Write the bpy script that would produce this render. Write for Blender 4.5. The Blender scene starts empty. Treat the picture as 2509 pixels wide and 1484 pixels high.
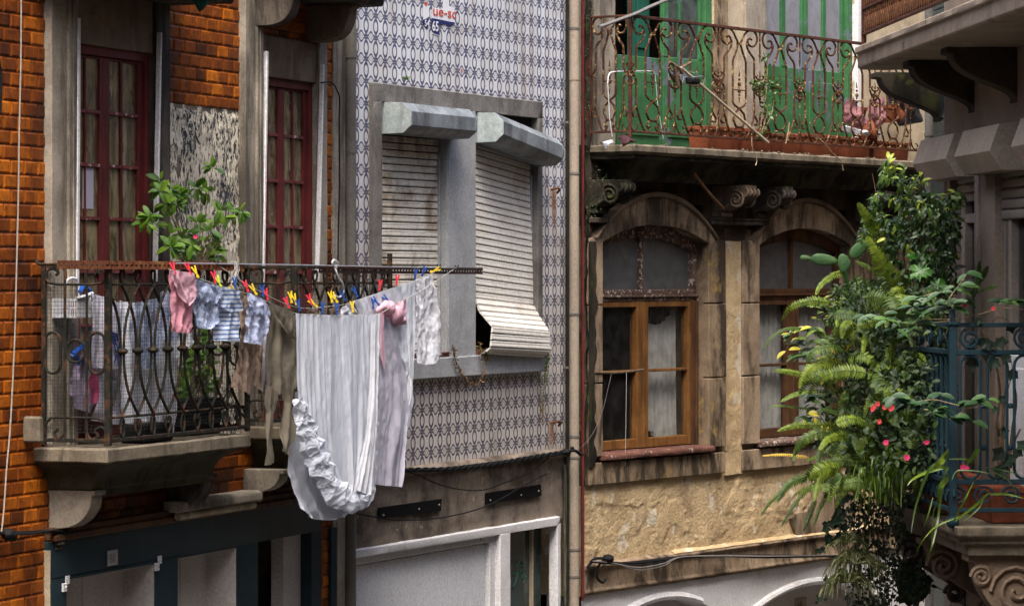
import bpy, bmesh, math, random
from mathutils import Vector, noise, Matrix
rnd = random.Random(7)
SC = bpy.context.scene
COL = SC.collection
# ---------------------------------------------------------------- camera model: a 120 mm lens looking level along +Y from an upper window
F, CX, HY, CZ = 8363.3, 1254.5, 675.0, 3.9
def px(x, y, Y):
    """the point at depth Y metres seen at photo coordinate (x, y)"""
    return Vector(((x-CX)/F*Y, Y, CZ+(HY-y)/F*Y))
class Frame:
    """upright plane of a facade: s runs along it away from the viewer, o outward into the street, z up"""
    def __init__(self, P, deg, flip=1):
        t = math.radians(deg)
        self.P = P; self.d = (math.sin(t), math.cos(t)); self.n = (flip*math.cos(t), -flip*math.sin(t))
    def w(self, s, o, z):
        return Vector((self.P[0]+s*self.d[0]+o*self.n[0], self.P[1]+s*self.d[1]+o*self.n[1], z))
    def inv(self, v):
        x, y = v[0]-self.P[0], v[1]-self.P[1]
        return Vector((x*self.d[0]+y*self.d[1], x*self.n[0]+y*self.n[1], v[2]))
    def p(self, x, y, o=0.0):
        a = (x-CX)/F
        qx, qy = self.P[0]+o*self.n[0], self.P[1]+o*self.n[1]
        s = (a*qy-qx)/(self.d[0]-a*self.d[1])
        Y = qy+s*self.d[1]
        return s, CZ+(HY-y)/F*Y
    def O(self, s, x):
        a = (x-CX)/F
        return (a*(self.P[1]+s*self.d[1])-(self.P[0]+s*self.d[0]))/(self.n[0]-a*self.n[1])
    def S(self, x, o=0.0): return self.p(x, HY, o)[0]
    def Z(self, x, y, o=0.0): return self.p(x, y, o)[1]
    def R(self, xl, yt, xr, yb, o=0.0):
        a, b = self.p(xl, yt, o), self.p(xr, yb, o)
        return a[0], b[0], b[1], a[1]
class World(Frame):
    def __init__(self): pass
    def w(self, x, y, z): return Vector((x, y, z))
    def inv(self, v): return Vector(v)
W = World()
O = Frame((-.994, 21.49), 19.4)
B = Frame((-.3745, 22.9), 23.8)
Y = Frame((.4637, 24.81), 33.5)
R = Frame((2.5, 16.0), -3.65, -1)

class MB:
    """collects geometry for ONE mesh object"""
    def __init__(self, fr=W): self.fr = fr; self.v = []; self.f = []; self.r = []; self.cur = 0.0; self.sm = []
    def rv(self, x): self.cur = x; return self
    def raw(self, vs, fs, smooth=False):
        n = len(self.v); self.v += [Vector(q) for q in vs]; self.r += [self.cur]*len(vs)
        self.f += [tuple(i+n for i in f) for f in fs]; self.sm += [smooth]*len(fs)
        return self
    def loc(self, vs, fs, smooth=False): return self.raw([self.fr.w(*q) for q in vs], fs, smooth)
    def box(self, s0, s1, o0, o1, z0, z1):
        return self.loc([(s, o, z) for s in (s0, s1) for o in (o0, o1) for z in (z0, z1)],
            [(0,1,3,2),(4,6,7,5),(0,4,5,1),(2,3,7,6),(0,2,6,4),(1,5,7,3)])
    def hexa(self, a, b):
        """solid between two 4-point rings (local)"""
        return self.loc(list(a)+list(b), [(3,2,1,0),(4,5,6,7)]+[(i,(i+1)%4,4+(i+1)%4,4+i) for i in range(4)])
    def prism(self, ring_a, ring_b, smooth=False):
        n = len(ring_a)
        self.loc(list(ring_a)+list(ring_b), [(i,(i+1)%n,n+(i+1)%n,n+i) for i in range(n)], smooth)
        return self.loc(list(ring_a)+list(ring_b), [tuple(range(n-1,-1,-1)), tuple(range(n,2*n))])
    def ext_s(self, poly_oz, s0, s1): return self.prism([(s0,o,z) for o,z in poly_oz],[(s1,o,z) for o,z in poly_oz])
    def ext_o(self, poly_sz, o0, o1): return self.prism([(s,o0,z) for s,z in poly_sz],[(s,o1,z) for s,z in poly_sz])
    def ext_z(self, poly_so, z0, z1): return self.prism([(s,o,z0) for s,o in poly_so],[(s,o,z1) for s,o in poly_so])
    def tube(self, pts, r, n=6, closed=False, r1=None, cap=True, local=True, flat=1.0):
        P = [self.fr.w(*q) for q in pts] if local else [Vector(q) for q in pts]
        m = len(P)
        if m < 2: return self
        rings = []; up = Vector((0,0,1)); prev = None
        for i in range(m):
            if closed: t = P[(i+1)%m]-P[i-1]
            else: t = P[min(i+1,m-1)]-P[max(i-1,0)]
            if t.length < 1e-9: t = Vector((0,0,1))
            t.normalize()
            if prev is None:
                a = t.cross(up)
                if a.length < .1: a = t.cross(Vector((1,0,0)))
            else:
                a = prev - t*prev.dot(t)
                if a.length < 1e-4: a = t.cross(Vector((1,0,0)))
            a.normalize(); b = t.cross(a); prev = a
            rr = r if r1 is None else r+(r1-r)*i/(m-1)
            rings.append([P[i]+(a*math.cos(k*2*math.pi/n)+b*math.sin(k*2*math.pi/n)*flat)*rr for k in range(n)])
        vs = [q for g in rings for q in g]; fs = []
        for i in range(m if closed else m-1):
            j = (i+1)%m
            fs += [(i*n+k, i*n+(k+1)%n, j*n+(k+1)%n, j*n+k) for k in range(n)]
        self.raw(vs, fs, True)
        if cap and not closed: self.raw(rings[0]+rings[-1], [tuple(range(n-1,-1,-1)), tuple(range(n,2*n))])
        return self
    def ball(self, c, r, n=8, sz=1.0, local=True):
        c = self.fr.w(*c) if local else Vector(c)
        m = max(4, n//2+1); vs = []; fs = []
        for i in range(m+1):
            t = math.pi*i/m
            for k in range(n):
                a = 2*math.pi*k/n
                vs.append(c+Vector((math.sin(t)*math.cos(a)*r, math.sin(t)*math.sin(a)*r, math.cos(t)*r*sz)))
        for i in range(m): fs += [(i*n+k, (i+1)*n+k, (i+1)*n+(k+1)%n, i*n+(k+1)%n) for k in range(n)]
        return self.raw(vs, fs, True)
    def grid(self, fn, nu, nv, smooth=True):
        vs = [fn(i/nu, j/nv) for j in range(nv+1) for i in range(nu+1)]
        fs = [(j*(nu+1)+i, j*(nu+1)+i+1, (j+1)*(nu+1)+i+1, (j+1)*(nu+1)+i) for j in range(nv) for i in range(nu)]
        return self.loc(vs, fs, smooth)
    def lathe(self, prof, c, n=14, axis=None):
        """prof: (r, h) pairs turned about a vertical axis at c (world)"""
        vs = []; fs = []
        for (r, h) in prof:
            for k in range(n):
                a = 2*math.pi*k/n; vs.append(Vector(c)+Vector((r*math.cos(a), r*math.sin(a), h)))
        for i in range(len(prof)-1): fs += [(i*n+k, i*n+(k+1)%n, (i+1)*n+(k+1)%n, (i+1)*n+k) for k in range(n)]
        return self.raw(vs, fs, True)

BASE = {}
def tag(o, label=None, cat=None, group=None, kind=None):
    if label: o['label'] = label
    if cat: o['category'] = cat
    if group: o['group'] = group
    if kind: o['kind'] = kind
    return o
def thing(name, loc, label, cat, group=None):
    o = bpy.data.objects.new(name, None); COL.objects.link(o); o.empty_display_size = .1
    o.location = loc; BASE[o.name] = Vector(loc)
    return tag(o, label, cat, group)
def build(name, mb, mat, parent=None, bevel=0.0, rough=0.0, cell=.05, rscale=9.0, solid=0.0, sharp=35, attr=True, label=None, cat=None, group=None, kind=None, seg=1):
    if parent is not None: base = BASE[parent.name]
    elif mb.v: 
        base = Vector((sum(v.x for v in mb.v)/len(mb.v), sum(v.y for v in mb.v)/len(mb.v), min(v.z for v in mb.v)))
    else: base = Vector((0,0,0))
    me = bpy.data.meshes.new(name)
    me.from_pydata([v-base for v in mb.v], [], mb.f)
    me.polygons.foreach_set('use_smooth', mb.sm)
    hasr = any(mb.r)
    if hasr:
        at = me.attributes.new('rnd', 'FLOAT', 'POINT'); at.data.foreach_set('value', mb.r)
    if bevel or rough or True:
        bm = bmesh.new(); bm.from_mesh(me)
        if bevel or rough: bmesh.ops.remove_doubles(bm, verts=bm.verts, dist=1e-5)
        if not hasr or bevel: bmesh.ops.recalc_face_normals(bm, faces=bm.faces)
        if bevel:
            es = [e for e in bm.edges if len(e.link_faces)==2 and e.calc_face_angle(0) > .6]
            bmesh.ops.bevel(bm, geom=es, offset=bevel, segments=seg, affect='EDGES', profile=.6, clamp_overlap=True)
        if rough:
            for _ in range(7):
                es = [e for e in bm.edges if e.calc_length() > cell*1.6]
                if not es: break
                bmesh.ops.subdivide_edges(bm, edges=es, cuts=1, use_grid_fill=True)
                if len(bm.verts) > 40000: break
            bmesh.ops.triangulate(bm, faces=[f for f in bm.faces if len(f.verts) > 4])
            bm.normal_update()
            for v in bm.verts:
                q = v.co+base
                h = noise.fractal(q*rscale, .6, 2.1, 4)
                h2 = noise.noise(q*rscale*.35+Vector((5,1,9)))
                v.co += v.normal*rough*(h*.8+h2*.7)
            for f in bm.faces: f.smooth = True
        bm.to_mesh(me); bm.free()
    if sharp and hasattr(me, 'set_sharp_from_angle'): me.set_sharp_from_angle(angle=math.radians(sharp))
    if attr:
        at = me.attributes.new('loc', 'FLOAT_VECTOR', 'POINT')
        flat = []
        for v in me.vertices: flat.extend(mb.fr.inv(v.co+base))
        at.data.foreach_set('vector', flat)
    if mat: me.materials.append(mat)
    o = bpy.data.objects.new(name, me); COL.objects.link(o)
    if parent is not None:
        o.parent = parent
        BASE[o.name] = base
    else:
        o.location = base; BASE[o.name] = base
    if solid:
        m = o.modifiers.new('Solidify', 'SOLIDIFY'); m.thickness = solid; m.offset = 0
    return tag(o, label, cat, group, kind)

# ---------------------------------------------------------------- curve helpers
def cr(pts, k=6, closed=False):
    """Catmull-Rom through pts"""
    P = [Vector(p) for p in pts]; n = len(P); out = []
    rng = range(n) if closed else range(n-1)
    for i in rng:
        if closed: a, b, c, d = P[i-1], P[i], P[(i+1)%n], P[(i+2)%n]
        else: a, b, c, d = P[max(i-1,0)], P[i], P[i+1], P[min(i+2,n-1)]
        for j in range(k):
            t = j/k
            out.append(.5*((2*b)+(c-a)*t+(2*a-5*b+4*c-d)*t*t+(3*b-a-3*c+d)*t**3))
    if not closed: out.append(P[-1].copy())
    return out
def poly_at(pts, v):
    """point a fraction v along a polyline (arc length)"""
    L = [0]
    for a, b in zip(pts, pts[1:]): L.append(L[-1]+math.hypot(b[0]-a[0], b[1]-a[1]))
    t = v*L[-1]
    for i in range(len(pts)-1):
        if t <= L[i+1] or i == len(pts)-2:
            u = (t-L[i])/max(L[i+1]-L[i], 1e-9)
            return pts[i][0]+(pts[i+1][0]-pts[i][0])*u, pts[i][1]+(pts[i+1][1]-pts[i][1])*u

# ---------------------------------------------------------------- materials
class NT:
    def __init__(self, name):
        self.m = bpy.data.materials.new(name); self.m.use_nodes = True
        self.t = self.m.node_tree; self.N = self.t.nodes; self.L = self.t.links
        self.bsdf = self.N['Principled BSDF']; self.out = self.N['Material Output']
    def node(self, typ, **kw):
        n = self.N.new(typ)
        for k, v in kw.items(): setattr(n, k, v)
        return n
    def link(self, a, b): self.L.new(a, b)
    def inp(self, sock, v):
        if hasattr(v, 'is_output'): self.L.new(v, sock)
        elif isinstance(v, tuple) and len(v) == 3 and sock.type == 'RGBA': sock.default_value = (*v, 1)
        else: sock.default_value = v
    def coord(self, scale=(1,1,1), name='loc', off=(0,0,0)):
        a = self.node('ShaderNodeAttribute', attribute_name=name)
        mp = self.node('ShaderNodeMapping'); mp.inputs['Scale'].default_value = scale; mp.inputs['Location'].default_value = off
        self.link(a.outputs['Vector'], mp.inputs['Vector']); return mp.outputs['Vector']
    def noise(self, vec, scale=5, detail=5, rough=.6, dist=0.0):
        n = self.node('ShaderNodeTexNoise'); n.inputs['Scale'].default_value = scale; n.inputs['Detail'].default_value = detail
        n.inputs['Roughness'].default_value = rough; n.inputs['Distortion'].default_value = dist
        self.link(vec, n.inputs['Vector']); return n.outputs['Fac']
    def vor(self, vec, scale=5, feature='F1', out='Distance'):
        n = self.node('ShaderNodeTexVoronoi', feature=feature); n.inputs['Scale'].default_value = scale
        self.link(vec, n.inputs['Vector']); return n.outputs[out]
    def ramp(self, fac, lo, hi, a=0.0, b=1.0):
        n = self.node('ShaderNodeMapRange'); n.clamp = True; n.interpolation_type = 'SMOOTHSTEP'
        self.inp(n.inputs[0], fac); n.inputs[1].default_value = lo; n.inputs[2].default_value = hi; n.inputs[3].default_value = a; n.inputs[4].default_value = b
        return n.outputs[0]
    def math(self, op, a, b=0.0, c=0.0):
        n = self.node('ShaderNodeMath', operation=op)
        self.inp(n.inputs[0], a); self.inp(n.inputs[1], b); self.inp(n.inputs[2], c); return n.outputs[0]
    def mix(self, fac, a, b, blend='MIX'):
        n = self.node('ShaderNodeMix', data_type='RGBA', blend_type=blend)
        self.inp(n.inputs[0], fac); self.inp(n.inputs[6], a); self.inp(n.inputs[7], b); return n.outputs[2]
    def sep(self, vec):
        n = self.node('ShaderNodeSeparateXYZ'); self.link(vec, n.inputs[0]); return n.outputs
    def bump(self, h, strength=.4, dist=.01):
        n = self.node('ShaderNodeBump'); n.inputs['Strength'].default_value = strength; n.inputs['Distance'].default_value = dist
        self.link(h, n.inputs['Height']); self.link(n.outputs['Normal'], self.bsdf.inputs['Normal']); return n
    def done(self, color=None, rough=.8, spec=.4, metal=0.0):
        if color is not None: self.inp(self.bsdf.inputs['Base Color'], color)
        self.inp(self.bsdf.inputs['Roughness'], rough); self.bsdf.inputs['Specular IOR Level'].default_value = spec
        self.bsdf.inputs['Metallic'].default_value = metal
        return self.m

def weather(name, c1, c2, scale=4, stain=None, samt=.8, sscale=(9,9,.9), slo=.5, shi=.68, moss=None, mlo=.58, mhi=.7, mscale=3,
            rough=.88, bump=.35, bscale=60, bdist=.006, spec=.14, speck=None, chip=None, clo=.62, cscale=12, off=0.0):
    t = NT(name); v = t.coord(off=(off,off,off)); 
    col = t.mix(t.ramp(t.noise(v, scale, 6, .65), .35, .68), c1, c2)
    fine = t.noise(v, bscale, 5, .7)
    col = t.mix(t.ramp(fine, .3, .75, .0, .35), col, (0.02,0.018,0.015))
    if stain is not None:
        sv = t.coord((sscale[0]*.45, sscale[1]*.45, sscale[2]*.8), off=(off,off,off))
        col = t.mix(t.math('MULTIPLY', t.ramp(t.noise(sv, 1, 6, .7, .3), slo, shi), samt), col, stain)
    if moss is not None:
        col = t.mix(t.ramp(t.noise(v, mscale, 7, .72), mlo, mhi), col, moss)
    if chip is not None:
        col = t.mix(t.ramp(t.noise(v, cscale, 4, .6), clo, clo+.03), col, chip)
    if speck is not None:
        col = t.mix(t.ramp(t.noise(v, 150, 2, .5), .64, .74, 0, .3), col, speck)
    h = t.math('ADD', fine, t.math('MULTIPLY', t.noise(v, bscale*.18, 4, .6), 1.5))
    t.bump(h, bump, bdist)
    return t.done(col, rough, spec)
def plain(name, c, rough=.5, spec=.4, metal=0.0, var=.25, scale=30, bump=.15):
    t = NT(name); v = t.coord()
    f = t.noise(v, scale, 4, .6)
    col = t.mix(t.ramp(f, .3, .75), c, tuple(q*(1-var) for q in c))
    if bump: t.bump(f, bump, .002)
    return t.done(col, rough, spec, metal)
def iron(name, paint, rust, lo=.45, hi=.6, deep=(.03,.012,.006), rough=.75, scale=14):
    t = NT(name); v = t.coord()
    f = t.noise(v, scale, 6, .7)
    col = t.mix(t.ramp(f, lo, hi), paint, rust)
    g = t.noise(v, scale*3.5, 4, .65)
    col = t.mix(t.ramp(g, .5, .65, 0, .8), col, deep)
    t.bump(g, .6, .003)
    return t.done(col, rough, .16)
def cloth_mat(name, c, c2=None, trans=.25, weave=700, rough=.9, pat=None):
    t = NT(name); v = t.coord()
    col = c
    if pat: col = pat(t, v)
    f = t.noise(v, 35, 5, .6)
    col = t.mix(t.ramp(f, .35, .7, 0, .25), col, c2 or tuple(q*.8 for q in c))
    w = t.noise(v, weave, 2, .5); h = t.math('ADD', t.math('MULTIPLY', w, .25), t.noise(v, 60, 5, .65))
    b = t.bump(h, .35, .004)
    t.done(col, rough, .15)
    if trans:
        tr = t.node('ShaderNodeBsdfTranslucent'); t.inp(tr.inputs['Color'], col); t.link(b.outputs['Normal'], tr.inputs['Normal'])
        mx = t.node('ShaderNodeMixShader'); mx.inputs[0].default_value = trans
        t.link(t.bsdf.outputs[0], mx.inputs[1]); t.link(tr.outputs[0], mx.inputs[2]); t.link(mx.outputs[0], t.out.inputs['Surface'])
    return t.m
def leaf_mat(name, dark, mid, light, trans=.25, rough=.4, tip=None):
    t = NT(name)
    a = t.node('ShaderNodeAttribute', attribute_name='rnd')
    n = t.node('ShaderNodeValToRGB'); e = n.color_ramp.elements
    e[0].position = 0; e[0].color = (*dark,1); e[1].position = 1; e[1].color = (*light,1)
    m = n.color_ramp.elements.new(.55); m.color = (*mid,1)
    if tip:
        m = n.color_ramp.elements.new(.93); m.color = (*light,1); e = n.color_ramp.elements; e[-1].color = (*tip,1)
    t.link(a.outputs['Fac'], n.inputs[0]); col = n.outputs[0]
    v = t.coord(); f = t.noise(v, 90, 3, .6)
    col = t.mix(t.ramp(f, .4, .7, 0, .3), col, dark)
    t.done(col, rough, .5)
    if trans:
        tr = t.node('ShaderNodeBsdfTranslucent'); t.inp(tr.inputs['Color'], col)
        mx = t.node('ShaderNodeMixShader'); mx.inputs[0].default_value = trans
        t.link(t.bsdf.outputs[0], mx.inputs[1]); t.link(tr.outputs[0], mx.inputs[2]); t.link(mx.outputs[0], t.out.inputs['Surface'])
    return t.m
def glass_mat(name, tint, rough=.06, clear=.75, spec=.6, dk=.35):
    """window glass: part see-through, part dirty film, with its own gloss"""
    t = NT(name); v = t.coord()
    f = t.noise(v, 6, 6, .65, 1.2)
    col = t.mix(t.ramp(f, .35, .7), tint, tuple(q*dk for q in tint))
    t.done(col, rough, spec)
    tp = t.node('ShaderNodeBsdfTransparent'); tp.inputs[0].default_value = (.93,.93,.915,1)
    mx = t.node('ShaderNodeMixShader'); mx.inputs[0].default_value = clear
    t.inp(mx.inputs[0], t.ramp(t.noise(v, 9, 5, .6), .3, .8, clear, clear*.8))
    t.link(t.bsdf.outputs[0], mx.inputs[1]); t.link(tp.outputs[0], mx.inputs[2]); t.link(mx.outputs[0], t.out.inputs['Surface'])
    return t.m
EXPOSURE = 1.85
# ================================================================ materials
M = {}
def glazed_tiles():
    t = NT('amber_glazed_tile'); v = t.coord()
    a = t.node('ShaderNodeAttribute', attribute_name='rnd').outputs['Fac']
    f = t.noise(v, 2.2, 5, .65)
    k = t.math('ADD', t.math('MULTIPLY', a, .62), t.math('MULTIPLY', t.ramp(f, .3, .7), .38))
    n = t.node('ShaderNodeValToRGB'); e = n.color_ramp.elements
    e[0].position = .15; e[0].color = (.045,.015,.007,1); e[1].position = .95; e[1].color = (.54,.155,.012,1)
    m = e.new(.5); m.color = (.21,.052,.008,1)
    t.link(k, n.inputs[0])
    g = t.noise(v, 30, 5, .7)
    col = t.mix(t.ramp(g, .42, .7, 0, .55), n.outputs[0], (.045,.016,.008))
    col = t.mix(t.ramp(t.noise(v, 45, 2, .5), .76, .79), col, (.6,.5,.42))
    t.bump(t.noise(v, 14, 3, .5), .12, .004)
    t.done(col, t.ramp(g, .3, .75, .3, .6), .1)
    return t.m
M['tile'] = glazed_tiles()

def azulejo():
    t = NT('blue_and_white_tile')
    s0, z0 = B.p(920.6, 93.5); Ts, Tz = .1385, .141
    v = t.coord(); c = t.sep(v)
    u = t.math('FRACT', t.math('DIVIDE', t.math('SUBTRACT', c[0], s0), Ts))
    w = t.math('FRACT', t.math('DIVIDE', t.math('SUBTRACT', c[2], z0), Tz))
    dc = t.math('ABSOLUTE', t.math('SUBTRACT', u, .5)); du = t.math('SUBTRACT', .5, dc)
    dm = t.math('ABSOLUTE', t.math('SUBTRACT', w, .5)); dz = t.math('SUBTRACT', .5, dm)
    def ell(a, ra, b, rb):
        x = t.math('DIVIDE', a, ra); y = t.math('DIVIDE', b, rb)
        return t.math('SQRT', t.math('ADD', t.math('MULTIPLY', x, x), t.math('MULTIPLY', y, y)))
    def ring(r, wd): return t.ramp(t.math('ABSOLUTE', t.math('SUBTRACT', r, 1)), wd*.6, wd*1.25, 1, 0)
    p = ring(ell(du, .22, dm, .29), .25)
    bell = t.math('ADD', .045, t.math('MULTIPLY', .185, t.math('EXPONENT', t.math('MULTIPLY', -1, t.math('POWER', t.math('DIVIDE', dc, .21), 2.6)))))
    p = t.math('MAXIMUM', p, t.ramp(t.math('ABSOLUTE', t.math('SUBTRACT', dz, bell)), .034, .06, 1, 0))
    neck = t.math('MULTIPLY', t.ramp(t.math('ABSOLUTE', t.math('SUBTRACT', du, .075)), .025, .055, 1, 0), t.ramp(dm, .25, .29))
    p = t.math('MAXIMUM', p, neck)
    nz = t.ramp(t.noise(v, 150, 3, .6), .40, .54)
    scroll = t.math('MULTIPLY', t.ramp(ell(du, .22, dz, .13), .7, 1.1, 1, 0), nz)
    p = t.math('MAXIMUM', p, scroll)
    stem = t.math('MULTIPLY', t.ramp(ell(du, .13, dz, .26), .8, 1.05, .7, 0), nz)
    p = t.math('MAXIMUM', p, stem)
    p = t.math('MAXIMUM', p, t.math('MULTIPLY', ring(ell(dc, .13, dz, .10), .25), .3))
    wash = t.ramp(t.math('ADD', t.noise(v, 3, 4, .6), t.ramp(c[2], B.Z(1200,1150), B.Z(1200,150), .35, -.12)), .3, .75)
    white = t.mix(wash, (.70,.71,.725), (.56,.52,.48))
    col = t.mix(t.math('MULTIPLY', p, .93), white, t.mix(wash, (.018,.026,.105), (.026,.027,.068)))
    gr = t.math('MAXIMUM', t.ramp(dz, .008, .02, 1, 0), t.math('MULTIPLY', t.ramp(du, .006, .014, 1, 0), .5))
    col = t.mix(t.math('MULTIPLY', gr, .75), col, (.33,.31,.30))
    st = t.coord((4, 4, .5)); dirt = t.ramp(t.noise(st, 1.3, 6, .7), .46, .74, 0, .6)
    col = t.mix(dirt, col, (.22,.17,.12))
    for (x_, y_, ln, wd) in ((1357, 470, .40, .05), (1352, 1040, .24, .055), (1330, 985, .25, .03)):
        rs, rz = B.p(x_, y_); ds = t.math('DIVIDE', t.math('ADD', t.math('SUBTRACT', c[0], rs), t.math('MULTIPLY', t.math('SUBTRACT', t.noise(v, 9, 3, .6), .5), .06)), wd)
        dzz = t.math('DIVIDE', t.math('SUBTRACT', rz+.03, c[2]), ln)
        m_ = t.math('MULTIPLY', t.ramp(t.math('ABSOLUTE', ds), .35, 1, 1, 0), t.math('MULTIPLY', t.ramp(dzz, -.02, .06), t.ramp(dzz, .3, 1, 1, 0)))
        col = t.mix(t.math('MULTIPLY', m_, t.ramp(t.noise(v, 26, 5, .7), .3, .6, .35, .95)), col, (.28,.11,.03))
    t.bump(t.math('ADD', t.math('MULTIPLY', gr, -1), t.math('MULTIPLY', t.noise(v, 9, 2, .5), .35)), .35, .003)
    return t.done(col, t.ramp(t.noise(v, 12, 4, .6), .3, .7, .25, .42), .3)
M['azulejo'] = azulejo()
M['soot_shade'] = weather('soot_and_shade_stone', (.085,.06,.04), (.045,.033,.024), 4, (.012,.010,.008), .85, (7,7,1.6), .44, .62)  # soot tone, also blackened to stand for shade under the balconies

M['stone_pale'] = weather('pale_weathered_granite', (.40,.35,.275), (.25,.215,.17), 4, (.055,.047,.038), .85, (7,7,.55), .46, .66, speck=(.5,.46,.4))
M['stone_dark'] = weather('soot_dark_granite', (0.128,0.105,0.083), (0.068,0.056,0.045), 5, (.022,.019,.016), .9, (14,14,1.1), .42, .62, speck=(.25,.22,.2))
M['stone_brown'] = weather('brown_sandstone', (0.221,0.162,0.111), (0.145,0.102,0.072), 4, (.05,.036,.028), .75, (10,10,1.2), .5, .7, speck=(.33,.27,.2))
M['stone_mossy'] = weather('mossy_black_stone', (.06,.05,.034), (.028,.024,.018), 6, (.007,.007,.005), .9, (9,9,1.2), .4, .58, moss=(.04,.048,.010), mlo=.54, mhi=.66, mscale=7)
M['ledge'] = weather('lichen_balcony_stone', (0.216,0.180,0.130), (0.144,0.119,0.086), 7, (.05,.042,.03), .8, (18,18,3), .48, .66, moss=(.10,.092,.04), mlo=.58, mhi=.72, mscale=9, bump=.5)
M['cove'] = weather('dark_cove_stone', (0.077,0.065,0.043), (0.043,0.037,0.026), 5, (.02,.018,.014), .9, (11,11,2), .45, .65, moss=(.055,.055,.02), mlo=.5, mhi=.68, mscale=6)  # darker, browner tone than the slab stone above
M['plaster_patch'] = weather('flaking_limewash', (.62,.56,.44), (.45,.40,.31), 9, None, moss=(.035,.037,.042), mlo=.49, mhi=.545, mscale=1)
def limewash():
    t = NT('flaking_limewash_black_lichen'); v = t.coord((17,17,8.5)); w = t.coord()
    f = t.noise(v, 2.6, 8, .74, .7)
    big = t.noise(w, 3.3, 3, .5)
    sx = t.sep(w)
    k = t.math('ADD', f, t.math('MULTIPLY', t.math('SUBTRACT', big, .5), .28))
    col = t.mix(t.noise(w, 14, 4, .6), (.80,.73,.58), (.58,.51,.38))
    col = t.mix(t.ramp(k, .5, .55), col, (.04,.043,.052))
    col = t.mix(t.ramp(t.noise(w, 16, 5, .7), .6, .67, 0, .8), col, (.2,.16,.1))
    t.bump(t.math('SUBTRACT', t.noise(w, 40, 6, .7), t.math('MULTIPLY', t.ramp(k, .5, .57), .4)), .8, .012)
    return t.done(col, .9, .2)
M['limewash'] = limewash()
M['grey_stucco'] = weather('grey_cement_surround', (.40,.41,.42), (.31,.32,.325), 5, (.12,.115,.11), .6, (10,10,1.2), .52, .72, speck=(.5,.5,.5), bump=.4)
M['grey_dirty'] = weather('lichen_cement_lintel', (0.225,0.211,0.194), (0.153,0.144,0.131), 5, (.06,.052,.045), .75, (9,9,2), .46, .66, speck=(.42,.4,.37), bump=.5)
M['low_plaster'] = weather('stained_brown_plaster', (.31,.25,.195), (.17,.138,.108), 2.2, (.06,.047,.038), .85, (5,5,2.6), .44, .62, chip=(.40,.33,.265), clo=.66, cscale=9)
M['green_stain'] = weather('algae_streaked_plaster', (.3,.28,.22), (.16,.15,.11), 6, (.02,.022,.014), .95, (13,13,.8), .4, .58, moss=(.06,.075,.02), mlo=.52, mhi=.66, mscale=8)
M['ochre'] = weather('flaking_ochre_plaster', (.66,.50,.29), (.50,.36,.195), 2.0, (.19,.125,.075), .6, (6,6,3.2), .5, .7, chip=(.60,.52,.39), clo=.57, cscale=3.5, bump=.8, bscale=50, bdist=.014)
M['ochre_stone'] = weather('ochre_stained_stone', (.35,.255,.16), (.17,.125,.085), 3, (.032,.025,.018), .92, (9,9,1.6), .42, .58, moss=(.36,.24,.085), mlo=.54, mhi=.7, mscale=3, speck=(.4,.34,.25))
M['arch_stone'] = weather('arch_sandstone', (.40,.30,.20), (.21,.15,.10), 3, (.035,.026,.018), .9, (9,9,1.6), .44, .61, speck=(.4,.33,.26))
M['white_wall'] = weather('dirty_whitewash', (.78,.78,.80), (.68,.66,.64), 3, (.42,.30,.19), .5, (7,7,1.5), .58, .76, bump=.3)
M['white_frame'] = weather('chipped_white_paint', (.76,.75,.75), (.66,.65,.65), 5, (.3,.25,.2), .5, (9,9,1.4), .58, .72, bump=.25, chip=(.3,.16,.1), clo=.72)
M['white_panel'] = weather('dusty_white_sheet_metal', (.72,.73,.76), (.64,.65,.68), 1.6, (.44,.40,.37), .4, (5,5,.7), .56, .76, rough=.5, bump=.08)
M['board'] = weather('grey_white_board', (.60,.56,.53), (.52,.48,.45), 2.5, (.35,.3,.27), .4, (4,4,1), .55, .75, rough=.6, bump=.08)
M['slate_paint'] = weather('slate_blue_paint', (.020,.042,.054), (.014,.030,.038), 3, (.008,.013,.016), .5, (6,6,1.4), .52, .72, rough=.6, bump=.12)
M['oxblood'] = weather('oxblood_paint', (.15,.026,.026), (.095,.018,.019), 6, (.03,.008,.008), .6, (14,14,1), .5, .66, rough=.45, bump=.18, chip=(.32,.2,.18), clo=.74, cscale=26)
M['oxblood_worn'] = weather('worn_oxblood_paint', (.2,.05,.05), (.12,.028,.028), 9, (.05,.015,.013), .5, (14,14,14), .5, .66, rough=.5, chip=(.5,.4,.36), clo=.6, cscale=20)
M['zinc'] = weather('weathered_zinc', (.25,.28,.30), (.13,.15,.165), 5, (.06,.06,.065), .8, (14,14,2), .46, .64, rough=.5, bump=.12, spec=.3, moss=(.12,.055,.025), mlo=.68, mhi=.74, mscale=7)
M['zinc_end'] = weather('pale_zinc_end', (.42,.47,.46), (.29,.35,.36), 7, (.16,.17,.17), .6, (9,9,2), .52, .68, rough=.5, bump=.12, moss=(.3,.13,.05), mlo=.68, mhi=.73, mscale=8)
M['pipe_beige'] = weather('beige_pipe', (0.360,0.302,0.230), (0.317,0.259,0.202), 3, (.3,.26,.22), .5, (6,6,.6), .55, .75, rough=.5, bump=.06)
M['pipe_grey'] = weather('grey_pipe', (0.180,0.169,0.154), (0.143,0.131,0.116), 3, (.09,.08,.07), .5, (6,6,.6), .5, .7, rough=.5, bump=.08)
M['pipe_red'] = weather('red_oxide_pipe', (.17,.032,.03), (.11,.024,.022), 7, (.03,.012,.012), .6, (9,9,1), .5, .68, rough=.6, chip=(.38,.28,.24), clo=.74, cscale=20)
M['black_wet'] = weather('tarred_black', (.018,.018,.016), (.010,.010,.009), 8, None, moss=(.03,.033,.012), mlo=.6, mhi=.72, mscale=9, rough=.5)
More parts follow.
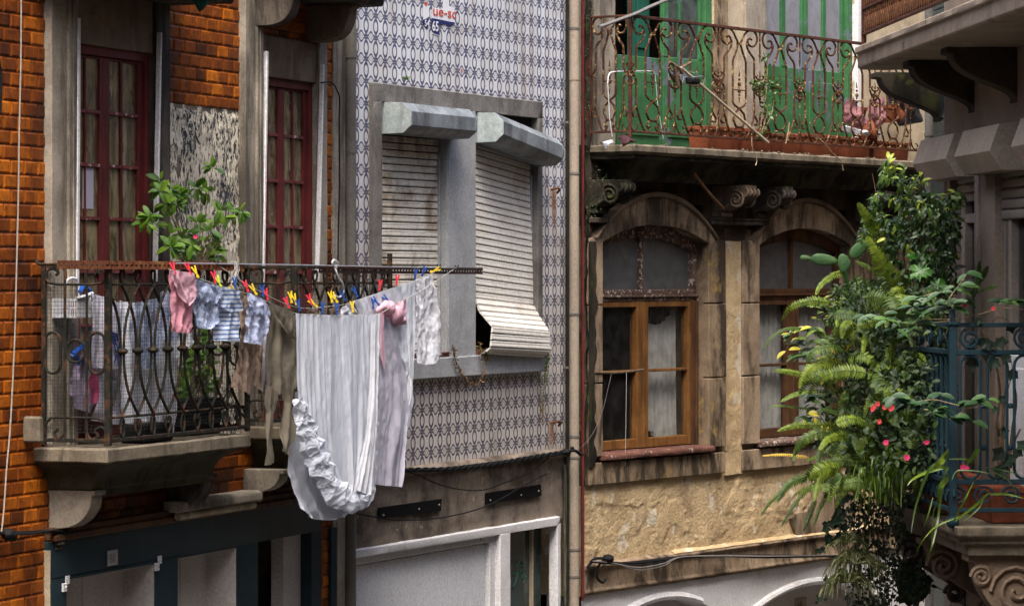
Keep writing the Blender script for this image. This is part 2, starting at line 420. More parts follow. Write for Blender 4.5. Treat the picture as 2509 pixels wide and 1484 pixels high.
M['rubber'] = plain('black_rubber', (.010,.010,.011), .75, .15)
M['cable_white'] = plain('off_white_cable', (.36,.33,.28), .6)
M['cable_grey'] = plain('grey_wire', (.16,.15,.14), .6)
M['rope'] = plain('pale_cord', (.55,.53,.5), .9, var=.4, scale=200)
M['iron_dark'] = iron('green_black_iron', (.017,.018,.014), (.09,.042,.022), .50, .62, deep=(.010,.008,.006), scale=18)
M['iron_rust'] = iron('rusted_iron', (.13,.055,.025), (.20,.085,.03), .45, .6)
M['iron_y'] = iron('flaking_rusty_balustrade', (.40,.28,.12), (.055,.022,.011), .375, .46, deep=(.022,.010,.006), scale=34)
M['iron_ydark'] = iron('rust_brown_rail', (.09,.036,.022), (.05,.022,.016), .45, .6)
M['iron_rail'] = iron('rust_red_angle_iron', (.19,.065,.03), (.30,.15,.05), .52, .66, scale=10)
M['iron_black'] = iron('dark_angle_iron', (.035,.022,.02), (.075,.03,.02), .52, .66)
M['iron_blue'] = iron('blue_painted_iron', (.010,.032,.044), (.016,.026,.03), .5, .7, deep=(.012,.022,.028))
M['steel'] = plain('steel_rod', (.55,.53,.5), .3, .5, .8)
M['mesh'] = plain('wire_netting', (.035,.038,.036), .5, .4, .3)
M['slat'] = weather('cream_shutter_slat', (.80,.76,.68), (.68,.62,.52), 4, (.24,.17,.10), .85, (5,5,3.0), .46, .62, rough=.5, bump=.08)
M['slat_clean'] = weather('cream_shutter_slat_clean', (.82,.79,.73), (.74,.70,.62), 4, (.42,.33,.24), .6, (5,5,2.4), .54, .7, rough=.5, bump=.08)
M['void'] = plain('dark_room', (.012,.011,.010), .9, .1)
M['wood_sill'] = weather('peeling_red_sill', (.17,.075,.055), (.10,.045,.035), 8, (.04,.02,.016), .6, (10,10,10), .5, .66, chip=(.36,.29,.25), clo=.62, cscale=22)
M['wood_ochre'] = weather('varnished_ochre_wood', (.27,.125,.036), (.19,.082,.024), 5, (.07,.032,.013), .7, (30,30,2.2), .45, .65, rough=.5, bump=.25)
M['wood_dark'] = weather('weathered_dark_wood', (.12,.055,.024), (.07,.034,.017), 6, (.03,.016,.012), .7, (22,22,3), .48, .66, rough=.6, bump=.3, chip=(.25,.19,.16), clo=.73, cscale=24)
M['wood_worn'] = weather('bleached_peeling_wood', (.17,.11,.085), (.09,.052,.038), 7, (.045,.025,.02), .7, (25,25,25), .46, .64, rough=.7, bump=.4, chip=(.46,.40,.35), clo=.57, cscale=34)
M['glass_dark'] = glass_mat('dark_window_glass', (.035,.038,.036), .05, .55)
M['glass_dusty'] = glass_mat('dusty_fanlight_glass', (.15,.155,.16), .3, .25, dk=.6)
M['glass_curtain'] = glass_mat('curtained_window_glass', (.07,.07,.07), .05, .93)
def old_pane():
    t = NT('old_door_pane'); v = t.coord((3,3,1.2)); w = t.coord()
    f = t.noise(v, 3.2, 6, .65, 1.0)
    col = t.mix(t.ramp(f, .36, .66), (.065,.052,.03), (.26,.21,.12))
    col = t.mix(t.ramp(t.noise(v, 5.5, 5, .7), .58, .72), col, (.02,.017,.012))
    return t.done(t.mix(t.ramp(t.noise(v, 4.3, 4, .6, 2), .66, .7, 0, .8), col, (.34,.32,.28)), .12, .6)
M['pane'] = old_pane()
M['pane_pale'] = glass_mat('reflection_tint_glass', (.30,.31,.35), .12, .25, dk=.75)  # pale curtain and its reflection put into the glass tint
M['pane_r'] = glass_mat('reflecting_window_glass', (.10,.13,.12), .05, .35)
M['green_door'] = weather('peeling_green_paint', (.055,.19,.07), (.035,.125,.05), 3, (.02,.07,.035), .5, (8,8,1.2), .52, .7, rough=.6, moss=(.12,.14,.17), mlo=.55, mhi=.58, mscale=1.9)
M['teal_door'] = weather('teal_door_paint', (.022,.13,.085), (.018,.10,.07), 3, (.01,.05,.035), .5, (8,8,1), .5, .7, rough=.5)
M['cream_plaster'] = weather('cream_plaster', (.56,.47,.33), (.42,.34,.23), 3, (.17,.125,.08), .75, (5,5,1.4), .5, .68, bump=.5)
M['terracotta'] = weather('terracotta', (.30,.085,.038), (.2,.06,.03), 5, (.12,.045,.03), .6, (8,8,3), .5, .68, rough=.75)
M['rconcrete'] = weather('taupe_concrete', (.40,.32,.24), (.30,.235,.175), 4, (.12,.095,.07), .65, (5,5,1.2), .5, .7, speck=(.45,.38,.3), bump=.25, moss=(.10,.085,.03), mlo=.62, mhi=.72, mscale=5)
M['rbox'] = weather('taupe_shutter_box', (.46,.375,.29), (.37,.295,.23), 3, (.16,.125,.095), .4, (5,5,1.2), .52, .72, bump=.12, chip=(.10,.07,.05), clo=.72, cscale=16)
M['rwall'] = weather('grey_brown_render', (.29,.23,.18), (.22,.175,.14), 3, (.12,.095,.075), .45, (4,4,1), .52, .72)
M['rframe'] = weather('grey_window_frame', (.32,.275,.23), (.25,.21,.175), 4, (.14,.115,.095), .45, (6,6,.8), .52, .72, rough=.6, bump=.08)
M['green_tile'] = weather('dark_green_tile', (.045,.075,.065), (.03,.05,.045), 6, None, rough=.25, bump=.1, spec=.5)
M['white_plastic'] = plain('white_plastic', (.72,.73,.76), .4, .4, var=.1)
M['blue_plastic'] = plain('blue_plastic', (.01,.085,.42), .4, .45, var=.2)
M['peg_red'] = plain('red_peg', (.62,.03,.06), .4, .45, var=.1); M['peg_yellow'] = plain('yellow_peg', (.72,.52,.02), .4, .45, var=.1)
M['peg_blue'] = plain('blue_peg', (.012,.06,.28), .4, .45, var=.1); M['peg_lime'] = plain('lime_peg', (.5,.6,.03), .4, .45, var=.1)
M['sign_black'] = plain('black_board', (.005,.005,.005), .8, .12, var=.4)
M['plaque'] = weather('grey_enamel', (.40,.39,.37), (.33,.32,.3), 9, (.2,.17,.14), .5, (8,8,4), .55, .7, rough=.5, bump=.05)
M['ink'] = plain('dark_ink', (.02,.02,.025), .6); M['ink_red'] = plain('red_ink', (.62,.07,.025), .6); M['ink_navy'] = plain('navy_ink', (.012,.022,.12), .5); M['paper'] = plain('white_paper', (.74,.74,.76), .8, .2, var=.08)
M['bark'] = weather('brown_twig', (.16,.11,.07), (.09,.06,.04), 20, None, bump=.6); M['dry'] = weather('dry_stem', (.38,.29,.17), (.26,.19,.11), 20, None, bump=.4)
M['stem'] = plain('green_stem', (.07,.1,.03), .6)
M['asphalt'] = weather('asphalt', (.05,.05,.05), (.04,.04,.04), 3, None, bump=.4); M['slab'] = weather('paving', (.2,.19,.18), (.15,.145,.14), 4, (.08,.075,.07), .5, (3,3,3))
# foliage
M['lf_potted'] = leaf_mat('bright_green_leaf', (.028,.085,.006), (.08,.19,.010), (.2,.34,.02), .35, .5)
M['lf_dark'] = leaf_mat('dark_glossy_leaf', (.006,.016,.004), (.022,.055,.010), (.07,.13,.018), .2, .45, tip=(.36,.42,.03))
M['lf_fern'] = leaf_mat('fern_green', (.018,.042,.006), (.055,.10,.008), (.19,.26,.016), .35, .6)
M['lf_camellia'] = leaf_mat('glossy_camellia_leaf', (.010,.034,.010), (.024,.075,.016), (.08,.17,.03), .15, .5)
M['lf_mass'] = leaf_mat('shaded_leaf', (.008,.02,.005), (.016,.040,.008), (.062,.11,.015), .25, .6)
M['lf_big'] = leaf_mat('broad_green_leaf', (.018,.07,.010), (.035,.13,.014), (.06,.19,.02), .3, .4)
M['lf_hang'] = leaf_mat('mid_green_leaf', (.022,.055,.015), (.06,.12,.022), (.15,.21,.03), .25, .35, tip=(.5,.42,.03))
M['lf_grass'] = leaf_mat('strap_leaf', (.03,.06,.008), (.08,.15,.012), (.2,.28,.025), .3, .4)
M['lf_spider'] = leaf_mat('striped_strap_leaf', (.07,.085,.028), (.17,.19,.07), (.36,.36,.17), .25, .45)
M['lf_ivy'] = leaf_mat('ivy_leaf', (.005,.013,.008), (.013,.032,.017), (.028,.055,.028), .12, .4)
M['cactus'] = weather('cactus_skin', (.045,.105,.035), (.03,.08,.03), 12, None, moss=(.14,.17,.05), mlo=.62, mhi=.72, mscale=14, rough=.5, bump=.2)
M['petal_pink'] = plain('pink_petal', (.72,.04,.16), .6, var=.2); M['petal_red'] = plain('coral_petal', (.62,.06,.06), .6, var=.2)
M['lf_dead'] = leaf_mat('dead_leaf', (.09,.05,.02), (.19,.11,.04), (.3,.2,.07), .2, .7)
M['lf_yellow'] = leaf_mat('yellowed_leaf', (.45,.24,.02), (.62,.38,.03), (.7,.5,.05), .3, .5)
# cloth
M['c_white'] = cloth_mat('white_cotton', (.78,.82,.90), (.68,.72,.82))
M['c_white2'] = cloth_mat('white_linen', (.80,.82,.87), (.70,.72,.80))
M['c_lilac'] = cloth_mat('pale_lilac_cotton', (.56,.55,.64), (.47,.45,.54))
M['c_pink'] = cloth_mat('pink_cotton', (.72,.33,.40), (.62,.26,.33)); M['c_palepink'] = cloth_mat('pale_pink_cotton', (.74,.46,.54), (.66,.38,.46))
def dots(t, v):
    d = t.vor(v, 75); return t.mix(t.ramp(d, .18, .3), (.14,.16,.38), (.56,.63,.86))
def floral(t, v):
    d = t.noise(v, 85, 3, .7); return t.mix(t.ramp(d, .5, .6), (.48,.56,.74), (.17,.23,.42))
def stripes(t, v):
    c = t.sep(t.coord(name='cl'))
    f = t.math('FRACT', t.math('MULTIPLY', c[2], 1/.0235)); return t.mix(t.ramp(t.math('ABSOLUTE', t.math('SUBTRACT', f, .5)), .1, .2), (.012,.11,.38), (.62,.69,.82))
def rib(t, v):
    c = t.sep(v); return (.20,.172,.135)
M['c_dots'] = cloth_mat('blue_dotted_cotton', (.6,.64,.8), None, pat=dots); M['c_floral'] = cloth_mat('grey_blue_floral_cotton', (.5,.56,.7), None, pat=floral)
M['c_stripe'] = cloth_mat('blue_striped_jersey', (.6,.66,.78), (.55,.6,.72), pat=stripes)
M['c_taupe'] = cloth_mat('taupe_cotton', (.27,.195,.15), (.2,.145,.11)); M['c_olive'] = cloth_mat('olive_grey_knit', (.195,.17,.128), (.15,.13,.098))
M['c_blue'] = cloth_mat('navy_blue_cloth', (.03,.05,.22), (.02,.035,.16)); M['c_patt'] = cloth_mat('mauve_patterned_cotton', (.42,.36,.5), (.3,.24,.38))
M['c_brown'] = cloth_mat('brown_rag', (.085,.04,.045), (.05,.025,.028)); M['c_grey'] = cloth_mat('dark_grey_cloth', (.05,.05,.06), (.03,.03,.04)); M['c_rose'] = cloth_mat('dusty_pink_cloth', (.42,.2,.22), (.34,.15,.17))
M['curtain'] = cloth_mat('white_net_curtain', (.82,.82,.80), (.68,.69,.69), .4); M['c_crim'] = cloth_mat('crimson_print', (.42,.06,.16), (.3,.04,.1))
# ================================================================ camera, sky, sun, street
cam = bpy.data.cameras.new('camera'); co = bpy.data.objects.new('camera', cam); COL.objects.link(co)
co.location = (0, 0, CZ); co.rotation_euler = (math.pi/2, 0, 0)
cam.lens = 120; cam.sensor_width = 36; cam.shift_y = -(742-HY)/2509; cam.clip_end = 500; cam.clip_start = .1
SC.camera = co
SUN_EL, SUN_AZ = math.radians(62), math.radians(186)      # azimuth clockwise from +Y: behind the viewer, a little to the right
wd = bpy.data.worlds.new('World'); SC.world = wd; wd.use_nodes = True
nt = wd.node_tree; sky = nt.nodes.new('ShaderNodeTexSky'); sky.sky_type = 'NISHITA'; sky.sun_disc = False
sky.sun_elevation = SUN_EL; sky.sun_rotation = SUN_AZ; sky.dust_density = 6; sky.ozone_density = 1.2; sky.air_density = 1.0
bg = nt.nodes['Background']; nt.links.new(sky.outputs[0], bg.inputs[0]); bg.inputs[1].default_value = .14
sl = bpy.data.lights.new('sun', 'SUN'); sl.energy = 1.2; sl.angle = math.radians(38); sl.color = (1, .97, .93)
so = bpy.data.objects.new('sun', sl); COL.objects.link(so)
D = Vector((math.sin(SUN_AZ)*math.cos(SUN_EL), math.cos(SUN_AZ)*math.cos(SUN_EL), math.sin(SUN_EL)))
so.rotation_euler = D.to_track_quat('Z', 'Y').to_euler(); so.location = (0, 0, 30)
SC.view_settings.view_transform = 'Standard'; SC.view_settings.look = 'None'; SC.view_settings.exposure = EXPOSURE; SC.view_settings.gamma = 1
SC.cycles.use_denoising = True
SC.cycles.max_bounces = 6; SC.cycles.diffuse_bounces = 2; SC.cycles.transparent_max_bounces = 16; SC.cycles.caustics_reflective = False; SC.cycles.caustics_refractive = False
g = MB(); g.loc([(-250,-250,0),(250,-250,0),(250,250,0),(-250,250,0)], [(0,1,2,3)])
build('street', g, M['asphalt'], kind='structure')
for nm, fr, s0, s1 in (('pavement', O, -22, .1), ('pavement', B, -.6, 2.1), ('pavement', Y, .1, 6)):
    g = MB(fr); g.box(s0, s1, .05, .9, .004, .12); build(nm, g, M['slab'], kind='structure', bevel=.01)

# unseen row opposite with the viewer's window, put in to block low sky light
VH = thing('viewpoint_sky_blocker', (-6, -1.2, 0), 'plain unseen house row behind the viewer, added to block low sky light', 'house')
g = MB(); g.box(-22, 3.4, -8, -1.0, 0, 13); build('wall', g, M['low_plaster'], VH)

SH = thing('side_sky_blocker', (6.5, 25, 0), 'plain unseen block added behind the dark right-hand house to cut low sky light', 'house')
g = MB(); g.box(4.7, 10, 19.8, 31.5, 0, 7.5); build('wall', g, M['low_plaster'], SH)  # hidden block added to shut out low sky light past the right-hand house
# ================================================================ house with glazed orange tiles
OH = thing('tiled_house', O.w(-2.3, 0, 0), 'narrow orange-brown tiled house with two dark red balcony doors and laundry outside', 'house')
O_END = O.S(846)
TOPZ = 7.8
def opx(x, y, o=0): return O.p(x, y, o)
# bevelled tiles: real little pyramids, one shade each
RP, CP = .0735, .148
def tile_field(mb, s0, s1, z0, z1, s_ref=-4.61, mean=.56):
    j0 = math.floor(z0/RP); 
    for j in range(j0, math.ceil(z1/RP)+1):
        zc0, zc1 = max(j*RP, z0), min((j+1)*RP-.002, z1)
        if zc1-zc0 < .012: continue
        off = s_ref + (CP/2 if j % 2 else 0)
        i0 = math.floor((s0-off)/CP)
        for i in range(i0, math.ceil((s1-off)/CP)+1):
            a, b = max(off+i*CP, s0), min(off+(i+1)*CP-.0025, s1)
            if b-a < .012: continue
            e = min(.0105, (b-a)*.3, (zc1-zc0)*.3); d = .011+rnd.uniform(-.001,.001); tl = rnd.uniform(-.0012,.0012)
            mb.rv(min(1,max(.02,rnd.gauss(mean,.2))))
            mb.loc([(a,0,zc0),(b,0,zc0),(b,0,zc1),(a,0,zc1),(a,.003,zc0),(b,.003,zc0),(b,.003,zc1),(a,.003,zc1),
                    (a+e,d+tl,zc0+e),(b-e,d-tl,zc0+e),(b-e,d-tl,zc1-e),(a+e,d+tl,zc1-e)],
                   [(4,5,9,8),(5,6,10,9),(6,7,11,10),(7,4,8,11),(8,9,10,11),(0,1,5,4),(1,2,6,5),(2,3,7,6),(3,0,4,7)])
jA0, jA1 = O.S(127,.05), O.S(186,.05); jB0, jB1 = O.S(385,.05), O.S(418,.05)
kA0, kA1 = O.S(602,.05), O.S(640,.05); kB0, kB1 = O.S(783,.05), O.S(803,.05)
ZF = O.Z(264, 1088, .4)                       # balcony floor level
zl1, zl2 = O.Z(280,118,.03), O.Z(700,194,.03)  # undersides of the two lintels
zplast = O.Z(510,263)
zshop = O.Z(137, 1325, .05)
g = MB(O); g.box(-5.6, O_END, -6, -.08, zshop+.02, TOPZ); g.box(-5.6, O_END, -6, -.45, 0, zshop+.02); build('wall', g, M['low_plaster'], OH)
g = MB(O)
tile_field(g, -5.4, jA0+.01, zshop-2.0, 6.6)
tile_field(g, jB1-.01, kA0+.01, zplast, 6.6)
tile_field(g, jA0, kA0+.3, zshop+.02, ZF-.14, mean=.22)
tile_field(g, kB1-.01, O.S(818), zshop-1.4, 6.6)
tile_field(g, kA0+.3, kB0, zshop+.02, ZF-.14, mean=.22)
tile_field(g, jA1, jB0, zl1+.34, 6.6); tile_field(g, kA1, kB0, zl2+.25, 6.6)
build('tile_cladding', g, M['tile'], OH, sharp=20)
g = MB(O)
for a, b in ((-5.6, jA1), (jB0, kA1), (kB0, O_END)): g.box(a, b, -.08, 0, zshop, TOPZ)
g.box(-5.6, O.S(126,.05), -.45, 0, 0, zshop); g.box(O.S(787,.05), O_END, -.45, 0, 0, zshop)
g.box(jA1, jB0, -.08, 0, zl1, TOPZ); g.box(kA1, kB0, -.08, 0, zl2, TOPZ); g.box(jA1, jB0, -.08, 0, zshop, ZF); g.box(kA1, kB0, -.08, 0, zshop, ZF)
build('masonry', g, M['low_plaster'], OH)
# bare limewashed panel between the doors
sP0, sP1 = jB1-.005, kA0+.005
def pan(u, v):
    s = sP0+(sP1-sP0)*u; z = ZF-.1+(zplast-ZF+.1)*v
    return (s, .006+.010*noise.fractal(Vector((s*14, 3, z*9)), .7, 2.1, 5)-(.006 if v > .985 else 0), z)
g = MB(O); g.grid(pan, 30, 110); build('limewash_panel', g, M['limewash'], OH)
# stone surrounds
def jamb(s0, s1, z0, z1, mold, mat='stone_pale', o1=.05, inner=-.075):
    g = MB(O); g.box(s0, s1, inner, o1, z0, z1)
    w = s1-s0
    if mold > 0: g.box(s0+w*.62, s1+.004, inner, o1+.014, z0, z1); g.box(s0+w*.74, s1-.012, o1+.014, o1+.022, z0, z1)
    return build('stone_jamb', g, M[mat], OH, bevel=.006, rough=.0022, cell=.07)
jamb(jA0, jA1, ZF-.1, 6.7, 1); jamb(jB0, jB1, ZF-.1, 6.7, 0, 'stone_dark'); jamb(kA0, kA1, ZF-.1, 6.7, 1); jamb(kB0, kB1, ZF-.1, zl2+.4, 0, 'stone_pale')
g = MB(O); g.box(jA1+.004, jB0-.003, -.07, .026, zl1, zl1+.33); g.box(jA1+.004, jB0-.003, -.07, .030, zl1+.16, zl1+.165)
build('stone_lintel', g, M['stone_brown'], OH, bevel=.004, rough=.002, cell=.08)
g = MB(O); g.box(kA1+.004, kB0-.003, -.07, .030, zl2, zl2+.24); build('stone_lintel', g, M['stone_brown'], OH, bevel=.004, rough=.002, cell=.08)
g = MB(O); a, b = O.S(817,.02), O.S(848,.02); g.box(a, b, -.05, .02, 0, 7.2); g.box(a+.05, b-.02, -.05, .026, 0, 7.2)
build('corner_pilaster', g, M['stone_pale'], OH, bevel=.005, rough=.003, cell=.08, label='pale stone pilaster at the seam with the blue tiled house')
# white shutter tracks
for (xa, ya, xb, yb, w) in ((188,45,184,700,.028), (389,80,378,690,.018), (650,126,640,700,.026), (788,158,775,690,.018)):
    s1_, z1_ = O.p(xa, ya, .06); s0_, z0_ = O.p(xb, yb, .06)
    g = MB(O); g.hexa([(s0_-w*.5,.05,z0_),(s0_+w*.5,.05,z0_),(s0_+w*.5,.078,z0_),(s0_-w*.5,.078,z0_)], [(s1_-w*.5,.05,z1_),(s1_+w*.5,.05,z1_),(s1_+w*.5,.078,z1_),(s1_-w*.5,.078,z1_)])
    build('shutter_track', g, M['white_frame'], OH, bevel=.003)
# balcony doors
def balcony_door(cols, stile, rows_y, xr, s0, s1, ztop, zmid):
    d = MB(O); o0, o1 = -.07, -.012
    zb = ZF
    d.box(s0, s0+.03, o0, .004, zb, ztop); d.box(s1-.055, s1, o0, .004, zb, ztop); d.box(s0+.03, s1-.055, o0, .004, ztop-.05, ztop)
    door = build('door_frame', d, M['oxblood'], OH, bevel=.004)
    zs = [O.Z(xr, y, 0) for y in rows_y]; step = (zs[0]-zs[-1])/(len(zs)-1)
    zs = [zs[0]-step*i for i in range(7)]
    for leaf, (l0, l1) in enumerate(((s0+.031, stile), (stile+.004, s1-.056))):
        lf = MB(O)
        cs = [(O.S(a,-.014), O.S(b,-.014)) for a, b in cols[leaf]]; bars = []
        xs = [l0]+[q for c in cs for q in c]+[l1]
        for i in range(0, len(xs), 2):
            wide = i in (0, len(xs)-2)
            lf.box(xs[i], xs[i+1], -.034, -.012 if wide else -.016, zb, ztop-.052)
        pieces = []
        for c in cs:
            lf.box(c[0], c[1], -.034, -.013, zs[0]+.0, ztop-.052)
            for k in range(1, len(zs)):
                bars.append((c[0], c[1], zs[k]))
            lf.box(c[0], c[1], -.034, -.013, zb, zs[-1]-.011)
            for k in range(len(zs)-1): pieces.append((c[0], c[1], zs[k+1]+.011, zs[k]-.011 if k else zs[0]))
        lo = build('door_leaf', lf, M['oxblood'], OH, bevel=.003)
        for a, b, z in bars: wn = MB(O); wn.box(a, b, -.034, -.010, z-.009, z+.009); build('glazing_bar', wn, M['oxblood_worn'], lo, bevel=.002)
        for a, b, z0, z1 in pieces:
            p = MB(O); t1 = rnd.uniform(-.002,.002)
            p.hexa([(a,-.031,z0),(b,-.031+t1,z0),(b,-.027+t1,z0),(a,-.027,z0)], [(a,-.031,z1),(b,-.031-t1,z1),(b,-.027-t1,z1),(a,-.027,z1)])
            build('window_pane', p, M['pane'], lo)
balcony_door([[(196,209),(212.5,244)],[(268,296.5),(302,337)]], O.S(256,0), [143,269,402,535,666], 228, O.S(180,0), jB0-.002, zl1, 0)
balcony_door([[(646,656),(659,680)],[(696,717),(721,742)]], O.S(688,0), [217,325,440,554,668], 665, O.S(636,0), kB0-.002, zl2, 0)
# taped paper behind one pane of the left door
g = MB(O); a = O.R(213.5, 410, 239, 512, 0); g.box(a[0], a[1], -.029, -.024, a[2], a[3]); build('taped_paper', g, M['c_lilac'], OH, label='grey plastic sheet taped over a broken pane')

# brackets
def bracket(parent, fr, s, w, om, zt, zb, mat, curve=1.0, scroll=True, name='stone_bracket'):
    n = 12; pts = [(0,zt),(om,zt),(om,zt-.025)]
    for i in range(n+1):
        t = i/n*math.pi/2
        pts.append((.03+(om-.05)*math.cos(t)**curve, zt-.025-(zt-.025-zb)*math.sin(t)))
    pts.append((0, zb))
    g = MB(fr); g.ext_s(pts, s, s+w)
    if scroll:
        r = min(om*.42, (zt-zb)*.36); c = (om-.02-r, zt-.03-r)
        for ss in (s-.004, s+w+.004):
            g.tube([(ss, c[0]+r*(1-k/22*.85)*math.cos(-k*.55), c[1]+r*(1-k/22*.85)*math.sin(-k*.55)) for k in range(23)], .012, 5)
    return build(name, g, M[mat], parent, bevel=.004, rough=.003, cell=.05)
# upper balconies, only their undersides reach into the picture
for sa, sb, zt in ((O.S(60), O.S(420), O.Z(300,-22,.2)), (O.S(596), O.S(800), O.Z(800,6,.2))):
    g = MB(O); 
    for k, (i, z) in enumerate(((.0,.2),(.0,.09),(.03,.07),(.05,.03),(.10,.0))): pass
    g.box(sa, sb, .0, .46, zt+.06, zt+.2); g.box(sa+.04, sb-.04, 0, .40, zt, zt+.06)
    build('upper_balcony_slab', g, M['stone_dark'], OH, bevel=.012, rough=.003, cell=.09)
zt = O.Z(800, 6, .2)
bracket(OH, O, O.S(606,.0), .12, .31, zt+.0, O.Z(612,66), 'stone_dark', .5, scroll=False); bracket(OH, O, O.S(748,.0), .12, .31, zt+.0, O.Z(752,104), 'stone_brown', .5, scroll=False)

# ---------------------------------------------------------------- the two balconies
def ledge(fr, s0, s1, oF, prof):
    """stone ledge: rectangular rings, prof = (inset, z) from the top down"""
    g = MB(fr); vs = []; fs = []; n = len(prof)
    for i, z in prof: vs += [(s0+i,-.05,z),(s0+i,oF-i,z),(s1-i,oF-i,z),(s1-i,-.05,z)]
    for k in range(n-1): fs += [(4*k+j, 4*k+j+1, 4*k+5+j, 4*k+4+j) for j in range(3)]
    fs += [(0,1,2,3), (4*n-1,4*n-2,4*n-3,4*n-4)]
    fs += [(4*k+3, 4*k, 4*k+4, 4*k+7) for k in range(n-1)]
    return g.loc(vs, fs)
s_post = O.S(107, .02); oR = O.O(s_post, 265)
s_far = O.S(606, oR)
def stone_balcony(s0, s1, oF, zt, th, mat_top='ledge', mat_cove='cove'):
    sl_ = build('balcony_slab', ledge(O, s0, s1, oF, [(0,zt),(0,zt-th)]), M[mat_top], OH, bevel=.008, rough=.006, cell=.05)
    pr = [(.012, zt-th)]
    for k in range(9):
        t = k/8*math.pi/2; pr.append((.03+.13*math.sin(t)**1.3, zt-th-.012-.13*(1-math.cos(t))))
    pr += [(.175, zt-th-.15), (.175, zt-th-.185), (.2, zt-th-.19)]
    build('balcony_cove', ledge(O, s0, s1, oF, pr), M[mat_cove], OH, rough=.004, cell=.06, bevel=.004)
ss0 = O.S(78); oS = O.O(ss0, 262); zS = O.Z(262, 1100, oS); th = zS-O.Z(272,1134,oS)
stone_balcony(ss0, O.S(615,oS), oS, zS, th)
bracket(OH, O, O.S(116), .13, O.O(O.S(116), 232), O.Z(232,1203,.28), O.Z(120,1294), 'stone_pale', .75, scroll=False)
bracket(OH, O, O.S(404), .13, .26, O.Z(480,1166,.25), O.Z(408,1244), 'stone_dark', .75, scroll=False)
s2 = O.S(602,.02); oR2 = O.O(s2, 722); s2f = O.S(955, oR2)
s2s = O.S(590); stone_balcony(s2s, O.S(965,oR2+.05), oR2+.05, zS, th)
bracket(OH, O, O.S(592), .13, .26, O.Z(690,1150,.25), O.Z(596,1206), 'stone_pale', .75, scroll=False)
g = MB(O); a = O.R(79, 1020, 100, 1082, .06); g.box(a[0], a[0]+.05, 0, .10, a[2], a[3]+.0); build('stone_upstand', g, M['ledge'], OH, bevel=.01, rough=.004)

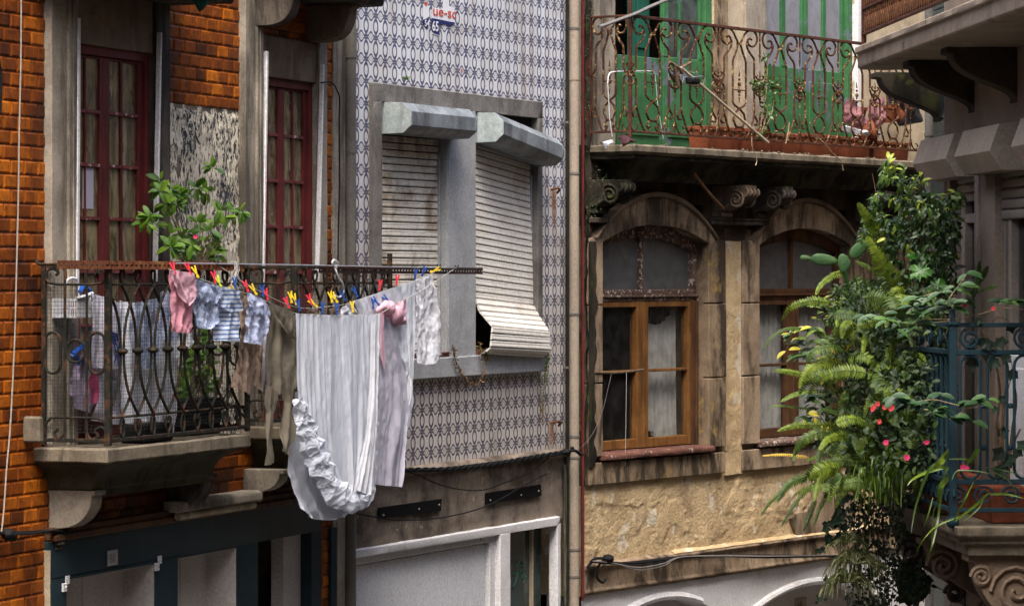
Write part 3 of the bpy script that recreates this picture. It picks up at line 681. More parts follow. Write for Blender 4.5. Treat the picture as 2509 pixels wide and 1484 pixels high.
zT, zM, zBd, zL, z0r = [O.Z(265, y, oR) for y in (652, 697, 862, 1024, 1080)]
def railing(s0, s1, o, fin=False):
    r = MB(O); t = .0085
    def bar(pts, rr=t, n=6): r.tube(pts, rr, n)
    # posts and rails
    for (s, oo, w, top) in ((s0,.02,.011,zT+.01),(s0,o,.016,zT),(s1,o,.013,zT+(.09 if fin else 0)),(s1,.02,.011,zT)):
        r.box(s-w, s+w, oo-w, oo+w, z0r-.025, top)
    for z, w in ((zT,.010),(z0r,.010)):
        r.box(s0, s1, o-w, o+w, z-w, z+w)
        for s in (s0, s1): r.box(s-w, s+w, .02, o-w, z-w, z+w)
    for z in (zM, zL): bar([(s0+.05,o,z),(s1-.05,o,z)], .0075)
    rail = build('railing', r, M['iron_dark'], OH, bevel=.002)
    # side panels
    for s, inward in ((s0, 1), (s1, 1)):
        q = MB(O); L = o-.02
        P = lambda k, z: (s, .02+L*k, z)
        def tb(pts, rr=.0078): q.tube([P(*p) for p in pts], rr, 6)
        h = zT-zM; H = zM-zL; hb = zL-z0r
        tb([(.33,zM+h*1.0),(.33,z0r)]); tb([(.67,zM+h*.0),(.67,z0r)])
        tb([(.02,zM+.3*h),(.1,zM+.08*h),(.25,zM),(.75,zM),(.92,zM+.1*h),(.98,zM+.4*h)])
        tb(cr([(.04,zM+.3*h),(.06,zM+.75*h),(.16,zM+.85*h),(.23,zM+.65*h),(.19,zM+.5*h)],4)); tb(cr([(.33,zM+.1*h),(.34,zM+.7*h),(.27,zM+.95*h),(.22,zM+.85*h)],4))
        tb(cr([(.66,zM+.1*h),(.66,zM+.7*h),(.73,zM+1.0*h),(.82,zM+.8*h),(.8,zM+.55*h)],4)); tb(cr([(.96,zM+.35*h),(.93,zM+.75*h),(.86,zM+.72*h),(.87,zM+.55*h)],4))
        def oval(c, w, za, zb): r_ = min(w*L, (zb-za)/2); tb([(c+w*math.cos(k*math.pi/8), zb-r_+r_*math.sin(k*math.pi/8)) for k in range(9)]+[(c+w*math.cos(math.pi+k*math.pi/8), za+r_+r_*math.sin(math.pi+k*math.pi/8)) for k in range(9)]+[(c+w, zb-r_)])
        oval(.14, .12, zL+.33*H, zM-.36*H); oval(.83, .12, zL+.33*H, zM-.36*H)
        tb([(.5+.15*math.cos(k*.42), zL+.50*H+.058*math.sin(k*.42)) for k in range(16)])
        tb([(.03,zL-.3*hb),(.1,zL-.05*hb),(.2,zL),(.8,zL),(.93,zL-.1*hb),(.98,zL-.45*hb)])
        tb(cr([(.33,zL),(.33,zL-.6*hb),(.25,zL-.9*hb),(.17,zL-.7*hb),(.23,zL-.5*hb)],4)); tb(cr([(.66,zL),(.67,zL-.6*hb),(.74,zL-.95*hb),(.84,zL-.8*hb),(.8,zL-.55*hb),(.9,zL-.4*hb),(.97,zL-.6*hb)],4))
        build('side_panel', q, M['iron_dark'], rail)
    # front: crossing bars pinned by beads, rings above and below
    n = 9; pitch = (s1-s0-.10)/n; v0 = []
    for i in range(n):
        q = MB(O); sc = s0+.05+pitch*(i+.62)
        for sg in (-1, 1):
            for up in (-1, 1):
                pts = []
                for k in range(11):
                    v = k/10; z = zBd+(zM-zBd if up > 0 else zL-zBd)*v
                    s_ = sc+sg*(.006+pitch*.98*v**2.5)
                    if s0+.02 < s_ < s1-.02: pts.append((s_, o+sg*.006, z))
                q.tube(pts, .008, 6)
        q.lathe([(0,.018),(.014,.017),(.028,.008),(.031,0),(.028,-.008),(.014,-.017),(0,-.018)], O.w(sc,o,zBd), 10)
        for zc, hh in (((zM+zT)/2-.004, (zT-zM)*.42), ((zL+z0r)/2, (zL-z0r)*.42)):
            if i % 2 == 0: q.tube([(sc+.022*math.cos(k*.4488), o, zc+hh*math.sin(k*.4488)) for k in range(14)], .008, 6, closed=True)
            else:
                for sg in (-1,1): q.tube(cr([(sc+sg*.002,o,zc-hh),(sc+sg*.03,o,zc-hh*.3),(sc+sg*.034,o,zc+hh*.5),(sc+sg*.018,o,zc+hh*.8),(sc+sg*.012,o,zc+hh*.3)],3), .007, 5)
        build('baluster', q, M['iron_dark'], rail)
    # chicken wire behind the bars
    q = MB(O); wr = .0011; on = o-.016; zz0, zz1 = z0r+.04, zM+.03
    k = 0
    def wire(p): q.tube(p, wr, 3, cap=False)
    m = int((s1-s0)/.021)
    for i in range(m):
        s = s0+.02+i*.021+rnd.uniform(-.002,.002); wire([(s,on,zz0),(s+rnd.uniform(-.003,.003),on,zz1)])
    for i in range(int((zz1-zz0)/.019)):
        z = zz0+i*.019+rnd.uniform(-.002,.002); wire([(s0+.02,on,z),(s1-.02,on,z)]); wire([(s0+.016,.03,z),(s0+.016,o-.01,z)])
    for i in range(18): oo = .03+i*.021; wire([(s0+.016,oo,zz0),(s0+.016,oo,zz1)])
    build('wire_netting', q, M['mesh'], rail)
    return rail
railing(s_post, s_far, oR); railing(s2, s2f, oR2, True)

# ---------------------------------------------------------------- slate-blue shopfront
zs = zshop
A = (O.S(162,.05), O.S(380,.05), O.Z(380,1380,.05)); Bb = (O.S(435,.05), O.S(581,.05), O.Z(581,1341,.05)); Cc = (O.S(633,.05), O.S(763,.05), O.Z(700,1313,.05))
f0, f1 = O.S(126,.05), O.S(787,.05)
g = MB(O); zmin = max(A[2], Bb[2], Cc[2])
edges = [f0, A[0], A[1], Bb[0], Bb[1], Cc[0], Cc[1], f1]
g.box(f0, f1, -.075, .05, zmin, zs)
for i in (0,2,4,6): g.box(edges[i], edges[i+1], -.075, .05, 0, zmin)
for q in (A, Bb, Cc): g.box(q[0], q[1], -.075, .05, q[2], zmin+.0)
build('shopfront', g, M['slate_paint'], OH, bevel=.004, label='slate-blue painted shopfront under the balconies')
g = MB(O); g.box(f0, f1, 0, .075, zs, zs+.035); g.box(f0, f1, 0, .06, zs+.035, zs+.07); build('shop_cornice', g, M['wood_dark'], OH, bevel=.006)
for q, nm in ((A,'shop_panel'), (Bb,'shop_panel')):
    g = MB(O); g.box(q[0]+.001, q[1]-.001, -.14, -.135, .3, q[2]); g.box(q[1]-.012, q[1]-.0015, -.135, .045, .3, q[2]-.001); g.box(q[0]+.0015, q[1]-.012, -.135, .03, q[2]-.01, q[2]-.001)
    g.box((q[0]+q[1])/2+.02, (q[0]+q[1])/2+.024, -.135, -.13, .3, q[2]); build(nm, g, M['board'], OH)
g = MB(O); m_ = O.S(702,.0); g.box(m_, Cc[1]-.002, -.10, -.02, .3, Cc[2]-.002); build('shop_panel', g, M['board'], OH)
g = MB(O); g.box(Cc[0]+.002, m_, -.40, -.39, .3, Cc[2]); build('dark_opening', g, M['void'], OH)
g = MB(O); a = O.S(826,.03); g.box(O.S(808,.02), a, -.04, .03, 0, O.Z(815,1290)); build('shop_post', g, M['slate_paint'], OH, bevel=.004)
g = MB(O); g.box(O.S(114), f0-.002, 0, .045, 0, O.Z(120,1345)); build('plaster_edge', g, M['cream_plaster'], OH, rough=.004, cell=.04)
g = MB(O); 
for k in range(4): g.box(O.S(113)-.0, O.S(130), 0, .06+.012*(k%2), O.Z(120,1345)+.022*k, O.Z(120,1345)+.022*k+.018)
build('carved_capital', g, M['stone_dark'], OH, bevel=.004, rough=.003, cell=.02)
# house number plate and latches
def text_mesh(name, txt, fr, s, o, z, h, mat, parent, sx=1.0, ext=.0015, shear=0.0, rot=0.0, font_off=0.0):
    cu = bpy.data.curves.new(name, 'FONT'); cu.body = txt; cu.size = 1; cu.extrude = .0; cu.shear = shear; cu.offset = font_off
    ob = bpy.data.objects.new(name, cu); COL.objects.link(ob)
    me = bpy.data.meshes.new_from_object(ob.evaluated_get(bpy.context.evaluated_depsgraph_get()))
    bpy.data.objects.remove(ob)
    xs = [v.co.x for v in me.vertices]; ys = [v.co.y for v in me.vertices]; k = h/(max(ys)-min(ys)); x0 = min(xs); y0 = min(ys)
    g = MB(fr); cs, sn = math.cos(rot), math.sin(rot)
    vs = [((v.co.x-x0)*k*sx, (v.co.y-y0)*k) for v in me.vertices]
    w_ = max(q[0] for q in vs)
    g.loc([(s+x*cs-y*sn, o, z+x*sn+y*cs) for x, y in vs], [tuple(p.vertices) for p in me.polygons])
    ob = build(name, g, mat, parent); bpy.data.meshes.remove(me); 
    return ob
g = MB(O); a = O.R(266,1349,290,1382,.06); g.box(a[0], a[1], .05, .058, a[2], a[3]); pl = build('number_plate', g, M['plaque'], OH, bevel=.002)
text_mesh('house_number', '80', O, a[0]+(a[1]-a[0])*.16, .0592, a[2]+(a[3]-a[2])*.22, (a[3]-a[2])*.56, M['ink'], pl, sx=.98, font_off=-.02)
for xl, yt, xr, yb in ((155,1412,172,1446),(381,1363,398,1395)):
    a = O.R(xl,yt,xr,yb,.06); w_=a[1]-a[0]; h_=a[3]-a[2]
    g = MB(O); g.box(a[0]+w_*.5, a[1], .05, .058, a[2]+h_*.45, a[3]); g.box(a[0], a[0]+w_*.55, .05, .062, a[2], a[2]+h_*.55); g.ball((a[0]+w_*.3,.064,a[2]+h_*.3), .006)
    build('latch', g, M['white_frame'], OH, bevel=.002)
# long light box under the cornice
L = thing('light_box', O.w(O.S(530), 0, zs+.05), 'long cream light box fixed over the slate-blue shopfront', 'light')
g = MB(O); a0, a1 = O.S(430,.1), O.S(625,.1); zc = O.Z(530, 1235, .1)
g.ext_s([(.02,zc+.05),(.12,zc+.05),(.15,zc+.035),(.15,zc-.005),(.12,zc-.012),(.02,zc-.012)], a0, a1); build('housing', g, M['stone_pale'], L, bevel=.005)
g = MB(O); g.tube([(a0+.03,.10,zc-.035),(a1-.02,.10,zc-.035)], .022, 10); build('tube', g, M['cream_plaster'], L)
g = MB(O); g.tube(cr([(a1-.02,.06,zc+.01),(a1+.05,.08,zc+.015),(a1+.09,.09,zc-.02)],4), .012, 6); build('end_cap', g, M['stone_pale'], L)
# the row of houses this one belongs to runs on towards the viewer, outside the picture
NB = thing('neighbouring_house', O.w(-9, 0, 0), 'plain house wall carrying the street line on beyond the orange-tiled house', 'house')
g = MB(O); g.box(-19, -5.62, -6, .0, 0, TOPZ); build('wall', g, M['low_plaster'], NB)
# ================================================================ house with blue and white tiles
BH = thing('blue_tiled_house', B.w(.3, 0, 0), 'house clad in blue and white patterned tiles with two cream roller shutters', 'house')
b0, b1 = B.S(862), B.S(1391)
def by(x, y, k=.3698, x0=784, y0=0): return x0+x*k, y0+y*k
zTB = B.Z(978, 1144)                     # lower edge of the tiles
wx0, wx1 = B.S(914,.03), B.S(1330,.03)   # cement surround
wz1 = B.Z(917, 202, .03); sz0, sz1 = B.Z(1017, 930, .05), B.Z(1329, 862, .05)
o1a, o1b, o2a, o2b = B.S(937,.03), B.S(1097,.03), B.S(1168,.03), B.S(1318,.03)
hz = wz1-.115
ff0, ff1 = B.S(872,.05), B.S(1373,.05); fz1 = B.Z(875,1346,.05); 
g = MB(B); g.box(b0, b1, -6, -.2, fz1-.3, TOPZ+.4); g.box(b0, b1, -6, -.5, 0, fz1-.3); build('wall', g, M['low_plaster'], BH, label='rear wall body')
g = MB(B)
g.box(b0, b1, -.2, 0, wz1-.01, TOPZ+.4); g.box(b0, wx0+.01, -.2, 0, zTB, wz1-.01); g.box(wx1-.01, b1, -.2, 0, zTB, wz1-.01); g.box(wx0+.01, wx1-.01, -.2, 0, zTB, sz1-.02)
build('tile_cladding', g, M['azulejo'], BH)
g = MB(B)
g.box(wx0, wx1, -.18, .03, hz, wz1); g.box(wx0, o1a, -.18, .03, sz1, hz); g.box(o2b, wx1, -.18, .03, sz1, hz)
build('window_surround', g, M['grey_dirty'], BH, bevel=.004, rough=.003, cell=.07)
g = MB(B); g.box(o1b, o2a, -.16, .024, sz1-.01, hz); g.box(o1b+.012, o2a-.012, -.16, .03, sz1-.01, hz); build('window_mullion', g, M['grey_stucco'], BH, bevel=.004, rough=.0018, cell=.08)
g = MB(B); g.box(wx0-.01, wx1+.008, -.05, .055, sz0, sz1); build('window_sill', g, M['grey_stucco'], BH, bevel=.007, rough=.003, cell=.07)
for a, b in ((o1a, o1b), (o2a, o2b)):
    g = MB(B); g.box(a, b, -.15, .045, sz1+.001, sz1+.022); g.box(a, b, .03, .05, sz1+.022, sz1+.034); build('sill_board', g, M['wood_sill'], BH, bevel=.004, rough=.003, cell=.04)
g = MB(B); g.box(o2a-.002, o2b+.002, -.19, -.185, sz1+.02, hz); g.box(o1a, o1b, -.19, -.185, sz1+.02, hz); build('dark_interior', g, M['void'], BH)
for q in ((o1a, o1a+.022, .012, .26), (o1a+.0225, o1a+.05, -.02, .26), (o1b-.02, o1b-.001, -.02, .3), (o2a+.001, o2a+.02, -.01, .3), (o2b-.03, o2b-.001, -.01, .4)):
    g = MB(B); g.box(q[0], q[1], -.1, q[2], sz1+.02, hz-q[3]); build('shutter_guide', g, M['grey_stucco'], BH, bevel=.003)
# roller shutters
PS = .0468
def slat(g, sa, sb, oa, ob, za, zb, na, nb, h=PS):
    """one bowed slat; (oa,za) left end top, (ob,zb) right end top; na/nb are the down directions in (o,z)"""
    pr = [(-.004,.0),(.004,.02),(.008,.10),(.0085,.30),(.0078,.33),(.0085,.36),(.0085,.74),(.005,.85),(-.004,.88)]
    def ring(s, o, z, dn):
        t = (dn[1]*-1, dn[0])  # outward normal of the slat
        return [(s, o+q*(-dn[1])+dn[0]*k*h, z+q*dn[0]*1+dn[1]*k*h) for q, k in [(c, k) for c, k in pr]]
    g.prism(ring(sa, oa, za, na), ring(sb, ob, zb, nb))
ztop1 = hz-.02
sh = MB(B); n = int((ztop1-sz1-.03)/PS)
sA, sB_ = o1a+.035, o1b-.012
for k in range(n+1):
    z = ztop1-k*PS; slat(sh, sA, sB_, -.045+rnd.uniform(-.001,.001), -.045, z, z-.0, (0,-1), (0,-1))
build('roller_shutter', sh, M['slat'], BH, sharp=30)
# second shutter: sagging to the right above, kicked out and curled below
sA, sB_ = o2a+.012, o2b-.018
xL, xR = [], []
N2 = int((ztop1-sz1+.06)/PS)
oL = oR_ = -.03; zL_ = ztop1-.03; zR_ = ztop1-.13
sh = MB(B); shc = MB(B)
for k in range(N2+1):
    t = k/N2
    if t < .70: aL, aR = .0, .03*math.sin(t*4)
    elif t < .76: aL, aR = .35, .5
    elif t < .84: aL, aR = .75, .62
    elif t < .93: aL, aR = -.1+.0, .05
    elif t < .965: aL, aR = -.95, -.8
    else: aL, aR = -1.25, -1.2
    if abs(t-.72) < .02: oL += .035
    dl, dr = (math.sin(aL), -math.cos(aL)), (math.sin(aR), -math.cos(aR))
    slat(sh, sA+(.012 if t > .72 else 0), sB_+(.02 if t > .72 else 0), oL, oR_, zL_, zR_, dl, dr)
    st = PS*(1-.06*0)
    oL += dl[0]*PS; zL_ += dl[1]*PS
    stR = PS*(.965 if t < .75 else .93)
    oR_ += dr[0]*stR; zR_ += dr[1]*stR
build('roller_shutter', sh, M['slat_clean'], BH, sharp=30, label='broken cream roller shutter curling out of its guides')
# zinc shutter boxes
def shutter_box(s0, s1, drop, zt, tilt=0):
    def prof(s, dz, sh=0): 
        P = [(.01,zt),(.155,zt-.006),(.215,zt-.062),(.215,zt-.15),(.158,zt-.20),(.01,zt-.205)]
        return [(s, o, z-dz) for o, z in P]
    g = MB(B); g.prism(prof(s0,0), prof(s1,drop)); bx = build('shutter_box', g, M['zinc'], BH, bevel=.0015, sharp=20)
    g = MB(B); g.prism([(s,o*1.015,z) for s,o,z in prof(s0-.004,0)], [(s,o*1.015,z) for s,o,z in prof(s0-.0005,0)]); build('end_cap', g, M['zinc_end'], bx, bevel=.001)
    g = MB(B); sg_ = 1; g.prism([(q[0], q[1]*1.012, q[2]+.001) for q in prof(s1-.022, drop)], [(q[0], q[1]*1.012, q[2]+.001) for q in prof(s1+.002, drop)]); build('end_rim', g, M['zinc'], bx, bevel=.001)
    for f_ in (.33, .68):
        sm = s0+(s1-s0)*f_; g = MB(B); g.prism([(q[0], q[1]*1.006, q[2]+.0008) for q in prof(sm, drop*f_)], [(q[0], q[1]*1.006, q[2]+.0008) for q in prof(sm+.006, drop*f_)]); build('folded_seam', g, M['zinc'], bx)
    return bx
zb1 = B.Z(938, 249.5, .03); shutter_box(B.S(936.5,.01), B.S(1168.5,.215), .0, zb1)
zb2 = B.Z(1166, 275, .03); s2a, s2b = B.S(1165.5,.01), B.S(1380,.215)
dz2 = B.Z(1232,296,.215)-B.Z(1379,357,.215); bx2 = shutter_box(s2a, s2b, dz2, zb2)
g = MB(B); g.box(o2a+.08, o2b, -.15, -.02, hz-.08, hz-.002); build('gap_above_box', g, M['void'], BH)
# torn poster
def zz(x, y): return B.p(862.5+x*.1585, y*.1585, .003)
def poster(name, polys, mat, parent, o=.003):
    g = MB(B)
    for p in polys:
        q = [zz(*a) for a in p]; g.loc([(s,o,z) for s,z in q], [tuple(range(len(q)))])
    return build(name, g, mat, parent)
pp = poster('torn_poster', [[(1410,-60),(1500,-60),(1500,95),(1585,118),(1592,352),(1420,318),(1400,140)]], M['paper'], BH)
for pl_ in ([(1240,115),(1345,135),(1400,140),(1420,318),(1235,282)], [(1095,60),(1190,100),(1195,260),(1150,300),(1100,310)], [(1235,505),(1345,545),(1348,560),(1240,525)], [(1690,1040),(1705,1050),(1708,1150),(1690,1140)]): poster('torn_poster', [pl_], M['paper'], BH)
poster('poster_band', [[(1232,283),(1592,353),(1560,400),(1345,372),(1340,440),(1355,545),(1258,515),(1225,400)], [(1090,312),(1150,290),(1185,262),(1190,370),(1160,430),(1100,395)]], M['ink_navy'], pp, .0045)
sl_ = math.atan2(zz(1580,170)[1]-zz(1240,110)[1], zz(1580,170)[0]-zz(1240,110)[0])
s_, z_ = zz(1250, 240); text_mesh('poster_letters', 'ue-sc', B, s_, .006, z_, .046, M['ink_red'], pp, sx=1.9, font_off=.012)
s_, z_ = zz(1118, 408); text_mesh('poster_digits', '54', B, s_, .006, z_, .043, M['paper'], pp, sx=1.3, font_off=.02)
s_, z_ = zz(1235, 478); text_mesh('poster_digits', '65', B, s_, .006, z_, .068, M['paper'], pp, sx=1.15, font_off=.02)
poster('poster_scrap', [[(1120,35),(1165,45),(1165,75),(1140,100),(1118,70)], [(1690,1060),(1702,1065),(1706,1110),(1694,1140),(1688,1100)]], M['ink_red'], pp, .005)
# strip under the tiles, stained plaster, two tarred boards
g = MB(B); g.ext_s([(0,zTB),(.035,zTB-.012),(.05,zTB-.03),(.03,zTB-.06),(0,zTB-.065)], b0, b1-.01); build('drip_ledge', g, M['low_plaster'], BH, rough=.003, cell=.05)
def lowp(u, v):
    s = b0+(b1-b0)*u; z = fz1-.02+(zTB-.05-fz1+.02)*v
    return (s, .012+.006*noise.fractal(Vector((s*7, 1, z*7)), .7, 2.1, 5), z)
g = MB(B); g.grid(lowp, 90, 30); g.box(b0, b1, -.2, 0, fz1-.02, zTB-.05); build('stained_plaster', g, M['low_plaster'], BH)
def gs(u, v):
    s = B.S(1372)+(b1-.005-B.S(1372))*u; z = 0+(zTB-.12)*v
    return (s, .03+.008*noise.fractal(Vector((s*9, 4, z*5)), .7, 2.1, 5), z)
g = MB(B); g.grid(gs, 6, 70); build('streaked_edge', g, M['green_stain'], BH)
def k7(x, y): return 784+x*.3133, 1019+y*.3133
for ps in (((460,715),(950,645),(945,738),(463,802)), ((1300,600),(1725,533),(1730,622),(1298,686))):
    q = [B.p(*k7(*a), .03) for a in ps]
    g = MB(B); g.prism([(s,.02,z) for s,z in q], [(s,.034,z) for s,z in q])
    bd = build('black_board', g, M['sign_black'], BH, bevel=.002)
    for a, b in ((.06,.7),(.62,.62),(.95,.5)):
        g = MB(B); s = q[0][0]+(q[1][0]-q[0][0])*a; z = q[3][1]+(q[0][1]-q[3][1])*(1-b); g.ball((s,.036,z), .007, 6); build('screw', g, M['plaque'], bd)
# white shopfront frame
def k(x, y): return k7(x, y)
fzb = B.Z(875,1367,.05); ps0, ps1 = B.S(1226,.05), B.S(1251,.05); wz = B.Z(1251,1303,.05); 
g = MB(B); g.box(ff0-.12, ff1, -.02, .05, fzb, fz1); g.box(ps0, ps1, -.02, .05, 0, fzb); g.box(ff1-.05, ff1, -.02, .05, 0, fzb)
build('shop_frame', g, M['white_frame'], BH, bevel=.006, rough=.003, cell=.06)
g = MB(B); g.box(ff0-.1, ps0, -.03, .012, fzb-.05, fzb); g.box(ps0-.09, ps0-.002, -.03, .012, 0, fzb-.05); build('inner_moulding', g, M['white_frame'], BH, bevel=.004)
g = MB(B); g.box(ff0-.1, ps0-.10, -.06, -.022, .1, fzb-.06); build('white_sheet_panel', g, M['white_panel'], BH, bevel=.003)
g = MB(B); g.box(ps1+.002, ff1-.052, -.09, -.08, .1, fzb); win = build('shop_window', g, M['pane_r'], BH)
g = MB(B); m_ = B.S(1303,-.06); g.box(m_-.012, m_+.012, -.078, -.05, .1, fzb); build('glazing_bar', g, M['cream_plaster'], win, bevel=.003)
g = MB(B); g.box(ps1+.002, ff1-.052, -.4, -.39, .1, fzb); build('shop_interior', g, M['void'], BH)
g = MB(B); g.box(B.S(826,.02), B.S(846,.02), -.05, .02, 0, B.Z(836,1345)); build('white_post', g, M['white_frame'], BH, bevel=.004)
# green scrawl on the glass
g = MB(B)
for pts in ([(1530,1180),(1560,1130),(1585,1150),(1560,1170),(1590,1175)], [(1510,1240),(1545,1210),(1525,1300),(1510,1330)], [(1560,1220),(1600,1200),(1575,1260),(1610,1250),(1585,1300)]):
    g.tube([(lambda q: (q[0], -.0785, q[1]))(B.p(*k7(*a), -.08)) for a in pts], .006, 4)
build('green_scrawl', g, M['teal_door'], win)
# dry creeper and rust bleeding on the wall are below, with the plants

# ---------------------------------------------------------------- downpipes
def downpipe(name, label, fr, x, ox, r, mat, rings, z0=0, z1=TOPZ, clampmat='pipe_grey', xb=None):
    s = fr.S(x, ox); T = thing(name, fr.w(s, ox, z0), label, 'downpipe')
    g = MB(fr); g.tube([(s,ox,z0),(s,ox,(z0+z1)/2),(s,ox,z1)], r, 18); build('pipe', g, M[mat], T, sharp=60)
    for (y, kind) in rings:
        z = fr.Z(x, y, ox); g = MB(fr)
        if kind == 's': g.tube([(s,ox,z-.05),(s,ox,z-.046),(s,ox,z+.046),(s,ox,z+.05)], r*1.1, 18); build('socket', g, M[mat], T, sharp=60)
        else:
            g.tube([(s,ox,z-.008),(s,ox,z+.008)], r*1.12, 18); g.box(s-.012, s+.012, -.0, ox-r*.8, z-.008, z+.008); build('clamp', g, M[clampmat], T, sharp=60)
    return T
downpipe('downpipe', 'thick grey downpipe at the seam between the orange and the blue tiled houses', B, 859, .06, .035, 'pipe_grey', [(372,'c'),(123,'s'),(1240,'c')])
downpipe('downpipe', 'tall beige downpipe dividing the blue tiled house from the yellow one', B, 1406.5, .055, .037, 'pipe_beige', [(70,'c'),(180,'s'),(425,'c'),(769,'c'),(1068,'c'),(1120,'c'),(1345,'c'),(1411,'c')])
downpipe('downpipe', 'thin red-oxide pipe running up beside the beige downpipe', Y, 1428, .035, .0115, 'pipe_red', [(510,'s'),(808,'c'),(1448,'s')], z0=Y.Z(1428,1470,.03), clampmat='pipe_red')
downpipe('downpipe', 'thin black pipe in the gap beside the blue tiles', B, 1389.5, .03, .012, 'black_wet', [(300,'c'),(900,'c')])
# ================================================================ ochre house with arched windows
YH = thing('ochre_house', Y.w(2.5, 0, 0), 'crumbling ochre house with two arched windows and a rusty balcony above', 'house')
y0, y1 = Y.S(1424), 8.4
def kD(x, y): return 1372+x*.3434, 666.4+y*.3434
def kC(x, y): return 1372+x*.2969, 352.8+y*.2969
def kE(x, y): return 1372+x*.2969, 1058.4+y*.2969
def kA(x, y): return 1372+x*.2969, y*.2969
oS = .05
zsl = Y.Z(1480, 1109, .06)                        # window sill top
wA, wB = Y.S(1478,oS), Y.S(1737,oS); vA = Y.S(1862,oS); vB = vA+(wB-wA)
zspr = Y.Z(1480, 592, oS); zcrn = Y.Z(1600, 550, oS)
zap = Y.Z(1440, 1190, .04)                        # foot of the stone aprons
zbal = Y.Z(1556, 352, .45)                        # balcony floor
zun = zbal-.30
zband1, zband0 = Y.Z(1657,1353,.05), Y.Z(1437,1455,.05)
zd = zbal+3
g = MB(Y)
g.box(y0, y1, -6, -.5, 0, TOPZ+.6)
build('wall', g, M['low_plaster'], YH, label='rear wall body')
g = MB(Y)
ziz = zcrn-.02
for a, b, z0, z1 in ((y0, wA, zap, ziz), (wB, vA, zap, ziz), (vB, y1, zap, ziz), (wA, wB, zap, zsl-.03), (vA, vB, zap, zsl-.03)):
    g.box(a, b, -.5, 0, z0, z1)
build('masonry', g, M['ochre_stone'], YH)
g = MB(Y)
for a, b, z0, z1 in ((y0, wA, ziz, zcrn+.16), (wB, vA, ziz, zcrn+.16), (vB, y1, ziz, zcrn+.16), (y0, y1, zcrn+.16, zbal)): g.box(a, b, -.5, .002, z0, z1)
build('soot_shade_frieze', g, M['soot_shade'], YH)  # soot stain, with the balcony's shade put into the colour
# arched stone surrounds
def arch_pts(a, b, zs, zc, n=16):
    w = (b-a)/2; h = zc-zs; r = (w*w+h*h)/(2*h); cz = zc-r; th = math.asin(min(1, w/r)); return [((a+b)/2+r*math.sin(-th+2*th*k/n), cz+r*math.cos(-th+2*th*k/n)) for k in range(n+1)]
def surround(a, b, jl, jr):
    inn = arch_pts(a, b, zspr, zcrn); out = arch_pts(a-.10, b+.10, zspr+.02, zcrn+.205)
    g = MB(Y); n = len(inn)
    ri, ro = inn, out
    vs = [(s,oS,z) for s,z in ri]+[(s,oS,z) for s,z in ro]+[(s,-.22,z) for s,z in ri]+[(s,-.01,z) for s,z in ro]
    fs = []
    for k in range(n-1):
        fs += [(k,k+1,n+k+1,n+k), (k,2*n+k,2*n+k+1,k+1), (n+k,n+k+1,3*n+k+1,3*n+k)]
    g.loc(vs, fs); build('arch_stone', g, M['arch_stone'], YH, rough=.003, cell=.05)
    m1 = arch_pts(a-.105, b+.105, zspr+.03, zcrn+.21); m2 = arch_pts(a-.12, b+.12, zspr+.03, zcrn+.245)
    g = MB(Y)
    vs = [(s,.075,z) for s,z in m1]+[(s,.075,z) for s,z in m2]+[(s,-.01,z) for s,z in m1]+[(s,-.01,z) for s,z in m2]; fs = []
    for k in range(n-1): fs += [(k,k+1,n+k+1,n+k), (k,2*n+k,2*n+k+1,k+1), (n+k,n+k+1,3*n+k+1,3*n+k)]
    g.loc(vs, fs); build('arch_hood', g, M['stone_brown'], YH, rough=.002, cell=.05)
    zs = [zsl-.03, zsl+.33*(zspr-zsl), zsl+.7*(zspr-zsl), zspr+.03]
    for s0, s1 in ((a-jl, a), (b, b+jr)):
        for q in range(3):
            g = MB(Y); e = rnd.uniform(-.003,.003); g.box(s0, s1, -.22, oS+e, zs[q]+.004, zs[q+1]-.004); build('jamb_block', g, M['ochre_stone' if s0 >= b and a == wA else 'arch_stone'], YH, bevel=.006, rough=.003, cell=.06)
    g = MB(Y); g.box(a-jl, b+jr, -.22, oS-.006, zap, zsl-.07); build('window_apron', g, M['ochre_stone' if a == wA else 'arch_stone'], YH, bevel=.006, rough=.004, cell=.06)
surround(wA, wB, Y.S(1478,oS)-Y.S(1444,oS), Y.S(1779,oS)-wB); surround(vA, vB, vA-Y.S(1821,oS), .2)
g = MB(Y); a, b = Y.S(1780,.03), Y.S(1819,.03); g.box(a, b, -.1, .03, zap-.02, zspr+.02); build('plaster_strip', g, M['ochre'], YH, rough=.006, cell=.03)
g = MB(Y); a, b = Y.S(1738,.06), Y.S(1880,.06); zi = Y.Z(1745,534,.06)
g.box(a, b, -.05, .085, zi-.05, zi-.012); g.box(a+.01, b-.01, -.05, .10, zi-.012, zi); build('impost_ledge', g, M['stone_dark'], YH, bevel=.005, rough=.003, cell=.05)
g = MB(Y); g.box(y0+.05, Y.S(1487,.06), -.05, .09, zi-.06, zi-.02); build('impost_ledge', g, M['stone_dark'], YH, bevel=.005, rough=.003, cell=.05)
def mossy(u, v):
    s = y0+(Y.S(1446,.03)-y0)*u; z = zap+(zbal+2.6-zap)*v
    return (s, .035+.02*noise.fractal(Vector((s*8, 4, z*6)), .7, 2.1, 5), z)
g = MB(Y); g.grid(mossy, 8, 140); build('mossy_edge', g, M['stone_mossy'], YH)
def mossy2(u, v):
    s = Y.S(1440,.05)+(wA-.012-Y.S(1440,.05))*(u)*(.35+.5*abs(noise.noise(Vector((v*9,2,3))))+.15*(v)); z = zsl-.1+(zspr-zsl+.1)*v
    return (s, .058+.004*noise.fractal(Vector((s*9, 4, z*9)), .7, 2.1, 5), z)
g = MB(Y); g.grid(mossy2, 6, 60); build('moss_patch', g, M['stone_mossy'], YH)
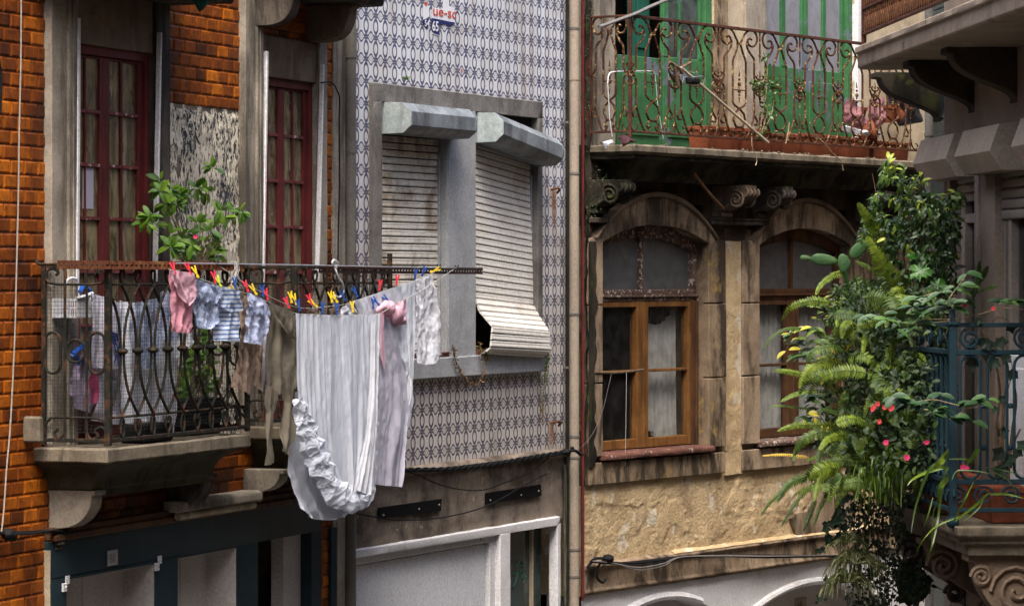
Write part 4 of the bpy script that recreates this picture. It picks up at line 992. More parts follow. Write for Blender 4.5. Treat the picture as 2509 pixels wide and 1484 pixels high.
# windows
def arched_window(a, b, frame_m, fan_m, lower_m, clear_l, glass_fan):
    o0, o1 = -.14, -.06
    w = b-a; mid = a+w*.485
    zt1, zt0 = Y.Z(1600,709,o1), Y.Z(1600,738,o1)
    g = MB(Y); n = 16; t = .055
    inn = arch_pts(a+t, b-t, zspr-.06, zcrn-.10); out = arch_pts(a, b, zspr, zcrn)
    for k in range(n): g.hexa([(inn[k][0],o0,inn[k][1]),(inn[k+1][0],o0,inn[k+1][1]),(out[k+1][0],o0,out[k+1][1]),(out[k][0],o0,out[k][1])],[(inn[k][0],o1,inn[k][1]),(inn[k+1][0],o1,inn[k+1][1]),(out[k+1][0],o1,out[k+1][1]),(out[k][0],o1,out[k][1])])
    g.box(a, a+t, o0, o1, zt0, zspr); g.box(b-t, b, o0, o1, zt0, zspr)
    win = build('arched_window', g, M[fan_m], YH, bevel=.004)
    g = MB(Y); g.box(mid-.016, mid+.016, o0+.02, o1-.01, zt1, zcrn-.1); build('fanlight_bar', g, M[fan_m], win, bevel=.003)
    g = MB(Y); P = [(s,-.105,z) for s,z in inn]; g.loc(P+[(b-t,-.105,zt1),(a+t,-.105,zt1)], [tuple(range(len(P)+2))]); build('fanlight_pane', g, M[glass_fan], win)
    g = MB(Y); 
    for kk, (oo, za, zb_) in enumerate(((.0,zt0,zt0+.03),(.02,zt0+.03,zt0+.055),(.005,zt0+.055,zt1))): g.box(a, b, o0, o1+oo, za+.001, zb_)
    build('transom', g, M['wood_worn' if fan_m == 'wood_worn' else frame_m], win, bevel=.004)
    g = MB(Y); g.box(a, a+.03, o0, o1+.01, zsl, zt0); build('window_frame', g, M[frame_m], win, bevel=.004)
    g = MB(Y); g.box(b-.085, b-.03, o0, o1+.01, zsl, zt0); g.box(b-.03, b, o0, o1+.02, zsl, zt0); build('window_frame', g, M[frame_m], win, bevel=.004)
    zm = Y.Z(1600, 907, o1)
    for l0, l1 in ((a+.031, mid-.002), (mid+.002, b-.086)):
        g = MB(Y); sw = (.03 if l0 < mid-.1 else .09, .09 if l0 < mid-.1 else .04)
        if lower_m == 'wood_ochre' and l0 > mid-.1: sw = (.07,.045)
        zt = zt0-.002; rb = .075
        g.box(l0, l0+sw[0], o0+.02, o1+.002, zsl+.004, zt); g.box(l1-sw[1], l1, o0+.02, o1+.002, zsl+.004, zt)
        g.box(l0+sw[0], l1-sw[1], o0+.02, o1-.002, zsl+.004, zsl+rb); g.box(l0+sw[0], l1-sw[1], o0+.02, o1-.002, zt-.04, zt); g.box(l0+sw[0], l1-sw[1], o0+.03, o1-.006, zm-.011, zm+.011)
        cs = build('casement', g, M[lower_m], win, bevel=.004)
        for za, zb_ in ((zsl+rb, zm-.011), (zm+.011, zt-.04)):
            g = MB(Y); g.box(l0+sw[0], l1-sw[1], -.104, -.100, za, zb_); build('window_pane', g, M['glass_curtain'], cs)
    return win, mid, zt0
w1, mid1, zt0 = arched_window(wA, wB, 'wood_dark', 'wood_worn', 'wood_ochre', .6, 'glass_dusty')
w2, mid2, _ = arched_window(vA, vB, 'wood_dark', 'wood_dark', 'wood_dark', .9, 'glass_dusty')
g = MB(Y); g.box(wA-.001, wB+.001, -.495, -.48, zsl, zcrn); g.box(vA-.001, vB+.001, -.495, -.48, zsl, zcrn); build('dark_interior', g, M['void'], YH)
def curtain(sa, sb, z0, z1, o, win, hang=0.0, rag=0.0, n=70):
    def f(u, v):
        s = sa+(sb-sa)*u; top = z1-hang*4*u*(1-u)*1.0
        bot = z0+rag*max(0,(.55-u))*1.2+.02*noise.noise(Vector((u*9,3,1)))*(1 if rag else 0)
        z = bot+(top-bot)*v
        return (s, o+.026*math.sin(u*52+1.5*noise.noise(Vector((u*3,v*1.5,2))))*(.5+.5*(1-v))+.008*noise.noise(Vector((u*12,v*3,7))), z)
    g = MB(Y); g.grid(f, n, 24); return build('curtain', g, M['curtain'], win)
curtain(mid1+.075, wB-.16, zsl+.06, zt0-.05, -.17, w1, .13, .25)
curtain(vA+.05, mid2-.05, zsl+.03, zt0-.03, -.16, w2); curtain(mid2+.08, vB-.1, zsl+.03, zt0-.03, -.16, w2)
for a, b, xx in ((wA-.02, wB+.05, 0), (vA-.015, vB+.02, 0)):
    g = MB(Y); g.ext_s([(-.14,zsl+.004),(.075,zsl-.012),(.085,zsl-.03),(.08,zsl-.055),(-.14,zsl-.06)], a, b); build('sill_board', g, M['wood_sill' if a < 1 else 'wood_worn'], YH, bevel=.004, rough=.004, cell=.04)
# eroded plaster under the windows
def eroded(u, v):
    s = y0+.02+(4.9-y0)*u; z = zband1-.02+(zap-zband1+.02)*v
    q = Vector((s*1.3, 2, z*1.9)); a = noise.fractal(q, .8, 2.1, 5)+.16*(z-zband1-.4)
    st = 1/(1+math.exp(-(a-.06)*46)); st2 = 1/(1+math.exp(-(noise.fractal(q*1.9+Vector((7,3,1)), .8, 2.2, 5)-.22)*46))
    h = .004+.007*st+.004*st2+.0022*noise.fractal(Vector((s*16, 2, z*16)), .7, 2.1, 4)*(1-st*.6)
    return (s, h, z)
g = MB(Y); g.grid(eroded, 260, 60); build('eroded_plaster', g, M['ochre'], YH)
g = MB(Y); g.box(y0, y1, -.5, 0, zband0-.02, zap); build('plaster_backing', g, M['ochre'], YH)
g = MB(Y); q = [Y.p(*kE(*p), .03) for p in ((2100,420),(2085,560),(2030,650),(1960,655),(1905,705),(1935,800),(1955,855),(1950,920),(2420,880),(2420,330),(2200,360))]
g.prism([(s,.0,z) for s,z in q], [(s,.034,z) for s,z in q]); build('smooth_render_patch', g, M['arch_stone'], YH, bevel=.008)
g = MB(Y); g.ext_s([(0,zband1+.004),(.05,zband1-.012),(.055,zband1-.03),(.03,zband1-.05),(.03,zband0+.03),(.045,zband0+.012),(.04,zband0),(0,zband0)], y0, y1); build('stone_band', g, M['arch_stone'], YH, rough=.004, cell=.06, bevel=.004)
g = MB(Y); g.ext_s([(0,zband1+.022),(.04,zband1+.004),(.05,zband1-.006),(0,zband1-.01)], Y.S(1640), 4.6); build('lit_fillet', g, M['ochre'], YH, rough=.006, cell=.03)
# whitewashed ground floor with two arches
cA = [Y.p(*kE(*p), .02) for p in ((560,1450),(860,1366),(1130,1430))]; cB = [Y.p(*kE(*p), .02) for p in ((1560,1450),(2090,1240),(2600,1420))]
def arch_fn(P):
    (sa, za), (sc, zc), (sb, zb) = P; w = max(sc-sa, sb-sc); return lambda s: zc-(.5*(za+zb)-zc)*-1*((s-sc)/w)**2 if abs(s-sc) <= w*1.45 else -9
fA, fB = arch_fn(cA), arch_fn(cB)
g = MB(Y); N = 200
vs = []; fs = []
for i in range(N+1):
    s = y0+(y1-y0)*i/N; lo = max(fA(s), fB(s), 0)
    vs += [(s,.0,lo),(s,.0,zband0),(s,-.22,lo)]
for i in range(N): fs += [(3*i,3*i+3,3*i+4,3*i+1), (3*i,3*i+2,3*i+5,3*i+3)]
g.loc(vs, fs); build('whitewashed_wall', g, M['white_wall'], YH)
for P, f in ((cA, fA), (cB, fB)):
    w = max(P[1][0]-P[0][0], P[2][0]-P[1][0])*1.1; pts = [(P[1][0]-w+2*w*k/24, .0, f(P[1][0]-w+2*w*k/24)+.01) for k in range(25)]
    g = MB(Y); g.tube(pts, .032, 8); build('arch_moulding', g, M['white_wall'], YH, rough=.003, cell=.04)
g = MB(Y); g.box(y0, y1, -.3, -.20, 0, zband0); build('arch_infill', g, M['board'], YH)
a = Y.p(1950, 1467, -.19); b = Y.p(1977, 1492, -.19); g = MB(Y); g.box(a[0], b[0], -.20, -.19, b[1], a[1]); pl = build('number_plate', g, M['cream_plaster'], YH, bevel=.002)
text_mesh('house_number', '68', Y, a[0]+(b[0]-a[0])*.15, -.1885, b[1]+(a[1]-b[1])*.2, (a[1]-b[1])*.58, M['ink'], pl, sx=.9)
# balcony: slab, cove, corbels
ys0 = Y.S(1438); oY = Y.O(ys0, 1557); ysE = Y.S(2300, oY)
def yledge(pr): return ledge(Y, ys0, ysE, oY, pr)
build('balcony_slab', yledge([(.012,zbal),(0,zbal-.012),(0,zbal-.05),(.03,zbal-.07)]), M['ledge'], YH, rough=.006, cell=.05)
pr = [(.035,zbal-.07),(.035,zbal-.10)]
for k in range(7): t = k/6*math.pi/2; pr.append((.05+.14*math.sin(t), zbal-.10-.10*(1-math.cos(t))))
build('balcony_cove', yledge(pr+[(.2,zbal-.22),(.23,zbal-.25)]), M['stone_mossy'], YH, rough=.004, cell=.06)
def corbel(x, mat, w=.17):
    s = Y.S(x); zt = zbal-.255; zb = zi+.01; om = .30; H = zt-zb
    P = [(0,zt),(om,zt),(om,zt-.03)]
    for k in range(15):
        t = k/14; P.append((.05+(om-.05)*(1-t)**.6*(1+.25*math.sin(t*math.pi*1.5)), zt-.03-(H-.08)*t))
    P += [(.09,zb+.03),(.09,zb),(0,zb)]
    g = MB(Y); g.ext_s(P, s, s+w)
    for e in (0, .33, .66, 1.0):
        g.tube([(s+w*e, p[0]+.004, p[1]) for p in P[2:-3]], .014, 6)
    r = .075; c = (om-.085, zt-.11)
    for ss in (s-.006, s+w+.006): g.tube([(ss, c[0]+r*(1-k/24*.85)*math.cos(2.2-k*.52), c[1]+r*(1-k/24*.85)*math.sin(2.2-k*.52)) for k in range(25)], .013, 5)
    return build('stone_corbel', g, M[mat], YH, bevel=.004, rough=.004, cell=.04)
corbel(1434, 'stone_mossy'); corbel(1745, 'stone_brown'); corbel(1836, 'stone_dark'); corbel(2090, 'stone_dark'); corbel(2165, 'stone_dark')
# upper storey behind the rail: two green doors
d0 = zbal-.02
D1a, D1b, D2a, D2b = Y.S(1500), Y.S(1750), Y.S(1871), Y.S(2094)
g = MB(Y)
for a, b in ((y0, D1a), (D1b, D2a), (D2b, y1)): g.box(a, b, -.5, 0, zbal, TOPZ+.6)
g.box(D1a, D1b, -.5, 0, zbal+2.4, TOPZ+.6); g.box(D2a, D2b, -.5, 0, zbal+2.4, TOPZ+.6)
build('upper_wall', g, M['cream_plaster'], YH)
for a, b, m in ((Y.S(1457,.03), D1a, 'stone_pale'), (D1b, Y.S(1784,.03), 'ochre_stone'), (Y.S(1828,.03), D2a, 'stone_pale'), (D2b, Y.S(2110,.03), 'white_wall')):
    g = MB(Y); g.box(a, b, -.1, .03, zbal, zbal+2.5); build('stone_jamb', g, M[m], YH, bevel=.005, rough=.003, cell=.08)
g = MB(Y); g.box(D1a, D1b, -.49, -.48, zbal, zbal+2.4); g.box(D2a, D2b, -.49, -.48, zbal, zbal+2.4); build('dark_room', g, M['void'], YH)
zG1 = Y.Z(1690, 145, -.05); zG2 = Y.Z(1960, 168, -.05)
def leaf(a, b, o, zg, panes, mat, ztop=2.38, name='door_leaf', glass='pane_r'):
    g = MB(Y); h = .03
    g.box(a, b, o-h, o, d0, zg); g.box(a+.06, b-.06, o, o+.012, d0+.12, zg-.1)
    xs = [a]+[q for p in panes for q in p]+[b]
    for k in range(0, len(xs), 2): g.box(xs[k], xs[k+1], o-h, o+.004, zg, zbal+ztop)
    lo = build(name, g, M[mat], YH, bevel=.004)
    for p in panes:
        zb = [zg, zbal+ztop]
        q = MB(Y); q.box(p[0], p[1], o-.02, o-.016, zg, zbal+ztop); build('window_pane', q, M[glass], lo)
    return lo
g = MB(Y)
for a, b in ((D1a, D1a+.03), (D1b-.10, D1b), (D2a, D2a+.035), (D2b-.09, D2b)): g.box(a, b, -.14, -.02, zbal, zbal+2.4)
build('door_frame', g, M['green_door'], YH, bevel=.004)
leaf(Y.S(1625,-.05), D1b-.105, -.05, zG1, [(Y.S(1637,-.05), Y.S(1664,-.05)), (Y.S(1669,-.05), Y.S(1713,-.05))], 'green_door')
g = MB(Y); a, b = Y.S(1512,-.05), Y.S(1622,-.05); g.box(a, b, -.09, -.05, d0, zG1-.02); g.box(a+.06,b-.06,-.05,-.038,d0+.12,zG1-.14); build('door_panel', g, M['green_door'], YH, bevel=.004)
g = MB(Y); a, b = Y.S(1546,-.2), Y.S(1592,-.2); g.box(a, b, -.24, -.2, zG1-.03, zbal+2.38); g.box(a+.07, b-.05, -.2, -.188, zG1+.06, zG1+.5); build('door_leaf', g, M['teal_door'], YH, bevel=.006, label='teal inner shutter standing ajar')
md = Y.S(1971,-.05)
leaf(D2a+.037, md-.002, -.05, zG2, [(Y.S(1878,-.05), Y.S(1914,-.05)), (Y.S(1924,-.05), Y.S(1963,-.05))], 'green_door', glass='pane_pale'); leaf(md+.002, D2b-.092, -.05, zG2, [(Y.S(1979,-.05), Y.S(2015,-.05)), (Y.S(2023,-.05), Y.S(2061,-.05))], 'green_door', glass='pane_pale')
def cur2(u, v): 
    s = D2a+.05+(D2b-D2a-.1)*u; return (s, -.12+.02*math.sin(u*38)+.01*noise.noise(Vector((u*9,v*3,1))), zG2-.05+(2.2)*v)
g = MB(Y); g.grid(cur2, 60, 10); build('curtain', g, M['curtain'], YH)

# ---------------------------------------------------------------- rusty wrought-iron balustrade
yp0 = Y.S(1445,.03); oB = Y.O(yp0, 1544); ypE = ysE-.06
zt_, zb_ = Y.Z(1544, 39, oB), Y.Z(1544, 322, oB)
RH = zt_-zb_
def uy(y): return zt_-(y-172)/(1100-172)*RH*1.0      # pattern coordinate to height
PERc = (Y.S(kA(1480,0)[0],oB)-Y.S(kA(765,0)[0],oB))/2; US = PERc/350
g = MB(Y)
def sq(s0, s1, o0, o1, z0, z1): g.box(s0, s1, o0, o1, z0, z1)
w = .012
sq(yp0-.05, yp0+.012, .0, .03, zb_-.02, zt_+.02); g.box(yp0-w, yp0+w, .02, .02+2*w, zb_-.03, zt_)
g.box(yp0-w, yp0+w, oB-w, oB+w, zb_-.04, zt_+.13); g.box(yp0-.02, yp0+.02, oB-.02, oB+.02, zt_+.002, zt_+.012)
g.box(yp0-.02, ypE, oB-.016, oB+.016, zt_-.010, zt_+.012); g.box(yp0-.012, yp0+.012, .0, oB-.013, zt_-.006, zt_+.010)
g.box(yp0, ypE, oB-.011, oB+.011, zb_-.008, zb_+.008); g.box(yp0-.011, yp0+.011, .0, oB-.011, zb_-.008, zb_+.008)
rail = build('railing', g, M['iron_ydark'], YH, bevel=.002)
T1 = .0088
HALF = {
 'heart': [(8,295),(30,250),(55,200),(85,176),(120,176),(148,210),(150,262),(130,300),(100,310),(76,292),(72,262),(88,243),(104,252)],
 'neck': [(66,270),(62,300),(70,335),(95,375),(120,405),(126,432),(126,585),(140,620),(168,640)],
 'foot': [(172,640),(145,645),(128,665),(126,700),(126,890),(138,915),(156,945),(147,975),(126,972)],
 'sweep': [(126,890),(116,930),(96,1000),(74,1070),(56,1090),(34,1085),(26,1060),(40,1045)],
 'waist': [(10,300),(28,365),(50,425),(56,450),(56,795),(40,820),(0,846),(-40,890),(-50,945),(-28,998),(0,1004)],
 'curl': [(2,1004),(30,1012),(48,1040),(36,1062),(16,1052)],
}
def unit(s_c, place, scale=1.0, nm='baluster', both=True):
    q = MB(Y)
    for key, pts in HALF.items():
        for sg in ((-1, 1) if both else (1,)):
            P = [place(s_c, sg*x*US*scale, uy(y)) for x, y in pts]
            q.tube(cr(P, 3) if key in ('heart','sweep','curl') else P, T1*(1.0 if key != 'curl' else .8), 5)
    def pt(x, y): return place(s_c, x*US*scale, uy(y))
    q.tube([pt(0,285),pt(0,292),pt(0,300),pt(0,308)], .022, 8)                              # collar
    q.tube([pt(-55,690),pt(55,690)], .005, 5)
    for y, r in ((540,.003),(575,.008),(600,.005),(640,.014),(665,.007),(690,.012),(720,.013),(745,.006),(785,.002)): pass
    q.tube([pt(0,520),pt(0,575)], .0015, 5, r1=.008)
    for y, r in ((600,.010),(640,.015),(668,.009),(700,.013),(730,.009),(755,.006)): q.ball(pt(0,y), r, 6, 1.2)
    q.tube([pt(0,755),pt(0,800)], .006, 5, r1=.0015)
    return build(nm, q, M['iron_y'], rail)
def orn(s_c, place):
    q = MB(Y)
    def pt(x, y): return place(s_c, x*US, uy(y))
    q.tube([pt(0,178),pt(0,400)], .0065, 5); q.ball(pt(0,380), .011, 6, 1.4); q.tube([pt(0,390),pt(0,450)], .007, 5, r1=.0015)
    for y, r in ((560,.009),(590,.013),(622,.018),(655,.020),(690,.014),(718,.017),(745,.010)): q.ball(pt(0,y), r, 6, 1.1)
    for sg in (-1,1):
        for y in (575,640,715): q.tube(cr([pt(0,y+10),pt(sg*24,y+4),pt(sg*34,y-16),pt(sg*22,y-24)],3), .007, 5)
        q.tube(cr([pt(sg*4,1000),pt(sg*18,1062),pt(sg*40,1088),pt(sg*66,1078),pt(sg*70,1048),pt(sg*52,1036)],3), .006, 5)
    q.tube([pt(0,505),pt(0,560)], .0015, 5, r1=.008); q.tube([pt(0,750),pt(0,810)], .008, 5, r1=.0015)
    q.tube([pt(0,850),pt(0,930),pt(0,1020),pt(0,1090)], .005, 5); q.ball(pt(0,915), .010, 6, 1.4); q.tube([pt(0,905),pt(0,850)], .007, 5, r1=.0012)
    return build('rail_ornament', q, M['iron_y'], rail)
front = lambda sc, dx, z: (sc+dx, oB, z)
s_first = Y.S(kA(765,0)[0], oB)
k = 0
while s_first+k*PERc < ypE-.1:
    unit(s_first+k*PERc, front)
    orn(s_first+(k+.5)*PERc, front); k += 1
side = lambda sc, dx, z: (yp0, sc+dx, z)
unit(.02+oB*.48, side, (oB*.9)/(PERc)*.98); orn(yp0, lambda sc, dx, z: (yp0, oB+dx*.5, z)); 
# ================================================================ dark house on the right with the planted balcony
RH_ = thing('dark_house', R.w(0, 0, 0), 'shadowy taupe house on the right with two projecting balconies and boxed roller shutters', 'house')
def k2(x, y): return 1882+x*.3435, y*.3435
def k5(x, y): return 2195.4+x*.2642, 392+y*.2642
def k6(x, y): return 2117+x*.2113, 745+y*.2113
def k8(x, y): return 1960+x*.2606, 1098+y*.2606
sE = R.S(2289); sG = R.S(2311, .02)
g = MB(R); g.box(-17.5, sE, -6, -.12, 0, 11.0); build('wall', g, M['rwall'], RH_)
q1, q0 = R.S(2335), R.S(2407); p1 = R.S(2445); zW = R.Z(2335, 430)
zfl = R.Z(2340, 1285, .3)
g = MB(R)
g.box(sG, sE, -.12, 0, 0, 11.0)
build('green_tile_strip', g, M['green_tile'], RH_)
g = MB(R)
for k in range(60): 
    z = 1.0+k*.15
    if z < 8: g.box(sG+.002, sE-.002, 0, .006, z+.004, z+.146)
build('green_tiles', g, M['green_tile'], RH_, bevel=.003)
g = MB(R)
g.box(-17.5, sG, -.12, .015, zW, 11.0); g.box(q1, sG, -.12, .015, 0, zW); g.box(p1, q0, -.12, .015, zfl, zW); g.box(-17.5, q1, -.12, .01, 0, zfl-.02)
g.box(-17.5, p1-1.5, -.12, .015, zfl, zW)
build('render_surround', g, M['rwall'], RH_)
g = MB(R); g.box(q0-.03, q0+.06, -.1, .03, zfl, zW); build('window_post', g, M['rframe'], RH_, bevel=.004)
g = MB(R); g.box(q1-.02, q1+.05, -.1, .022, zfl, zW); build('window_post', g, M['rframe'], RH_, bevel=.004)
# window one
def slats(n, a, b, zt, nm, pitch=.05):
    g = MB(R)
    for k in range(n): g.ext_s([(-.03,zt-k*pitch),(-.018,zt-k*pitch-.01),(-.018,zt-k*pitch-pitch+.008),(-.03,zt-k*pitch-pitch+.002)], a, b)
    return build(nm, g, M['rframe'], RH_, bevel=.002)
slats(3, q0+.06, q1-.02, zW, 'roller_shutter'); slats(5, p1-1.5, p1, zW+.0, 'roller_shutter', .052)
def win(a, b, zt, bars, cross):
    g = MB(R)
    for c, w_ in bars: g.box(c-w_, c+w_, -.09, -.03, zfl, zt)
    for z in cross: g.box(a, b, -.09, -.034, z-.025, z+.025)
    fo = build('window_frame', g, M['rframe'], RH_, bevel=.004)
    g = MB(R); g.box(a, b, -.075, -.07, zfl, zt); build('window_pane', g, M['glass_dark'], fo); return fo
a, b = q0+.06, q1-.02
win(a, b, zW, [(R.S(2345,-.05),.05),(R.S(2368,-.05),.05),(R.S(2402,-.05),.06)], [R.Z(2380,535,-.05), R.Z(2380,835,-.05)])
win(p1-1.5, p1, zW, [(p1-.06,.05),(R.S(2480,-.05),.06),(p1-1.0,.05)], [R.Z(2490,880,-.05)])
g = MB(R); g.box(p1-1.45, R.S(2476,-.03), -.028, -.005, zfl, R.Z(2490,870)); g.box(p1-1.4, R.S(2484,-.01), -.005, .006, zfl+.15, R.Z(2490,900)); build('door_panel', g, M['white_frame'], RH_, bevel=.006)
def rc(u, v):
    s = p1-1.5+(1.5)*u; return (s, -.11+.012*math.sin(u*60), zfl+(zW-zfl)*v)
g = MB(R); g.grid(rc, 80, 4); build('curtain', g, M['c_grey'], RH_)
# concrete shutter boxes
zf = R.Z(2239, 403, .17); ztp = R.Z(2249.5, 347, .145); zbt = R.Z(2263, 445, .12)
P = [(0,ztp+.02),(.13,ztp+.006),(.178,zf),(.118,zbt),(0,zbt)]
for sa, sb in ((R.S(2320,.17), R.S(2239,.17)), (R.S(2428,.17), R.S(2340.6,.17)), (R.S(2428,.17)-1.3, R.S(2480,.17))):
    g = MB(R); g.ext_s(P, sa, sb); build('shutter_box', g, M['rbox'], RH_, bevel=.002, sharp=20)
# upper balcony
oU = .50; sU = R.S(2095, oU)
zA, zB2, zC = R.Z(2095,117,oU), R.Z(2095,134,oU), R.Z(2101,169,oU)
g = MB(R)
g.ext_s([(-.1,zA),(oU,zA),(oU,zB2+.004),(oU-.015,zB2),(oU-.018,zB2-.006),(oU-.014,zC+.012),(oU-.03,zC),(-.1,zC)], -16, sU)
build('upper_balcony_slab', g, M['rconcrete'], RH_, bevel=.004, rough=.004, cell=.08)
def rbracket(s, w, om, zt, zb, mat, nm='bracket', sc=None):
    n = 16; pts = [(0,zt),(om,zt),(om,zt-.03),(om-.03,zt-.035)]
    for k in range(n+1):
        t = k/n; pts.append((om*.86*(1-t)**1.25+.02+.035*math.sin(t*math.pi*2), zt-.045-(zt-zb-.05)*(t**.8)))
    pts += [(0,zb)]
    g = MB(R); g.ext_s(pts, s, s+w)
    for c, r in (sc if sc is not None else (((om-.11, zt-.13), .085), ((.07, zb+.07), .055))):
        g.tube([(s-.006, c[0]+r*(1-k/26*.85)*math.cos(k*.5), c[1]+r*(1-k/26*.85)*math.sin(k*.5)) for k in range(27)], .013, 5)
    return build(nm, g, M[mat], RH_, bevel=.004, rough=.003, cell=.05)
for x in (2306, 2395, 2500): rbracket(R.S(x), .16, .36, zC-.001, zC-.27, 'stone_mossy' if x == 2306 else 'soot_shade', 'upper_bracket', ())  # bracket stone coloured black to stand for the shade under the slab
g = MB(R); oR_u = oU-.05
zr0 = R.Z(2117, 84, oR_u); zr1 = zr0+.135; zr2 = zr0+.30; su = R.S(2117, oR_u)
for z in (zr0, zr1, zr2): g.box(-14, su, oR_u-.012, oR_u+.012, z-.007, z+.007)
g.box(su-.012, su+.012, oR_u-.012, oR_u+.012, zr0-.05, zr2+.6)
urail = build('upper_railing', g, M['iron_ydark'], RH_, bevel=.002)
k = 0
while k < 62:
    s = su-.05-k*.062; g = MB(R)
    for z0 in (zr0+.007, zr1+.007):
        H = .118; pr = [(.004,0),(.014,.12),(.022,.3),(.025,.45),(.014,.62),(.008,.7),(.015,.82),(.005,1)]
        for i in range(len(pr)-1):
            (w0,h0),(w1,h1) = pr[i], pr[i+1]
            g.hexa([(s-w0,oR_u-.006,z0+h0*H),(s+w0,oR_u-.006,z0+h0*H),(s+w0,oR_u+.006,z0+h0*H),(s-w0,oR_u+.006,z0+h0*H)],[(s-w1,oR_u-.006,z0+h1*H),(s+w1,oR_u-.006,z0+h1*H),(s+w1,oR_u+.006,z0+h1*H),(s-w1,oR_u+.006,z0+h1*H)])
    build('baluster', g, M['iron_rust'], urail); k += 1
# lower balcony
sN = -.09; oL_ = R.O(sN, 2346); zt = R.Z(2346,1291,oL_)
px_ = 8363.3/15.9
def off(y): return zt-(y-1291)/px_
lvl = [(0,1291),(0,1312),(.012,1319),(.03,1324),(.034,1330),(.03,1333),(.05,1337),(.06,1342),(.062,1364)]
sF = 2.15
g = MB(R); vs = []; fs = []; n = len(lvl)
for i, y in lvl: vs += [(sF-i,-.05,off(y)),(sF-i,oL_-i,off(y)),(sN+i,oL_-i,off(y)),(sN+i,-.05,off(y))]
for k in range(n-1): fs += [(4*k+j,4*k+j+1,4*k+5+j,4*k+4+j) for j in range(3)]
fs += [(0,1,2,3),(4*n-1,4*n-2,4*n-3,4*n-4)]
g.loc(vs, fs); build('lower_balcony_slab', g, M['ledge'], RH_, bevel=.004, rough=.004, cell=.05)
zb0 = off(1364)
rbracket(.02, .17, .36, zb0-.001, zb0-.55, 'stone_brown', 'lower_bracket', (((.13, zb0-.17), .125), ((.30, zb0-.10), .05))); rbracket(1.0, .17, .40, zb0-.001, zb0-.42, 'stone_brown', 'lower_bracket'); rbracket(1.85, .17, .40, zb0-.001, zb0-.42, 'stone_dark', 'lower_bracket')
sp = .0; oP = R.O(sp, 2334.5)
Zp = lambda y: R.Z(2334, y, oP)
zTop, zMid, zLo, zBot = Zp(796), Zp(863), Zp(1180), Zp(1249)
g = MB(R)
g.box(sp-.017, sp+.017, oP-.017, oP+.017, zt-.0, zTop+.012); g.box(sp-.024, sp+.024, oP-.024, oP+.024, zTop+.0, zTop+.014); g.box(sp-.010, sp+.010, oP-.010, oP+.010, zTop+.013, Zp(757)); g.ball((sp,oP,zt+.02), .032, 10)
for z, w_ in ((zTop,.010),(zMid,.012),(zLo,.012),(zBot,.010)):
    g.box(sp-w_, sp+w_, .02, oP-.018, z-w_, z+w_); g.box(sp+.018, sF-.1, oP-w_, oP+w_, z-w_, z+w_)
g.box(sF-.1, sF-.07, oP-.015, oP+.015, zt, zTop)
lrail = build('lower_railing', g, M['iron_blue'], RH_, bevel=.002)
def loops(place, a, b, pitch=.128):
    k = 0; c = a+.064
    while c+.05 < b+.02:
        g = MB(R); r = .047; T_ = .0075
        pts = [place(c-r, zLo+.05+.0)]
        def arc(zc, a0, a1, m=8): return [place(c+r*math.cos(a0+(a1-a0)*i/m), zc+r*math.sin(a0+(a1-a0)*i/m)) for i in range(m+1)]
        g.tube(arc(zMid-.014-r, 0, math.pi)+arc(zLo+.014+r, math.pi, 2*math.pi), T_, 6, closed=True)
        for zc in (zMid-.25, zLo+.16): g.ball(place(c+.064, zc), .014, 8); g.tube([place(c+.049,zc),place(c+.08,zc)], .006, 5)
        build('loop_bar', g, M['iron_blue'], lrail)
        if k % 2 == 0:
            g = MB(R); zc = (zTop+zMid)/2; rr = .05; cc = c+.0
            g.tube([place(cc+rr*(1-i/26*.8)*math.cos(i*.42+2), zc+rr*(1-i/26*.8)*math.sin(i*.42+2)) for i in range(27)], .007, 5)
            zc = (zLo+zBot)/2
            build('scroll', g, M['iron_blue'], lrail)
            for sg in (-1,1):
                g = MB(R); g.tube([place(cc+sg*.062+sg*.052*(1-i/24*.85)*math.cos(i*.5), zc+.048*(1-i/24*.85)*math.sin(i*.5)) for i in range(25)], .006, 5); build('scroll', g, M['iron_blue'], lrail)
        c += pitch; k += 1
loops(lambda t, z: (sp, oP-.018-t, z), 0, oP-.03)
loops(lambda t, z: (sp+.018+t, oP, z), 0, sF-.2, .122)
# pots on the balcony floor
POTS = []
def trough(fr, s0, s1, o0, o1, z, h, label, nm='planter', mat='terracotta', grp=None, soil=True):
    g = MB(fr); e = .012
    g.hexa([(s0+e,o0+e,z),(s1-e,o0+e,z),(s1-e,o1-e,z),(s0+e,o1-e,z)],[(s0,o0,z+h*.82),(s1,o0,z+h*.82),(s1,o1,z+h*.82),(s0,o1,z+h*.82)])
    g.box(s0-.008, s1+.008, o0-.008, o1+.008, z+h*.82+.0005, z+h)
    o = build(nm, g, M[mat], None, bevel=.004); tag(o, label, 'planter', grp); return o
trough(R, .12, .62, .06, .24, zt+.002, .17, 'long terracotta trough behind the corner post of the blue railing')
trough(R, .75, 1.5, .16, .36, zt+.002, .19, 'terracotta trough hidden deep in the greenery of the lower right balcony')
downpipe('downpipe', 'grey downpipe at the far end of the dark right-hand house', R, 2279, -.02, .030, 'pipe_grey', [(330,'c'),(470,'c')], clampmat='pipe_grey')
